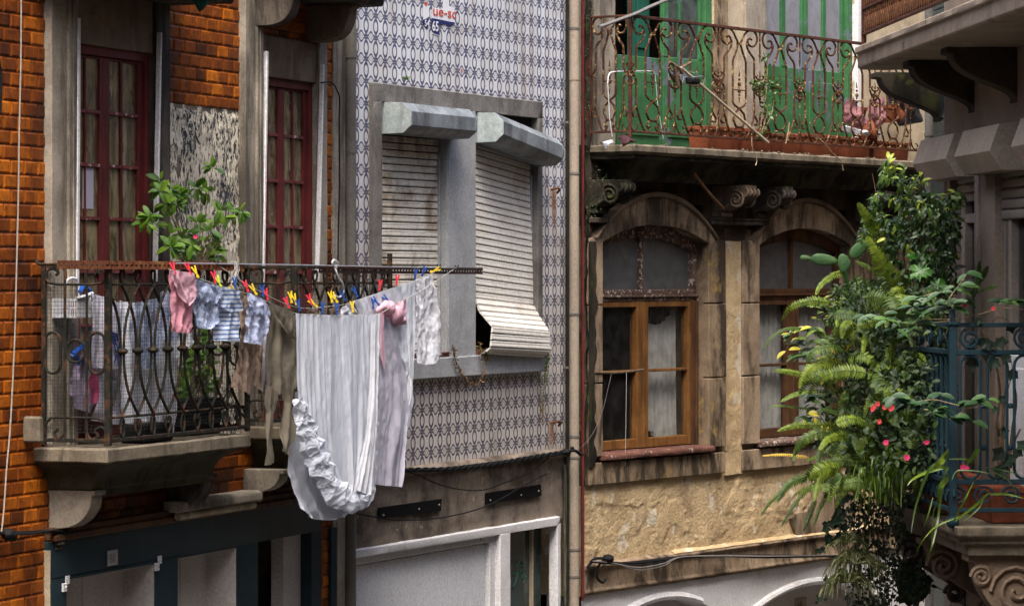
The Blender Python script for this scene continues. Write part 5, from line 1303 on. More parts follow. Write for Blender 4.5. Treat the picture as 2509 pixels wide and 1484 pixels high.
# ================================================================ washing lines, pegs and laundry
def cloth(name, left, right, o, mat, label, cat, amp=.012, nf=7, wr=.004, wsc=14, nu=46, nv=60, seed=0, sag=0, ofn=None, parent=None, group=None, ridge=0.0, ends=1.0, scallop=0.0, bot=None, streak=0.0):
    """hanging cloth between two traced edges: real folds out of its plane"""
    rs = random.Random(seed); ph = [rs.uniform(0, 6.28) for _ in range(4)]
    off = Vector((seed*3.1, seed*1.7, seed*.9))
    g = MB(O); cl = []
    def f(u, v):
        vv = 1-v
        a, b = poly_at(left, vv), poly_at(right, vv)
        x = a[0]+(b[0]-a[0])*u; y = a[1]+(b[1]-a[1])*u
        y += sag*4*u*(1-u)*max(0, 1-vv*1.6)
        if bot: y += bot(u)*vv**4
        if scallop: y += scallop*math.sin(u*31+ph[0])*vv**8
        s, z = O.p(x, y, o)
        warp = u*nf+.55*noise.noise(Vector((u*2.2, vv*1.3, seed)))+.25*vv*noise.noise(Vector((u*3, vv*2, seed+5)))
        k = .35+.65*min(1, vv*2.2)
        d = amp*k*(math.sin(warp*6.283+ph[0])+.45*math.sin(warp*2.37*6.283+ph[1])+.3*math.sin(warp*.43*6.283+ph[2]))
        q = Vector((s*1.6, 1, z))*wsc+off
        d += wr*noise.fractal(q, .75, 2.1, 4)
        if ridge:
            r = noise.noise(Vector((s*1.5,2,z))*wsc*.7+off*.3); r2 = noise.noise(Vector((s*1.4,5,z))*wsc*1.5+off); d += ridge*(.5-abs(r)*1.6)+ridge*.6*(.5-abs(r2)*1.6)
        if streak:
            sl_ = s+.10*z+.06*noise.noise(Vector((s*1.5,seed,z*1.3)))+.02*noise.noise(Vector((s*4,seed,z*3))); d += streak*(1.25*noise.noise(Vector((sl_*6.5, seed, z*.5)))+.9*(.5-abs(noise.noise(Vector((sl_*13, seed+4, z*.9)))))+.32*noise.noise(Vector((sl_*31, seed+2, z*1.8)))+.16*noise.noise(Vector((sl_*60, seed+7, z*7))))
        if ofn: d += ofn(u, vv)
        cl.append(((b[0]-a[0])*u, 0, z))
        return (s, o+d, z)
    g.grid(f, nu, nv)
    ob = build(name, g, M[mat], parent, sharp=0)
    at = ob.data.attributes.new('cl', 'FLOAT_VECTOR', 'POINT'); at.data.foreach_set('vector', [c for q in cl for c in q])
    if parent is None: tag(ob, label, cat, group)
    else: 
        if label: ob['label'] = label
    return ob
o1, o2 = oR+.13, oR+.06
# --- baby clothes on the front line
T = thing('pink_romper', O.w(*[O.p(450,812,o1)[0], o1, O.p(450,812,o1)[1]]), 'small pink baby garment pegged first on the line with its front flap folded over', 'baby clothes')
cloth('body', [(413,662),(415,720),(418,770),(421,812)], [(474,676),(473,730),(471,775),(463,817)], o1-.012, 'c_pink', None, None, .010, 2.2, .010, 16, 30, 44, 1, parent=T, ridge=.006)
cloth('front_flap', [(414,660),(424,690),(437,715),(450,738),(458,748)], [(475,669),(482,692),(489,712),(479,731),(463,749)], o1+.012, 'c_palepink', None, None, .006, 1.5, .006, 16, 30, 30, 2, parent=T, ridge=.006)
T = thing('floral_romper', O.w(O.p(500,803,o1)[0], o1, O.p(500,803,o1)[1]), 'grey-blue floral baby garment with scalloped hem beside the pink one', 'baby clothes')
cloth('body', [(480,700),(474,740),(474,780),(484,803)], [(538,705),(536,758),(534,790),(508,806)], o1-.02, 'c_floral', None, None, .012, 2.1, .012, 15, 30, 40, 3, parent=T, ridge=.007)
cloth('front_flap', [(479,683),(480,705),(484,716)], [(538,702),(541,722),(540,734)], o1+.005, 'c_floral', None, None, .006, 2, .006, 15, 34, 22, 4, parent=T, scallop=5, bot=lambda u: 14*math.sin(u*3.14))
T = thing('striped_shirt', O.w(O.p(555,835,o1)[0], o1, O.p(555,835,o1)[1]), 'blue and white striped baby shirt pegged on the line', 'baby clothes')
cloth('body', [(534,745),(531,780),(528,822),(526,833)], [(580,748),(583,780),(580,815),(584,838)], o1-.018, 'c_stripe', None, None, .012, 1.6, .006, 16, 30, 44, 5, parent=T, ridge=.007)
cloth('upper', [(538,698),(541,725),(543,752)], [(586,713),(590,738),(593,760)], o1+.004, 'c_stripe', None, None, .006, 1.4, .005, 16, 30, 28, 6, parent=T, bot=lambda u: 8*u*(1-u)*4)
T = thing('dotted_romper', O.w(O.p(625,842,o1)[0], o1, O.p(625,842,o1)[1]), 'pale blue dotted baby romper with frilled legs', 'baby clothes')
cloth('body', [(604,745),(602,782),(598,812),(597,838)], [(654,760),(656,790),(652,820),(648,846)], o1-.014, 'c_dots', None, None, .012, 1.7, .012, 18, 30, 40, 7, parent=T, ridge=.008)
cloth('front_flap', [(604,714),(605,735),(608,747)], [(652,737),(660,760),(662,772)], o1+.008, 'c_dots', None, None, .006, 1.6, .006, 16, 30, 24, 8, parent=T, scallop=3, bot=lambda u: 10*u*(1-u)*4)
# --- trousers, knit, sheets
T = thing('taupe_trousers', O.w(O.p(605,970,o2)[0], o2, O.p(605,970,o2)[1]), 'crumpled taupe trousers hanging behind the striped and dotted baby clothes', 'trousers')
cloth('leg', [(589,722),(582,800),(577,870),(572,925),(568,948)], [(610,728),(616,800),(618,870),(622,940),(620,970)], o2, 'c_taupe', None, None, .014, 1.2, .012, 14, 30, 60, 9, parent=T, ridge=.008)
cloth('leg', [(606,728),(612,800),(614,880),(616,935)], [(634,740),(645,820),(643,890),(640,966)], o2-.02, 'c_taupe', None, None, .012, 1.2, .010, 14, 26, 60, 10, parent=T, ridge=.007)
cloth('pale_strip', [(644,750),(640,850),(637,930),(636,955)], [(660,752),(658,850),(652,930),(644,966)], o2-.05, 'c_lilac', 'slim pale lilac garment half hidden behind the olive knit', 'garment', .008, 1.4, .005, 14, 16, 40, 11)
T = thing('olive_knit', O.w(O.p(685,1130,o1)[0], o1, O.p(685,1130,o1)[1]), 'long olive-grey knitted pullover pegged by its hem with both sleeves dangling', 'pullover')
cloth('body', [(661,742),(658,810),(654,880),(650,950),(654,975)], [(722,772),(722,830),(722,880),(724,930),(719,952)], o1-.02, 'c_olive', None, None, .012, 1.8, .004, 12, 40, 70, 12, parent=T)
cloth('hem_flap', [(663,740),(664,757),(690,800),(716,828)], [(720,765),(721,785),(721,810),(722,832)], o1+.008, 'c_olive', None, None, .005, 1.4, .004, 12, 26, 30, 13, parent=T)
cloth('sleeve', [(651,940),(648,990),(652,1010),(650,1075),(649,1140)], [(684,960),(678,1000),(673,1025),(673,1080),(676,1133)], o1-.006, 'c_olive', None, None, .014, .8, .004, 12, 20, 50, 14, parent=T)
cloth('sleeve', [(692,925),(694,950),(700,985),(694,1050),(689,1104)], [(723,920),(722,960),(722,1010),(721,1070),(711,1116)], o1+.004, 'c_olive', None, None, .014, .8, .004, 12, 20, 50, 15, parent=T)
g = MB(O); 
T = thing('white_sheet', O.w(O.p(815,1265,o1)[0], o1, O.p(815,1265,o1)[1]), 'large white fitted sheet pegged across the front line, its gathered edge sagging low', 'bed sheet')
cloth('back_layer', [(722,960),(716,1040),(708,1100),(705,1150),(712,1205),(730,1245),(752,1266)], [(930,930),(922,1010),(918,1100),(917,1180),(912,1218),(898,1240),(868,1252)], o1-.05, 'c_white', None, None, .014, 4, .008, 10, 70, 60, 16, parent=T, ridge=.006, bot=lambda u: 14*math.sin(u*3.14))
cloth('front_layer', [(724,767),(727,860),(728,940),(735,1000),(752,1060),(775,1130),(810,1195)], [(929,769),(928,860),(924,960),(920,1050),(912,1120),(900,1180),(880,1216)], o1, 'c_white', None, None, .0065, 4.7, .0016, 11, 240, 150, 17, sag=4, parent=T, streak=.0088, bot=lambda u: 22*math.sin(u*3.14))
# gathered elastic edge: a crumpled roll following the lower lip
def ruffle(name, pts, r, seed, T, o, n=90, m=14):
    """crumpled gathered lip: an open, strongly wrinkled strip"""
    P = cr([(x, y, 0) for x, y in pts], 12); L = len(P)-1
    g = MB(O)
    def f(u, v):
        t = u*L; i = min(int(t), L-1); c = P[i].lerp(P[i+1], t-i)
        tx, ty = (P[i+1]-P[i]).normalized()[:2]
        w = r*(.45+.75*math.sin(math.pi*min(1,max(0,u)))**.7)*(1+.5*noise.noise(Vector((u*7,1,seed)))+.35*noise.noise(Vector((u*19,4,seed))))
        e = (v*2-1)*w
        q = Vector((u*14.5, v*2.2, seed)); h = (1-(v*2-1)**2)*.016; am = (1.15-.6*u)
        rid = lambda qq: .5-abs(noise.noise(qq))
        d = h+am*(.018*rid(q*.7)+.011*rid(q*1.5+Vector((3,1,2)))+.005*rid(q*3.3+Vector((1,5,2)))+.002*noise.noise(q*8))
        e += w*.16*noise.noise(Vector((u*20, v*2, seed+3)))
        s, z = O.p(c.x-ty*e, c.y+tx*e, o)
        return (s, o+d, z)
    g.grid(f, n, m); return build(name, g, M['c_white'], T, sharp=0)
ruffle('gathered_edge', [(724,975),(738,1020),(750,1065),(768,1110),(785,1150),(808,1190),(835,1218),(862,1228),(890,1218),(908,1195)], 25, 3, T, o1+.0, 300, 34)
cloth('side_fold', [(908,772),(906,860),(902,960),(894,1060),(880,1150),(872,1200)], [(930,768),(930,860),(926,960),(921,1060),(913,1150),(905,1212)], o1+.022, 'c_white2', None, None, .007, 1.5, .003, 12, 24, 90, 27, parent=T, streak=.005)
T = thing('lilac_sheet', O.w(O.p(950,1190,o2)[0], o2, O.p(950,1190,o2)[1]), 'pale lilac-pink sheet gathered into a pink knot at its peg', 'bed sheet')
cloth('left_fall', [(930,768),(926,860),(920,980),(915,1080),(912,1186)], [(962,788),(990,910),(999,1010),(992,1100),(982,1192)], o2+.02, 'c_lilac', None, None, .013, 1.7, .004, 9, 60, 100, 18, parent=T, ridge=.004, streak=.005)
cloth('right_fall', [(955,780),(962,850),(985,905),(975,960),(990,1000)], [(996,770),(1002,860),(1004,920),(1002,980),(994,1040)], o2+.0, 'c_white2', None, None, .014, 1.2, .005, 9, 36, 70, 19, parent=T, ridge=.008)
cloth('pink_edge', [(931,765),(932,850),(937,900)], [(942,770),(942,850),(941,905)], o2+.045, 'c_palepink', None, None, .006, .6, .003, 9, 8, 40, 23, parent=T)
def knot(name, c, rx, ry, seed, mat):
    g = MB(O)
    def f(u, v):
        a = u*2*math.pi; b = v*math.pi
        k = 1+.38*noise.noise(Vector((math.cos(a)*1.4+seed, math.sin(a)*1.4, v*2.2)))+.12*math.sin(a*3+v*5)
        x = c[0]+rx*k*math.sin(b)*math.cos(a); y = c[1]-ry*k*math.cos(b)
        s, z = O.p(x, y, o2+.03); return (s, o2+.03+.035*k*math.sin(b)*math.sin(a), z)
    g.grid(f, 30, 18); return build(name, g, M[mat], T, sharp=0)
knot('knot', (947,757), 19, 17, 1, 'c_palepink'); knot('knot', (972,772), 13, 22, 2, 'c_palepink')
cloth('knot_tail', [(975,742),(966,780),(968,797)], [(998,728),(1002,760),(995,795)], o2+.03, 'c_palepink', None, None, .016, 1.2, .006, 14, 24, 26, 24, parent=T)
cloth('white_sheet', [(866,737),(880,760),(900,800),(925,860),(945,1000),(955,1060),(962,1090)], [(1018,686),(1017,780),(1015,900),(1014,985),(1005,1040),(995,1075),(978,1100)], o2-.03, 'c_white', 'wide white sheet on the rear line with red pegs, behind the lilac one', 'bed sheet', .009, 4, .004, 12, 110, 90, 20, streak=.004)
cloth('white_garment', [(1017,684),(1016,740),(1017,800),(1018,860),(1020,888)], [(1056,672),(1066,740),(1074,800),(1079,845),(1080,868)], o2-.02, 'c_white2', 'crumpled white garment pegged last, nearest the shutters', 'garment', .016, 1.3, .007, 11, 70, 110, 21, ridge=.007, streak=.004, bot=lambda u: 14*math.sin(u*3.14))
cloth('white_garment', [(838,752),(836,760),(830,772)], [(862,739),(876,760),(884,772)], o2-.02, 'c_white2', 'scrap of white laundry showing above the large fitted sheet', 'garment', .010, 1.6, .006, 14, 20, 14, 22)
for i, (l, r, m, lab) in enumerate((([(755,758),(758,772)], [(776,757),(785,774)], 'c_taupe', 'bit of brown laundry between pegs behind the large sheet'), ([(806,757),(808,775)], [(832,748),(838,775)], 'c_taupe', 'edge of a taupe garment on the rear line'))):
    cloth('garment', l, r, o2-.02, m, lab, 'garment', .006, 1.3, .004, 14, 14, 10, 30+i)
# --- lines
def line(name, pts, o, r, mat, label, cat='washing line', n=6):
    g = MB(O); P = [(O.p(x,y,o_)[0], o_, O.p(x,y,o_)[1]) for x, y, o_ in [(p[0], p[1], p[2] if len(p) > 2 else o) for p in pts]]
    g.tube(cr(P, 5), r, n); return tag(build(name, g, M[mat]), label, cat)
line('washing_line', [(412,659,oR+.02),(445,668),(490,683),(540,700),(600,718),(660,740),(722,767),(770,770),(830,773),(880,771),(930,768),(962,748),(1000,729),(1060,694),(1118,655,oR+.02)], o1, .0016, 'rope', 'front washing line holding the baby clothes and the large fitted sheet')
line('washing_line', [(528,645,oR+.02),(575,677),(620,704),(690,740),(745,755),(800,751),(850,744),(900,728),(960,707),(1018,686),(1056,672),(1075,655,oR+.02)], o2, .0015, 'rope', 'rear washing line behind the front one, holding trousers and the wide sheet')
# --- pegs
def peg_mesh(mat):
    g = MB(); 
    for sg in (-1, 1):
        prof = [(-.003*sg+.0045*sg*0, -.030), (.000*sg, -.008), (.010*sg, .034)]
        for (xa, za), (xb, zb) in zip(prof, prof[1:]):
            w = .0042
            g.hexa([(xa-w,-.005+sg*.0005,za),(xa+w,-.005+sg*.0005,za),(xa+w,.005+sg*.0005,za),(xa-w,.005+sg*.0005,za)], [(xb-w,-.005+sg*.0005,zb),(xb+w,-.005+sg*.0005,zb),(xb+w,.005+sg*.0005,zb),(xb-w,.005+sg*.0005,zb)])
    g.tube([(-.007,-.006,-.004),(.007,-.006,-.004)], .0022, 5); g.tube([(-.006,.006,-.004),(.006,.006,-.004)], .0022, 5)
    o = build('clothes_peg', g, M[mat], bevel=.0008); return o
PEGS = {'r': 'peg_red', 'y': 'peg_yellow', 'b': 'peg_blue', 'l': 'peg_lime'}
proto = {}
spots = [('r',430,672,20,1,'red peg at the left end of the pink baby garment'),('r',468,672,25,1,'red peg at the right end of the pink baby garment'),('y',486,680,28,1,'yellow peg on the left shoulder of the floral baby garment'),
 ('r',528,694,14,1,'red peg where the floral garment meets the striped shirt'),('l',542,703,28,1,'lime-green peg on the striped shirt'),('b',577,708,6,1,'teal-blue peg on the right shoulder of the striped shirt'),('y',583,720,50,2,'yellow peg on the waist of the taupe trousers'),
 ('r',609,715,25,1,'red peg on the left shoulder of the dotted romper'),('y',629,722,35,2,'yellow peg behind the dotted romper'),('b',645,727,8,1,'blue peg on the right shoulder of the dotted romper'),('r',657,735,18,2,'red peg between the dotted romper and the olive knit'),
 ('r',709,755,25,1,'red peg on the right corner of the olive knit'),('y',715,742,12,2,'yellow peg standing above the olive knit'),('y',727,747,20,2,'second yellow peg, just right of the one above the olive knit'),('b',735,762,14,1,'blue peg at the left corner of the large fitted sheet'),
 ('r',765,747,25,2,'red peg on the rear line above the large sheet'),('y',778,752,55,2,'yellow peg lying flat next to a red peg on the rear line'),('b',789,768,-4,1,'blue peg second from the left on the large sheet'),('y',814,741,16,2,'yellow peg standing upright beside the white hook'),('y',827,741,35,2,'tilted yellow peg beside the white hook'),
 ('b',826,771,2,1,'blue peg in the middle of the large sheet'),('b',847,737,30,2,'blue peg on the scrap of white laundry'),('y',865,765,8,1,'yellow peg on the large sheet right of its middle'),('b',877,728,30,2,'blue peg at the left end of the wide rear sheet'),('b',914,757,-2,1,'blue peg at the right corner of the large sheet'),
 ('b',930,748,48,2,'blue peg lying on the left of the pink knot'),('b',958,742,55,2,'blue peg across the top of the pink knot'),('r',929,712,-8,2,'red peg in the middle of the wide rear sheet'),('r',971,699,-8,2,'red peg on the right half of the wide rear sheet'),('b',1016,684,-10,2,'blue peg at the right corner of the wide rear sheet'),
 ('b',1033,677,-25,2,'blue peg on the left of the last white garment'),('y',1054,667,-75,2,'yellow peg lying sideways on top of the last white garment')]
for i, (c, x, y, tilt, ln, lab) in enumerate(spots):
    o = (o1 if ln == 1 else o2)+.016
    if c not in proto: ob = proto[c] = peg_mesh(PEGS[c])
    else: ob = proto[c].copy(); COL.objects.link(ob)
    s, z = O.p(x, y, o); ob.location = O.w(s, o, z); ob.rotation_euler = (0, math.radians(-tilt*.9), math.radians(8)); ob.scale = (1.05,)*3
    # the mesh origin sits at its foot
    tag(ob, lab, 'clothes peg', 'clothes pegs on the washing lines')
# --- pole and perforated rails
def angle_rail(name, xa, ya, xb, yb, o, mat, label, holes, hw=.04):
    sa, za = O.p(xa, ya, o); sb, zb = O.p(xb, yb, o); T = thing(name, O.w(sa, o, za), label, 'rail'); g = MB(O)
    # two flanges; the slotted one is built from bars so that the holes are real
    def L(s): return za+(zb-za)*(s-sa)/(sb-sa)
    g.hexa([(sa,o-.035,L(sa)+.0),(sa,o,L(sa)),(sa,o,L(sa)+.003),(sa,o-.035,L(sa)+.003)], [(sb,o-.035,L(sb)),(sb,o,L(sb)),(sb,o,L(sb)+.003),(sb,o-.035,L(sb)+.003)])
    n = int((sb-sa)/holes); st = (sb-sa)/n
    def strip(s0, s1, d0, d1): g.hexa([(s0,o,L(s0)-d1),(s1,o,L(s1)-d1),(s1,o+.003,L(s1)-d1),(s0,o+.003,L(s0)-d1)], [(s0,o,L(s0)-d0),(s1,o,L(s1)-d0),(s1,o+.003,L(s1)-d0),(s0,o+.003,L(s0)-d0)])
    strip(sa, sb, 0, hw*.38); strip(sa, sb, hw*.62, hw)
    for k in range(n): strip(sa+k*st, sa+k*st+st*.52, hw*.38, hw*.62)
    build('slotted_angle', g, M[mat], T); return T
angle_rail('slotted_rail', 140, 639, 556, 643, oR+.022, 'iron_rail', 'rust-red slotted angle iron along the top of the left balcony rail', .055)
angle_rail('slotted_rail', 530, 644, 597, 648, oR+.028, 'iron_rail', 'short rust-orange slotted iron overlapping the end of the long one', .055)
angle_rail('slotted_rail', 780, 652, 1182, 657, oR+.022, 'iron_black', 'dark slotted angle iron jutting past the second balcony towards the shutters', .050)
line('steel_rod', [(430,645),(600,647),(780,650),(960,654),(1120,656)], oR+.035, .0042, 'steel', 'thin steel rod lying along the balcony rails', 'rod')
line('iron_stub', [(90,634,.05),(92,645,.06),(110,648,.10),(140,647,.2)], .06, .008, 'iron_dark', 'bent iron hook in the orange tiles holding the rail end', 'hook')
T = thing('white_hook', O.w(*[O.p(835,700,o1)[0], o1, O.p(835,700,o1)[1]]), 'white cord hook looped over the steel rod', 'hook')
g = MB(O); H = [(825,655),(812,648),(811,640),(820,637),(833,646),(826,652),(822,655),(821,664),(826,680),(838,695),(845,710),(842,722),(832,728),(819,724)]
g.tube(cr([(O.p(x,y,oR+.06)[0], oR+.06+.01*math.sin(i), O.p(x,y,oR+.06)[1]) for i, (x, y) in enumerate(H)], 5), .0055, 6); build('cord', g, M['white_plastic'], T)
# wisps of string knotted on the rail
g = MB(O)
for k in range(9):
    x0 = 577+rnd.uniform(-5,6); P = [(578,640),(578+rnd.uniform(-4,6),655),(x0,672+rnd.uniform(-5,10)),(x0+rnd.uniform(-8,14),690+rnd.uniform(-8,18)),(x0+rnd.uniform(-10,24),705+rnd.uniform(-12,12))]
    g.tube(cr([(O.p(x,y,oR+.05)[0], oR+.05+rnd.uniform(-.01,.01), O.p(x,y,oR+.05)[1]) for x, y in P], 4), .0018, 4)
tag(build('frayed_string', g, M['rope']), 'tangle of frayed string knotted on the balcony rail', 'string')
for x, y, lab in ((1075,650,'dark wire loop on the slotted iron above the last white garment'), (1119,652,'dark wire loop nearest the end of the slotted iron'), (530,640,'small wire loop on the rust-red slotted iron')):
    g = MB(O); s, z = O.p(x, y, oR+.03); g.tube([(s+.011*math.cos(k*.7), oR+.03+.012*math.sin(k*.7), z+.012*math.sin(k*1.4)-.004) for k in range(20)], .0022, 5); tag(build('wire_loop', g, M['rubber']), lab, 'wire')

# ================================================================ things on the left balcony
oi = .20
cloth('white_sheet', [(292,735),(294,800),(296,900),(300,1000),(304,1062)], [(440,712),(438,800),(440,900),(436,1000),(430,1060)], .24, 'c_white', 'white sheet drying on the left balcony behind the iron bars', 'bed sheet', .022, 4.5, .008, 9, 80, 70, 40, sag=16, scallop=8)
cloth('white_sheet', [(222,716),(222,760),(222,830),(224,900)], [(294,742),(292,790),(290,850),(286,905)], .20, 'c_lilac', 'pale sheet on the left balcony beside the peg basket', 'bed sheet', .016, 2, .006, 9, 40, 40, 41)
cloth('mauve_dress', [(180,870),(176,920),(174,965),(186,1000)], [(244,850),(246,900),(240,955),(226,1012)], .14, 'c_patt', 'mauve patterned garment hanging from the blue hanger', 'garment', .016, 2, .012, 12, 36, 40, 42, ridge=.007)
cloth('pale_trousers', [(236,900),(232,960),(228,1030)], [(290,905),(292,970),(288,1040)], .16, 'c_lilac', 'grey-lilac laundry low behind the corner post', 'garment', .016, 2, .008, 10, 30, 40, 43)
cloth('crimson_scarf', [(220,915),(222,945),(224,985)], [(232,900),(244,955),(236,990)], .24, 'c_crim', 'crimson printed scarf hanging on the left balcony', 'scarf', .010, 1.2, .006, 14, 16, 30, 44)
cloth('navy_garment', [(270,810),(278,850),(280,890)], [(300,820),(316,850),(306,892)], .22, 'c_blue', 'navy garment beside the corner post of the left balcony', 'garment', .012, 1.4, .008, 12, 20, 24, 45)
cloth('white_cloth', [(440,812),(434,850),(430,880)], [(468,815),(470,838),(462,850)], .26, 'c_white2', 'small white rag below the pink baby garment', 'rag', .010, 1.4, .006, 12, 20, 20, 46)
cloth('striped_shirt', [(330,742),(328,800),(332,860),(336,905)], [(384,730),(388,790),(386,850),(380,900)], .29, 'c_floral', 'grey-blue shirt drying in front of the white sheet on the left balcony', 'shirt', .014, 2, .008, 11, 36, 40, 47)
cloth('blue_shirt', [(392,716),(396,770),(398,830)], [(418,708),(430,770),(426,836)], .30, 'c_dots', 'pale dotted shirt behind the iron bars left of the pink garment', 'shirt', .012, 1.6, .008, 11, 26, 34, 48)
# peg basket
z = O.Z(180, 778, .14); sa, sb = s_post+.035, s_post+.205; oa, ob_ = .055, .19; za, zb_ = z, O.Z(180,742,.14); s = (sa+sb)/2
T = thing('peg_basket', O.w(s, .12, z), 'white plastic basket of coloured pegs hanging inside the left balcony rail', 'basket')
g = MB(O); g.box(sa, sb, oa, ob_, za, za+.006)
for w in (0, .045, .10-.012):
    zz0 = za+w
    g.box(sa-.004, sb+.004, ob_-.003, ob_+.003, zz0, zz0+.008); g.box(sa-.004, sb+.004, oa-.003, oa+.003, zz0, zz0+.008); g.box(sa-.003, sa+.003, oa, ob_, zz0, zz0+.008); g.box(sb-.003, sb+.003, oa, ob_, zz0, zz0+.008)
for k in range(20):
    q = sa+(sb-sa)*k/19
    for o_ in (oa, ob_): g.box(q-.0025, q+.0025, o_-.003, o_+.003, za+.007, za+.1)
for k in range(12):
    o_ = oa+(ob_-oa)*k/11
    for q in (sa, sb): g.box(q-.003, q+.003, o_-.0025, o_+.0025, za+.007, za+.1)
build('basket', g, M['white_plastic'], T)
g = MB(O); g.tube(cr([(sa,.12,za+.1),(sa+.01,.12,za+.17),(s-.03,.12,za+.20),(s+.04,.12,za+.20),(sb-.01,.12,za+.17),(sb,.12,za+.1)],5), .006, 6)
g.tube(cr([(sa-.005,ob_,za+.1),(s,ob_+.01,za+.112),(sb+.005,ob_,za+.125)],4), .009, 6); build('handle', g, M['white_plastic'], T)
for k in range(14):
    g = MB(O); q = rnd.uniform(sa+.015, sb-.015); o_ = rnd.uniform(oa+.06, ob_-.012); a = rnd.uniform(-.02,.02)
    g.hexa([(q-.004,o_-.004,za+.008),(q+.004,o_-.004,za+.008),(q+.004,o_+.004,za+.008),(q-.004,o_+.004,za+.008)], [(q-.004+a,o_-.004,za+.075),(q+.004+a,o_-.004,za+.075),(q+.004+a,o_+.004,za+.075),(q-.004+a,o_+.004,za+.075)])
    ob = build('clothes_peg', g, M[rnd.choice(['peg_red','peg_blue','peg_blue','peg_yellow'])], bevel=.001); tag(ob, 'coloured peg standing in the white peg basket', 'clothes peg', 'pegs in the basket')
# blue octopus hanger with chain
s, z = O.p(235, 850, .14); T = thing('sock_hanger', O.w(s, .14, z), 'blue plastic sock hanger on a white chain behind the corner post', 'hanger')
g = MB(O)
P = lambda x, y, o: (O.p(x,y,o)[0], o, O.p(x,y,o)[1])
g.tube([P(178,868,.15),P(215,838,.15),P(262,808,.15),P(301,786,.14)], .014, 8); g.tube([P(180,880,.12),P(238,850,.10),P(290,815,.09)], .012, 8); g.tube([P(178,868,.15),P(180,880,.12)], .012, 8); g.tube([P(301,786,.15),P(290,815,.09)], .012, 8)
g.tube(cr([P(196,716,.15),P(203,702,.15),P(213,706,.15),P(222,716,.15)],4), .012, 6)
build('frame', g, M['blue_plastic'], T)
for k in range(7):
    g = MB(O); x = 190+k*15; y = 872-k*10; g.box(P(x,y,.14)[0]-.012, P(x,y,.14)[0]+.012, .135, .15, P(x,y,.14)[2]-.06, P(x,y,.14)[2]); build('clip', g, M['blue_plastic'], T, bevel=.003)
g = MB(O)
for k in range(9):
    c = P(222+k*2.2+math.sin(k)*2, 735+k*9.5, .21); g.tube([(c[0]+.007*math.cos(i*1.05), c[1]+(.007*math.sin(i*1.05) if k%2 else 0), c[2]+.014*math.sin(i*1.05)) for i in range(6)], .0022, 4, closed=True)
build('chain', g, M['white_plastic'], T)
# dark clutter on the balcony floor
s = O.S(475,.2); trough(O, s-.22, s+.25, .10, .26, zS+.002, .20, 'black plant tub standing on the left balcony', 'plant_tub', 'rubber')
s = O.S(360,.3); g = MB(O); g.box(s-.16, s+.2, .22, .36, zS+.002, zS+.10); tag(build('storage_crate', g, M['rubber'], bevel=.01), 'dark crate on the balcony floor under the drying sheet', 'crate')
# lamp head at the very top
T = thing('wall_lamp', O.w(*[O.p(487,2,.3)[0], .3, O.p(487,2,.3)[1]]), 'small green funnel lamp hanging at the top above the orange tiles', 'lamp')
g = MB(O); c0, c1 = P(474,-8,.3), P(500,12,.34); a = Vector(O.w(*c0)); b = Vector(O.w(*c1)); t = (b-a); u = t.cross(Vector((0,1,0))).normalized(); w = t.cross(u).normalized()
R_ = [(0,.022),(.4,.026),(.8,.040),(1,.046)]; vs = []; fs = []
for f_, r in R_:
    for k in range(12): vs.append(a+t*f_+(u*math.cos(k*.5236)+w*math.sin(k*.5236))*r)
for i in range(3): fs += [(i*12+k, i*12+(k+1)%12, (i+1)*12+(k+1)%12, (i+1)*12+k) for k in range(12)]
g.raw(vs, fs, True); build('lamp_shade', g, M['teal_door'], T, solid=.003)
g = MB(O); g.tube([P(474,-8,.3),P(460,-30,.2),P(450,-40,.0)], .01, 6); build('arm', g, M['iron_dark'], T)
# ================================================================ plants
pr = random.Random(21)
UP = Vector((0,0,1))
def rv3(): return Vector((pr.uniform(-1,1), pr.uniform(-1,1), pr.uniform(-1,1)))
def leaf(g, base, d, nrm, L, W, curl=.25, fold=.18, shape=((0,.06),(.22,.72),(.5,1),(.78,.62),(1,.02))):
    d = d.normalized(); side = d.cross(nrm)
    if side.length < 1e-3: side = d.cross(Vector((1,.3,.2)))
    side.normalize(); n = side.cross(d).normalized()
    vs = []
    for t, w in shape:
        c = base+d*(L*t)-n*(curl*L*t*t); h = n*(fold*W*w)
        vs += [c+side*(W*w*.5)+h, c, c-side*(W*w*.5)+h]
    fs = []
    for i in range(len(shape)-1):
        a = 3*i; fs += [(a,a+1,a+4,a+3), (a+1,a+2,a+5,a+4)]
    g.raw(vs, fs, True)
SMALL = ((0,.1),(.4,1),(.75,.7),(1,.03)); OVAL = ((0,.08),(.18,.7),(.45,1),(.75,.85),(.92,.4),(1,.02)); STRAP = ((0,.55),(.2,.9),(.4,1),(.6,.9),(.8,.6),(1,.04))
CAMD = Vector((0,-1,0))
def cloud(g, poly, ys, n, L, W, droop=.35, shape=SMALL, jit=.4, face=.5, rfun=None, curl=.3):
    xs = [p[0] for p in poly]; yy = [p[1] for p in poly]; k = 0; tries = 0
    while k < n and tries < n*30:
        tries += 1
        x, y = pr.uniform(min(xs), max(xs)), pr.uniform(min(yy), max(yy)); ins = False; j = len(poly)-1
        for i in range(len(poly)):
            if (poly[i][1] > y) != (poly[j][1] > y) and x < (poly[j][0]-poly[i][0])*(y-poly[i][1])/(poly[j][1]-poly[i][1])+poly[i][0]: ins = not ins
            j = i
        if not ins: continue
        if noise.noise(Vector((x*.02, y*.02, 3.3))) < -jit: continue
        b = px(x, y, pr.uniform(*ys)); d = rv3(); d.y *= .7; d.z -= droop; s = pr.uniform(.6, 1.25)
        nr = (CAMD*face+UP*.7+rv3()*.6)
        g.rv(max(.02, min(1, rfun(x, y) if rfun else pr.gauss(.5,.22)))); leaf(g, b, d, nr, L*s, W*s, curl, .2, shape); k += 1
    return g
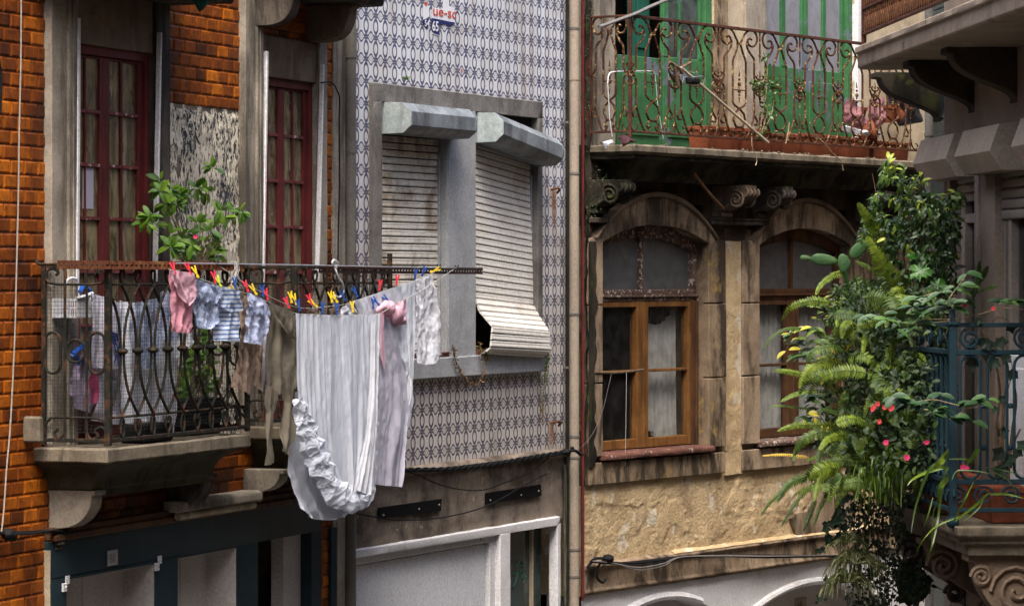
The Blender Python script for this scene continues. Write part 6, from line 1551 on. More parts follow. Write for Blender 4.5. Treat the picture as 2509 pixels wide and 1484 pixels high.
def frond(g, pts, wmax, n=None, bright=.6, droopf=.25, nrm=None, rib=.0014, tip=.15, st=None):
    """fern frond along 3-D points: rib plus paired pinnae"""
    P = cr(pts, 8); L = sum((b-a).length for a, b in zip(P, P[1:])); n = n or int(L/.0125)
    g.rv(max(.02, min(1, bright-.15))); g.tube(P, rib*1.6, 4, r1=rib*.5, local=False, cap=False)
    nrm = nrm or (CAMD*1.0+UP*.45+rv3()*.3)
    for k in range(2, n):
        t = k/n*(len(P)-1); i = min(int(t), len(P)-2); c = P[i].lerp(P[i+1], t-i); d = (P[i+1]-P[i]).normalized(); u = k/n
        l = 1.32*wmax*(min(1, u*5+.25))*(1-u)**.55*(1+.12*pr.uniform(-1,1))
        if l < .003: continue
        sd = d.cross(nrm).normalized(); nn = sd.cross(d)
        for sg in (-1, 1):
            dd = sd*sg+d*.28-UP*droopf*.6+nn*pr.uniform(-.15,.15)
            g.rv(max(.02, min(1, pr.gauss(bright, .12)))); leaf(g, c, dd, nn, l, min(.012, L/n*.95), .25, .12, ((0,.75),(.5,1),(1,.15)))
def pxs(pts, Y0, Y1=None, arc=0.0):
    n = len(pts); Y1 = Y0 if Y1 is None else Y1
    return [px(x, y, Y0+(Y1-Y0)*i/(n-1)+arc*math.sin(math.pi*i/(n-1))) for i, (x, y) in enumerate(pts)]
def twig(g, pts, r, r1=None, n=5): g.tube(cr(pts, 5), r, n, r1=r1 or r*.4, local=False)

# --- shrub in front of the limewashed panel
def opt(x, y, o): s, z = O.p(x, y, o); return O.w(s, o, z)
T = thing('potted_shrub', opt(480, 900, .18), 'bright green leafy shrub growing from the left balcony in front of the bare plaster', 'shrub')
cl = [(394,442),(418,468),(437,480),(366,532),(380,547),(418,575),(442,590),(480,461),(499,471),(521,412),(542,518),(571,523),(485,547),(513,566),(499,599),(523,609),(456,571),(418,604),(475,618),(532,623),(504,628),(405,500),(395,470),(360,548),(430,500),(590,520),(548,535),(515,590),(470,600),(450,615)]
g = MB(); q = MB()
root = opt(482, 690, .18)
for x, y in cl:
    o = pr.uniform(.12,.26); c = opt(x, y, o)
    mid = opt(482+(x-482)*.45, 690+(y-690)*.5, .18); twig(q, [root, mid, c], .0035, .0012)
    for k in range(pr.randint(7,10)):
        a = pr.uniform(0, 6.28); d = Vector((math.cos(a), -.4*abs(math.sin(a*1.7)), math.sin(a)*.75-.1)); s = pr.uniform(.7,1.2)
        g.rv(max(.05,min(1,pr.gauss(.55,.22)))); leaf(g, c+d*.008, d, CAMD*.7+UP*.8+rv3()*.3, .066*s, .031*s, .3, .2, OVAL)
g.rv(.4)
build('foliage', g, M['lf_potted'], T, attr=True, sharp=0); build('stem', q, M['bark'], T)
g = MB(); c = opt(479, 580, .27)
for k in range(5): a = k*1.257; leaf(g, c, Vector((math.cos(a),-.5,math.sin(a))), CAMD, .014, .013, .1, .1, OVAL)
build('flower', g, M['petal_pink'], T)
T = thing('balcony_plant', opt(475, 960, .2), 'green plant growing in the black tub behind the balcony bars', 'plant')
g = MB(); q = MB(); root = opt(475, 990, .18)
for x, y, n in ((462,905,9),(470,925,9),(490,930,9),(500,945,8),(445,945,8),(455,955,8),(515,895,6),(500,870,6),(480,880,6),(470,850,5),(520,930,6),(530,855,5),(446,925,6),(510,820,5)):
    c = opt(x, y, pr.uniform(.12,.24)); twig(q, [root, opt((x+475)/2, (y+1000)/2, .18), c], .003, .001)
    for k in range(n):
        a = pr.uniform(0, 6.28); d = Vector((math.cos(a), -.3, math.sin(a)*.7)); g.rv(max(.05,min(1,pr.gauss(.5,.22)))); leaf(g, c, d, CAMD*.7+UP*.7+rv3()*.3, .06, .034, .3, .2, OVAL)
build('foliage', g, M['lf_potted'], T, sharp=0); build('stem', q, M['bark'], T)

# --- tall dark shrub on the right balcony
T = thing('tall_shrub', px(2230, 900, 17.2), 'tall dark small-leaved shrub with yellow-green tips rising beside the shutter boxes', 'shrub')
g = MB(); q = MB()
POLY = [(2160,415),(2172,388),(2185,392),(2205,425),(2240,430),(2262,455),(2300,480),(2345,465),(2358,480),(2340,520),(2352,570),(2335,640),(2345,700),(2318,735),(2270,720),(2225,640),(2170,640),(2120,600),(2100,570),(2125,520),(2140,470),(2155,440)]
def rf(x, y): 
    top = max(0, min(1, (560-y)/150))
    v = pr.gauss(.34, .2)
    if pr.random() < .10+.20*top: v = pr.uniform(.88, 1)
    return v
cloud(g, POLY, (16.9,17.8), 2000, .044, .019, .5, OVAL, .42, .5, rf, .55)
for x, y in ((2172,395),(2190,410),(2205,430),(2255,440),(2265,432),(2345,480),(2335,500),(2140,480),(2120,565),(2250,500),(2295,520)):
    for k in range(4): g.rv(pr.uniform(.85,1)); leaf(g, px(x+pr.uniform(-9,9), y+pr.uniform(-10,10), 17.2), rv3()+UP*.2, CAMD+UP, .045, .02, .6, .2, OVAL)
for k in range(14):
    x1, y1 = pr.uniform(2130,2320), pr.uniform(400,620); twig(q, [px(2240+pr.uniform(-20,20),900,17.3), px(2235+(x1-2235)*.4,720,17.4), px(x1,y1,17.3)], .006, .0015)
build('foliage', g, M['lf_dark'], T, sharp=0); build('branch', q, M['bark'], T)
# --- ferns
def fern(label, base, fr, mat='lf_fern', grp='ferns on the right balcony', Yb=17.1):
    T = thing('fern', px(*base, Yb), label, 'fern', grp); g = MB()
    for f in fr:
        pts, w, br = f[0], f[1], f[2]; Y0, Y1 = (f[3], f[4]) if len(f) > 3 else (Yb, Yb-.25)
        frond(g, pxs(pts, Y0, Y1, -.06), w, None, br)
    return build('frond', g, M[mat], T, sharp=0, kind=None), T
fern('upright bright green fern with its fronds standing above the blue corner post', (2190,780),
  [([(2190,765),(2175,700),(2155,635),(2123,579)],.058,.9),([(2219,735),(2205,700),(2174,640)],.046,.75),([(2150,640),(2147,573),(2125,535),(2102,497)],.042,.85),([(2188,770),(2150,720),(2110,690),(2092,682)],.034,.3),
   ([(2180,760),(2150,745),(2115,715),(2085,705)],.03,.35),([(2215,600),(2210,575),(2205,548)],.02,.55),([(2200,760),(2215,700),(2225,660)],.03,.35),([(2078,662),(2044,672),(2012,696),(1999,722)],.024,.85),([(2170,700),(2140,660),(2095,640)],.026,.55)])
fern('spreading fern reaching left across the right arched window', (2120,980),
  [([(2070,960),(2007,931),(1943,912),(1897,907)],.026,.8),([(2060,962),(1989,955),(1943,966),(1912,984)],.024,.75),([(2117,1046),(2024,1041),(1949,1042),(1905,1056)],.026,.8),([(2060,1003),(1966,999),(1914,993),(1882,997)],.013,.65),
   ([(2020,835),(1992,812),(1934,804),(1890,826),(1868,862)],.014,.5),([(2110,815),(2053,844),(2007,890),(1987,902)],.024,.7),([(2190,817),(2180,867),(2167,910)],.030,.75),([(2120,873),(2140,890),(2167,903)],.022,.7),([(2167,905),(2170,950),(2167,992)],.024,.75),
   ([(2075,970),(2066,1000),(2055,1030)],.022,.6),([(2110,830),(2140,850),(2160,880)],.028,.5),([(2130,960),(2080,930),(2040,925)],.022,.55),([(2100,1000),(2060,1010),(2010,1000)],.024,.5),([(2150,1000),(2120,1020),(2095,1050)],.024,.6),([(2090,900),(2060,905),(2030,930)],.022,.55)])
fern('drooping fern whose fronds hang down over the flaking plaster', (2110,1150),
  [([(2040,1050),(2010,1105),(2004,1155)],.022,.3),([(1992,1074),(1955,1096),(1943,1130)],.017,.65),([(2122,1050),(2074,1102),(2030,1155),(2010,1178)],.026,.8),([(2161,1134),(2094,1143),(2007,1128)],.014,.8),
   ([(2055,1156),(1951,1177),(1892,1225),(1864,1264)],.013,.55),([(2004,1177),(1951,1228),(1914,1290)],.014,.35),([(2000,1222),(1985,1262),(1968,1302)],.014,.4),([(2049,1183),(2012,1237),(1994,1288)],.015,.45),([(2070,1110),(2040,1150),(2020,1200)],.022,.55),
   ([(2100,1090),(2085,1150),(2060,1210)],.020,.4),([(2140,1080),(2110,1120),(2090,1170)],.022,.6),([(2030,1110),(2000,1118),(1975,1130)],.016,.6),([(2090,1060),(2050,1085),(2020,1110)],.02,.6)])
fern('small dark fern by the grey window post inside the right balcony', (2395,720), [([(2390,725),(2400,690),(2421,652)],.03,.25),([(2385,730),(2372,700),(2355,690)],.024,.3),([(2395,715),(2420,705),(2446,700)],.02,.45),([(2380,720),(2395,680),(2400,640)],.02,.15)], Yb=16.9)
fern('low fern fronds beneath the pink flowers', (2190,1170), [([(2210,1120),(2190,1150),(2165,1180)],.018,.4),([(2270,1130),(2235,1150),(2200,1160)],.02,.35),([(2230,1100),(2190,1110),(2150,1120)],.018,.4),([(2200,1140),(2160,1165),(2120,1185)],.02,.5)], Yb=16.8)
FR = []
for k in range(84):
    x, y = pr.uniform(2030,2260), pr.uniform(720,1220); a = pr.uniform(1.7,4.6) if pr.random() < .7 else pr.uniform(-1.2,1.2); l = pr.uniform(70,150)
    dx, dy = math.cos(a)*l*(1 if x < 2170 else .5), -abs(math.sin(a))*l*.35; FR.append(([(x,y),(x+dx*.4,y+dy),(x+dx*.8,y+dy*.9+l*.12),(x+dx,y+dy*.5+l*.38)], pr.uniform(.024,.040), pr.uniform(.35,.95), pr.uniform(16.4,17.1), pr.uniform(16.4,16.9)))
fern('broad tangle of fern fronds in the middle of the right balcony greenery', (2150,1000), FR)
# --- prickly pear
T = thing('prickly_pear', px(2070, 700, 17.0), 'prickly pear cactus stretching flat green pads to the left above the fern', 'cactus')
def pad(c, rx, ry, rot, Yd, th=.012):
    g = MB(); cx, cy = 1803.4+c[0]*.3434, 352.8+c[1]*.3434; k = .3434
    C = px(cx, cy, Yd); sc = Yd/F*k; vs = []; fs = []; n = 22; m = 5
    cs, sn = math.cos(rot), math.sin(rot)
    for j in range(-m, m+1):
        t = j/m; r = math.cos(t*math.pi/2)**.5
        for i in range(n):
            a = 2*math.pi*i/n; w = 1-.22*math.cos(a)*(1 if True else 0); x, z = rx*r*math.cos(a), ry*r*math.sin(a)*w
            vs.append(C+Vector(((x*cs-z*sn)*sc, t*th, (x*sn+z*cs)*sc)))
    for j in range(2*m): fs += [(j*n+i, j*n+(i+1)%n, (j+1)*n+(i+1)%n, (j+1)*n+i) for i in range(n)]
    g.raw(vs, fs, True); ob = build('pad', g, M['cactus'], T)
    s = MB()
    for k_ in range(26):
        a = pr.uniform(0, 6.28); r = pr.uniform(.3,1); x, z = rx*r*math.cos(a), ry*r*math.sin(a)
        b = C+Vector(((x*cs-z*sn)*sc, -th*.9*(1-r*.8), (x*sn+z*cs)*sc)); s.tube([b, b+Vector((pr.uniform(-.008,.008),-.006,pr.uniform(-.008,.008)))], .0006, 3, local=False)
    build('spine', s, M['dry'], ob, kind='stuff')
pad((500,815),44,22,-.1,16.95); pad((632,826),98,42,-.12,16.97); pad((772,850),46,68,.1,17.0); pad((884,745),92,46,.78,17.03)
g = MB(); twig(g, [px(2070,660,17.0), px(2080,720,17.05), px(2090,800,17.1)], .012, .012); build('stem', g, M['cactus'], T)
# --- broad-leaved plant
T = thing('broad_leaf_plant', px(2250, 780, 17.0), 'plant with big lobed light-green leaves in front of the tall dark shrub', 'plant')
g = MB(); q = MB()
def lobed(cx, cy, r, Yd, rot, tilt, br):
    C = px(cx, cy, Yd); R_ = r/F*Yd; n = 40; ring = []; vs = [C]; M_ = Matrix.Rotation(rot, 3, 'Y') @ Matrix.Rotation(tilt, 3, 'X')
    for i in range(n):
        a = 2*math.pi*i/n; k = .78+.16*math.cos(5*(a-1.57))+.06*math.cos(15*a)
        if abs(((a-1.57+math.pi) % (2*math.pi))-math.pi) < .25: k *= .55
        v = Vector((math.cos(a)*k*R_, -.10*R_+.12*R_*math.cos(5*a), -math.sin(a)*k*R_*-1)); vs.append(C+M_ @ Vector((v.x, v.y+.25*R_*k*k, v.z)))
    h = MB(); h.rv(br); h.raw(vs, [(0, 1+i, 1+(i+1)%n) for i in range(n)], True); build('leaf', h, M['lf_big'], T, sharp=0)
    twig(q, [C, px(2250,800,17.05)], .003, .003)
for a in ((2255,665,33,16.9,2.9,.5,.8),(2238,628,24,16.95,3.4,.9,.6),(2298,700,30,16.9,3.2,.6,.25),(2212,740,26,16.9,2.6,.6,.3),(2270,640,18,17,2.8,.2,.45)): lobed(*a)
build('stem', q, M['stem'], T)
# --- glossy camellia twigs
def z6(x, y): return 1803.4+x*.3434, 352.8+y*.3434
def zD(x, y): return 1803.4+x*.2906, 744.8+y*.2906
def leafy_twig(label, paths, leaves, Yd, L, W, mat='lf_camellia', nm='leafy_branch', br=.5, tm='dry', cat='branch', rr=.0035):
    T = thing(nm, px(*paths[0][0], Yd), label, cat); q = MB(); g = MB()
    for p in paths: twig(q, [px(x, y, Yd+.02) for x, y in p], rr, rr*.5)
    for x, y in leaves:
        for k in range(3):
            a = pr.uniform(-.7,.9)+(3.14 if pr.random() < .55 else 0); d = Vector((math.cos(a), -.25, math.sin(a)*.55-.05)); s = pr.uniform(.75,1.2)
            g.rv(max(.05,min(1,pr.gauss(br,.25)))); leaf(g, px(x+pr.uniform(-5,5), y+pr.uniform(-5,5), Yd-pr.uniform(0,.08)), d, UP*1.0+CAMD*.5+rv3()*.35, L*s, W*s, .22, .22, OVAL)
    build('foliage', g, M[mat], T, sharp=0); build('twig', q, M[tm], T); return T
leafy_twig('glossy camellia branch sweeping across the top of the blue railing', [[z6(1100,1255),z6(1250,1285),z6(1450,1270),z6(1560,1255),z6(1750,1210),z6(1900,1170),z6(2050,1180)],[z6(1250,1285),z6(1330,1255),z6(1500,1250),z6(1580,1258)],[z6(1500,1135),z6(1550,1060),z6(1640,940)],[z6(930,1250),z6(1010,1250),z6(1100,1255)],[z6(1260,1270),z6(1300,1110),z6(1470,1050)]],
  [z6(*p) for p in ((940,1230),(1000,1225),(1070,1255),(1150,1195),(1230,1190),(1320,1205),(1300,1105),(1380,1095),(1420,1140),(1470,1050),(1500,1130),(1560,1050),(1605,1015),(1640,930),(1540,1160),(1420,1180),(1240,1325),(1300,1290),(1180,1270),(1130,1330),(1340,1150),(1600,1110),(1900,1130),(1960,1110),(2000,1120))], 16.0, .072, .034, br=.55)
leafy_twig('lower camellia twig curling in front of the blue corner post', [[zD(1300,800),zD(1470,830),zD(1660,805),zD(1840,845),zD(1960,875),zD(2095,855)],[zD(1960,880),zD(1850,940),zD(1800,970)],[zD(1660,805),zD(1720,760)],[zD(1470,830),zD(1560,880),zD(1690,900)]],
  [zD(*p) for p in ((1330,770),(1370,790),(1410,800),(1430,860),(1580,860),(1630,840),(1690,890),(1660,900),(1990,830),(2060,840),(2110,800),(1800,960),(1735,755),(1960,960),(2010,980))], 15.86, .068, .040, br=.45)
leafy_twig('twig of loose oval leaves hanging over the right arched window', [[zD(880,420),zD(760,300),zD(640,220),zD(540,200)],[zD(860,420),zD(740,380),zD(660,370)],[zD(700,330),zD(600,400),zD(560,480)]],
  [zD(*p) for p in ((470,250),(530,230),(580,210),(640,200),(670,230),(720,310),(660,320),(480,345),(430,385),(490,430),(540,440),(580,450),(650,370),(660,460),(600,290),(560,300))], 17.0, .058, .030, 'lf_hang', br=.62, tm='stem')
leafy_twig('drooping sprig of broad leaves beside the window curtain', [[zD(820,480),zD(760,700),zD(700,800),zD(650,880)],[zD(760,740),zD(620,760),zD(600,830)]],
  [zD(*p) for p in ((690,800),(640,830),(660,780),(720,900),(660,950),(560,960),(590,930),(750,890),(640,980),(600,770))], 17.05, .052, .034, 'lf_hang', br=.55, tm='stem')
leafy_twig('feathery tuft of small yellowish leaves left of the prickly pear pads', [[z6(760,1130),z6(700,1110),z6(600,1100)],[z6(720,1150),z6(640,1210),z6(560,1240)]], [z6(*p) for p in ((600,1100),(640,1110),(680,1090),(700,1060),(720,1120),(660,1140),(620,1210),(580,1240),(680,1230),(720,1250),(760,1170),(650,1250),(560,1170),(740,1030),(780,1100))], 17.0, .034, .014, 'lf_hang', br=.75, tm='stem')
# --- dense shaded foliage filling the balcony front
T = thing('balcony_foliage', px(2180, 1000, 17.2), 'dense dark mass of small leaves spilling through the right balcony rail', 'plant')
g = MB(); q = MB()
cloud(g, [(2060,700),(2120,690),(2200,660),(2300,700),(2330,780),(2320,1180),(2240,1240),(2120,1230),(2070,1130),(2060,1000),(2085,900),(2060,800)], (16.5,17.8), 3600, .036, .019, .3, SMALL, .3, .6, lambda x, y: pr.gauss(.45,.25))
cloud(g, [(1990,860),(2080,820),(2090,1000),(2060,1120),(1990,1090),(2010,980)], (16.9,17.4), 320, .036, .018, .4, SMALL, .15, .6, lambda x, y: pr.gauss(.4,.25))
cloud(g, [(2150,900),(2310,860),(2330,1100),(2240,1180),(2110,1140)], (16.3,16.8), 620, .038, .022, .2, OVAL, .4, .8, lambda x, y: pr.gauss(.55,.22))
cloud(g, [(2040,700),(2110,680),(2130,800),(2090,1050),(2060,1050),(2075,900),(2030,790)], (16.6,17.3), 900, .034, .017, .3, SMALL, .4, .6, lambda x, y: pr.gauss(.75,.2))
for k in range(26): x = pr.uniform(2090,2310); twig(q, [px(x, 1200, 17.0), px(x+pr.uniform(-30,30), 1000, 16.9), px(x+pr.uniform(-50,50), pr.uniform(750,900), 16.8)], .003, .001)
build('foliage', g, M['lf_mass'], T, sharp=0); build('stem', q, M['bark'], T)
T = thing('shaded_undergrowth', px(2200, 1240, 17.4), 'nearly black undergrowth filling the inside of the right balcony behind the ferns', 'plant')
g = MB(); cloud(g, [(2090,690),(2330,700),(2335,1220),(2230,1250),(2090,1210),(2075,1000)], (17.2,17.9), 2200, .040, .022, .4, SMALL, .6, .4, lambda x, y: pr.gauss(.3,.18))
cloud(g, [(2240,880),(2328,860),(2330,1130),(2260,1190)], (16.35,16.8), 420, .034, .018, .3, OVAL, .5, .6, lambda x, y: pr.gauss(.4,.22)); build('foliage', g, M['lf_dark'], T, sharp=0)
T = thing('trailing_foliage', px(2160, 1480, 17.2), 'fine dark foliage trailing in a curtain below the right balcony', 'plant')
g = MB(); cloud(g, [(2080,1230),(2250,1240),(2215,1330),(2200,1484),(2070,1484),(2100,1380),(2050,1300)], (16.9,17.5), 900, .026, .012, .7, SMALL, .12, .6, lambda x, y: pr.gauss(.35,.22)); build('foliage', g, M['lf_mass'], T, sharp=0)
def flowers(label, pts, mat, Yd, grp, r=.016):
    for i, (x, y) in enumerate(pts):
        g = MB(); c = px(x, y, Yd)
        for k in range(6): a = k*1.05+pr.uniform(-.2,.2); leaf(g, c, Vector((math.cos(a),-.35,math.sin(a))), CAMD, r*pr.uniform(.8,1.2), r*.95, .2, .1, OVAL)
        ob = build('flower', g, M[mat], None, sharp=0); tag(ob, label[i] if isinstance(label, list) else label, 'flower', grp)
flowers('small coral-red flower in a loose row below the ferns', [zD(1150,885),zD(1165,865),zD(1195,840),zD(1250,872),zD(1305,885),zD(1320,870),zD(1208,990)], 'petal_red', 16.3, 'coral flowers below the ferns', .012)
flowers(['bright magenta flower left of the blue corner post','red flower low among the strap leaves','pink flower below the magenta one','red flower behind the blue loops','red flower bud at the foot of the blue loops'], [zD(1605,1165),zD(1265,1165),zD(1440,1290),zD(1940,1375),zD(1910,1370)], 'petal_pink', 15.95, None, .014)
flowers(['dark red flower above the blue corner post','orange-red faded bloom beside the post top','pink bud on the climber by the door'], [z6(1575,1165),z6(1630,1150),z6(1835,1175)], 'petal_red', 15.95, None, .012)
# yellowed leaves
g = MB()
for x, y in ((950,340),(805,370),(1160,740),(1180,770),(1200,800),(1410,930),(975,1060),(960,1040),(990,1070),(665,950),(620,600),(680,610),(730,620),(640,590),(1005,1265),(725,1020),(780,1030),(1075,380)):
    X_, Y_ = zD(x, y); g.rv(pr.random()); leaf(g, px(X_, Y_, 16.75), Vector((pr.uniform(-.6,.6),-.2,-1)), CAMD+rv3()*.3, .034, .012, .2, .2, OVAL)
tag(build('yellowed_leaves', g, M['lf_yellow'], sharp=0), 'scattered yellowed leaflets caught among the ferns', 'leaves', kind='stuff')
g = MB(); frond(g, pxs([(1982,1120),(1920,1113),(1866,1116)], 17.2), .010, 26, .9); tag(build('dry_frond', g, M['lf_yellow'], sharp=0), 'dried yellow fern frond under the right window sill', 'frond')
# --- strap leaves
def z8(x, y): return 1960+x*.2606, 1098+y*.2606
def straps(label, blades, mat, Yd, nm='strap_leaf_plant', grp=None):
    T = thing(nm, px(*blades[0][0][0], Yd), label, 'plant', grp); g = MB()
    for pts, w in blades:
        P = cr([px(x, y, Yd+pr.uniform(-.06,.06)) for x, y in pts], 6); br = max(.05,min(1,pr.gauss(.5,.2))); g.rv(br); n = len(P); vs = []
        nr = CAMD+rv3()*.5
        for i, p in enumerate(P):
            d = (P[min(i+1,n-1)]-P[max(i-1,0)]).normalized(); sd = d.cross(nr).normalized(); t = i/(n-1); ww = w*(.6+.4*min(1,t*4))*(1-t**2.2)+.0004
            vs += [p+sd*ww, p+CAMD*-.25*ww, p-sd*ww]
        g.raw(vs, [f for i in range(n-1) for f in ((3*i,3*i+1,3*i+4,3*i+3),(3*i+1,3*i+2,3*i+5,3*i+4))], True)
    build('blade', g, M[mat], T, sharp=0); return T
bl = [([z8(1400,50),z8(1330,120),z8(1210,210),z8(1090,540),z8(1045,800)],.009), ([z8(1380,180),z8(1340,330),z8(1300,640),z8(1240,920),z8(1168,1060)],.007), ([z8(1500,640),z8(1300,720),z8(1180,830),z8(1090,975)],.0035), ([z8(1400,20),z8(1330,120),z8(1230,210)],.02), ([z8(1360,180),z8(1200,220),z8(1060,290),z8(1010,350)],.008), ([z8(1400,190),z8(1300,170),z8(1220,230)],.010), ([z8(1400,270),z8(1330,350),z8(1290,460)],.016), ([z8(1250,460),z8(1200,640),z8(1150,770)],.003), ([z8(1310,440),z8(1250,640),z8(1240,980)],.0035),
      ([z8(1680,0),z8(1620,90),z8(1550,170)],.014), ([z8(1460,680),z8(1640,540),z8(1760,430),z8(1800,430)],.0065), ([z8(1540,680),z8(1680,560),z8(1730,460)],.004), ([z8(1790,430),z8(1950,430),z8(2107,470)],.006), ([z8(1450,670),z8(1560,460),z8(1640,300)],.0045), ([z8(1430,290),z8(1480,210),z8(1650,210),z8(1800,240)],.003), ([z8(1400,100),z8(1560,100),z8(1640,140)],.003), ([z8(1800,210),z8(1960,300),z8(2040,430)],.003), ([z8(1750,180),z8(1900,200),z8(2107,260)],.003)]
straps('long arching strap leaves trailing over the corner of the right balcony ledge', bl, 'lf_grass', 15.82)
bl = []
for k in range(46):
    x0, y0_ = pr.uniform(560,960), pr.uniform(60,230); dx = pr.uniform(-140,60); bl.append(([z8(x0,y0_), z8(x0+dx*.35,y0_+pr.uniform(40,90)), z8(x0+dx*.8,y0_+pr.uniform(160,260)), z8(x0+dx,y0_+pr.uniform(260,420))], pr.uniform(.003,.0055)))
straps('thick tuft of grassy leaves hanging under the pink flowers', bl, 'lf_grass', 16.5, 'grass_tuft')
def spider(c, n, r, label, mat='lf_spider'):
    bl = []
    for k in range(n):
        a = pr.uniform(-.2,3.3); l = r*pr.uniform(.6,1.2); dx, up = math.cos(a)*l, math.sin(a)*l*.45; bl.append(([(c[0],c[1]),(c[0]+dx*.5,c[1]-up-4),(c[0]+dx*.9,c[1]-up*.4+l*.12),(c[0]+dx*1.1,c[1]+l*.55)], pr.uniform(.0032,.006)))
    straps(label, bl, mat, 16.9, 'spider_plant', 'spider plants under the right balcony')
spider(z8(450,880), 34, 46, 'pale spider plant, topmost of the three hanging under the ferns'); spider(z8(520,1080), 64, 74, 'widest pale spider plant, middle of the three hanging below the balcony'); spider(z8(450,1260), 56, 64, 'lowest pale spider plant beside the white arched wall')
spider(zD(970,520), 22, 30, 'small pale spider plant tucked in the middle of the ferns')
# --- ivy and dark trailing stems
def ivy_leaf(g, c, r, rot, br):
    n = 10; vs = [c]; M_ = Matrix.Rotation(rot, 3, 'Y'); K = (1.15,.62,.95,.6,.7,.45,.7,.6,.95,.62)
    for i in range(n): a = 2*math.pi*i/n-1.57; vs.append(c+M_ @ Vector((math.cos(a)*K[i]*r, -.2*r*K[i]*pr.uniform(.5,1.2), math.sin(a)*K[i]*r)))
    g.rv(br); g.raw(vs, [(0,1+i,1+(i+1)%n) for i in range(n)], False)
def ivy(label, strands, Yd, dens=22, r=.022, mat='lf_ivy', nm='ivy'):
    T = thing(nm, px(*strands[0][-1], Yd), label, 'ivy'); g = MB(); q = MB()
    for st in strands:
        P = cr([px(x, y, Yd+pr.uniform(-.05,.05)) for x, y in st], 8); q.tube(P, .0022, 4, local=False)
        L = sum((b-a).length for a, b in zip(P, P[1:])); n = max(3, int(L*dens))
        for k in range(n):
            t = (k+pr.random())/n*(len(P)-1); i = min(int(t), len(P)-2); c = P[i].lerp(P[i+1], t-i)+Vector((pr.uniform(-.02,.02),pr.uniform(-.03,.01),pr.uniform(-.015,.01)))
            ivy_leaf(g, c, r*pr.uniform(.6,1.25), pr.uniform(-.9,.9), max(.03,min(1,pr.gauss(.45,.25))))
    build('foliage', g, M[mat], T, sharp=0); build('stem', q, M['bark'], T); return T
ivy('dark ivy strands trailing left of the spider plants over the plaster', [[z8(420,330),z8(400,470),z8(340,650),z8(260,730),z8(270,850),z8(150,980)],[z8(450,400),z8(360,620),z8(380,750),z8(370,860)],[z8(320,380),z8(330,620),z8(300,650)]], 17.0, 30, .027)
ivy('thicket of thin ivy stems hanging down below the right balcony', [[z8(480+k*26+pr.uniform(-12,12), 430+pr.uniform(-40,60)), z8(500+k*25+pr.uniform(-20,20), 800), z8(520+k*24+pr.uniform(-30,30), 1150), z8(530+k*23+pr.uniform(-30,30), 1484)] for k in range(13)]+[[z8(560,560),z8(760,720),z8(960,760)],[z8(600,640),z8(800,800),z8(980,830)],[z8(690,900),z8(800,1000),z8(960,1060)]], 17.2, 44, .013)
ivy('wisps of dark ivy across the white arch at the lower right', [[z8(860,1000),z8(880,1200),z8(860,1484)],[z8(760,1100),z8(800,1300),z8(760,1484)],[z8(940,1080),z8(1000,1150),z8(1100,1120)],[z8(250,1180),z8(260,1290),z8(200,1400)],[z8(330,1290),z8(240,1370),z8(180,1430)]], 17.3, 36, .015)
ivy('climber with big dull leaves winding up inside the blue railing', [[(2470,1180),(2450,1050),(2425,900),(2415,830),(2395,770)],[(2440,1180),(2460,1000),(2480,900),(2455,835)],[(2400,830),(2385,845)],[(2360,900),(2400,870),(2440,780),(2490,800)],[(2480,1120),(2500,1090)]], 15.75+.25, 9, .040, nm='climber')
def mossball(u, v):
    c = px(*z8(1060,1250), 17.6); a = u*6.283; b = v*3.1416; k = 1+.5*noise.noise(Vector((math.cos(a)*1.5, math.sin(a)*1.5, v*3)))
    return (c.x+.085*k*math.sin(b)*math.cos(a), c.y+.085*k*math.sin(b)*math.sin(a), c.z+.10*k*math.cos(b))
T = thing('hanging_basket', px(*z8(1060,1420), 17.6), 'dark mossy hanging basket below the right balcony ledge', 'basket')
g = MB(); g.grid(mossball, 30, 20); build('moss_ball', g, M['stone_mossy'], T, rough=.006, cell=.02)
g = MB(); cloud(g, [(2190,1370),(2260,1375),(2285,1430),(2250,1484),(2195,1470)], (17.2,17.5), 260, .034, .018, .6, SMALL, .6, .6, lambda x, y: pr.gauss(.3,.2)); build('foliage', g, M['lf_mass'], T, sharp=0)
g = MB(); c = px(*z8(1060,1100), 17.6)
for dx in (-.06, .06): g.tube([c+Vector((dx,0,-.03)), c+Vector((0,0,.34))], .003, 4, local=False)
build('wire', g, M['rubber'], T)
# brown woody stems behind the loops
T = thing('woody_climber', px(2470, 1180, 16.1), 'bare brown woody stems standing in the pot behind the blue loops', 'plant'); g = MB()
for st in ([(2462,1180),(2455,1080),(2460,990),(2470,900),(2440,850)],[(2468,1180),(2480,1060),(2490,980),(2482,930)],[(2455,1180),(2440,1060),(2450,960),(2430,850),(2400,800)],[(2470,1180),(2475,1110),(2500,1050)],[(2460,1180),(2448,1100),(2444,1020)]):
    twig(g, [px(x, y, 16.15) for x, y in st], .010, .004, 6)
build('stem', g, M['bark'], T)
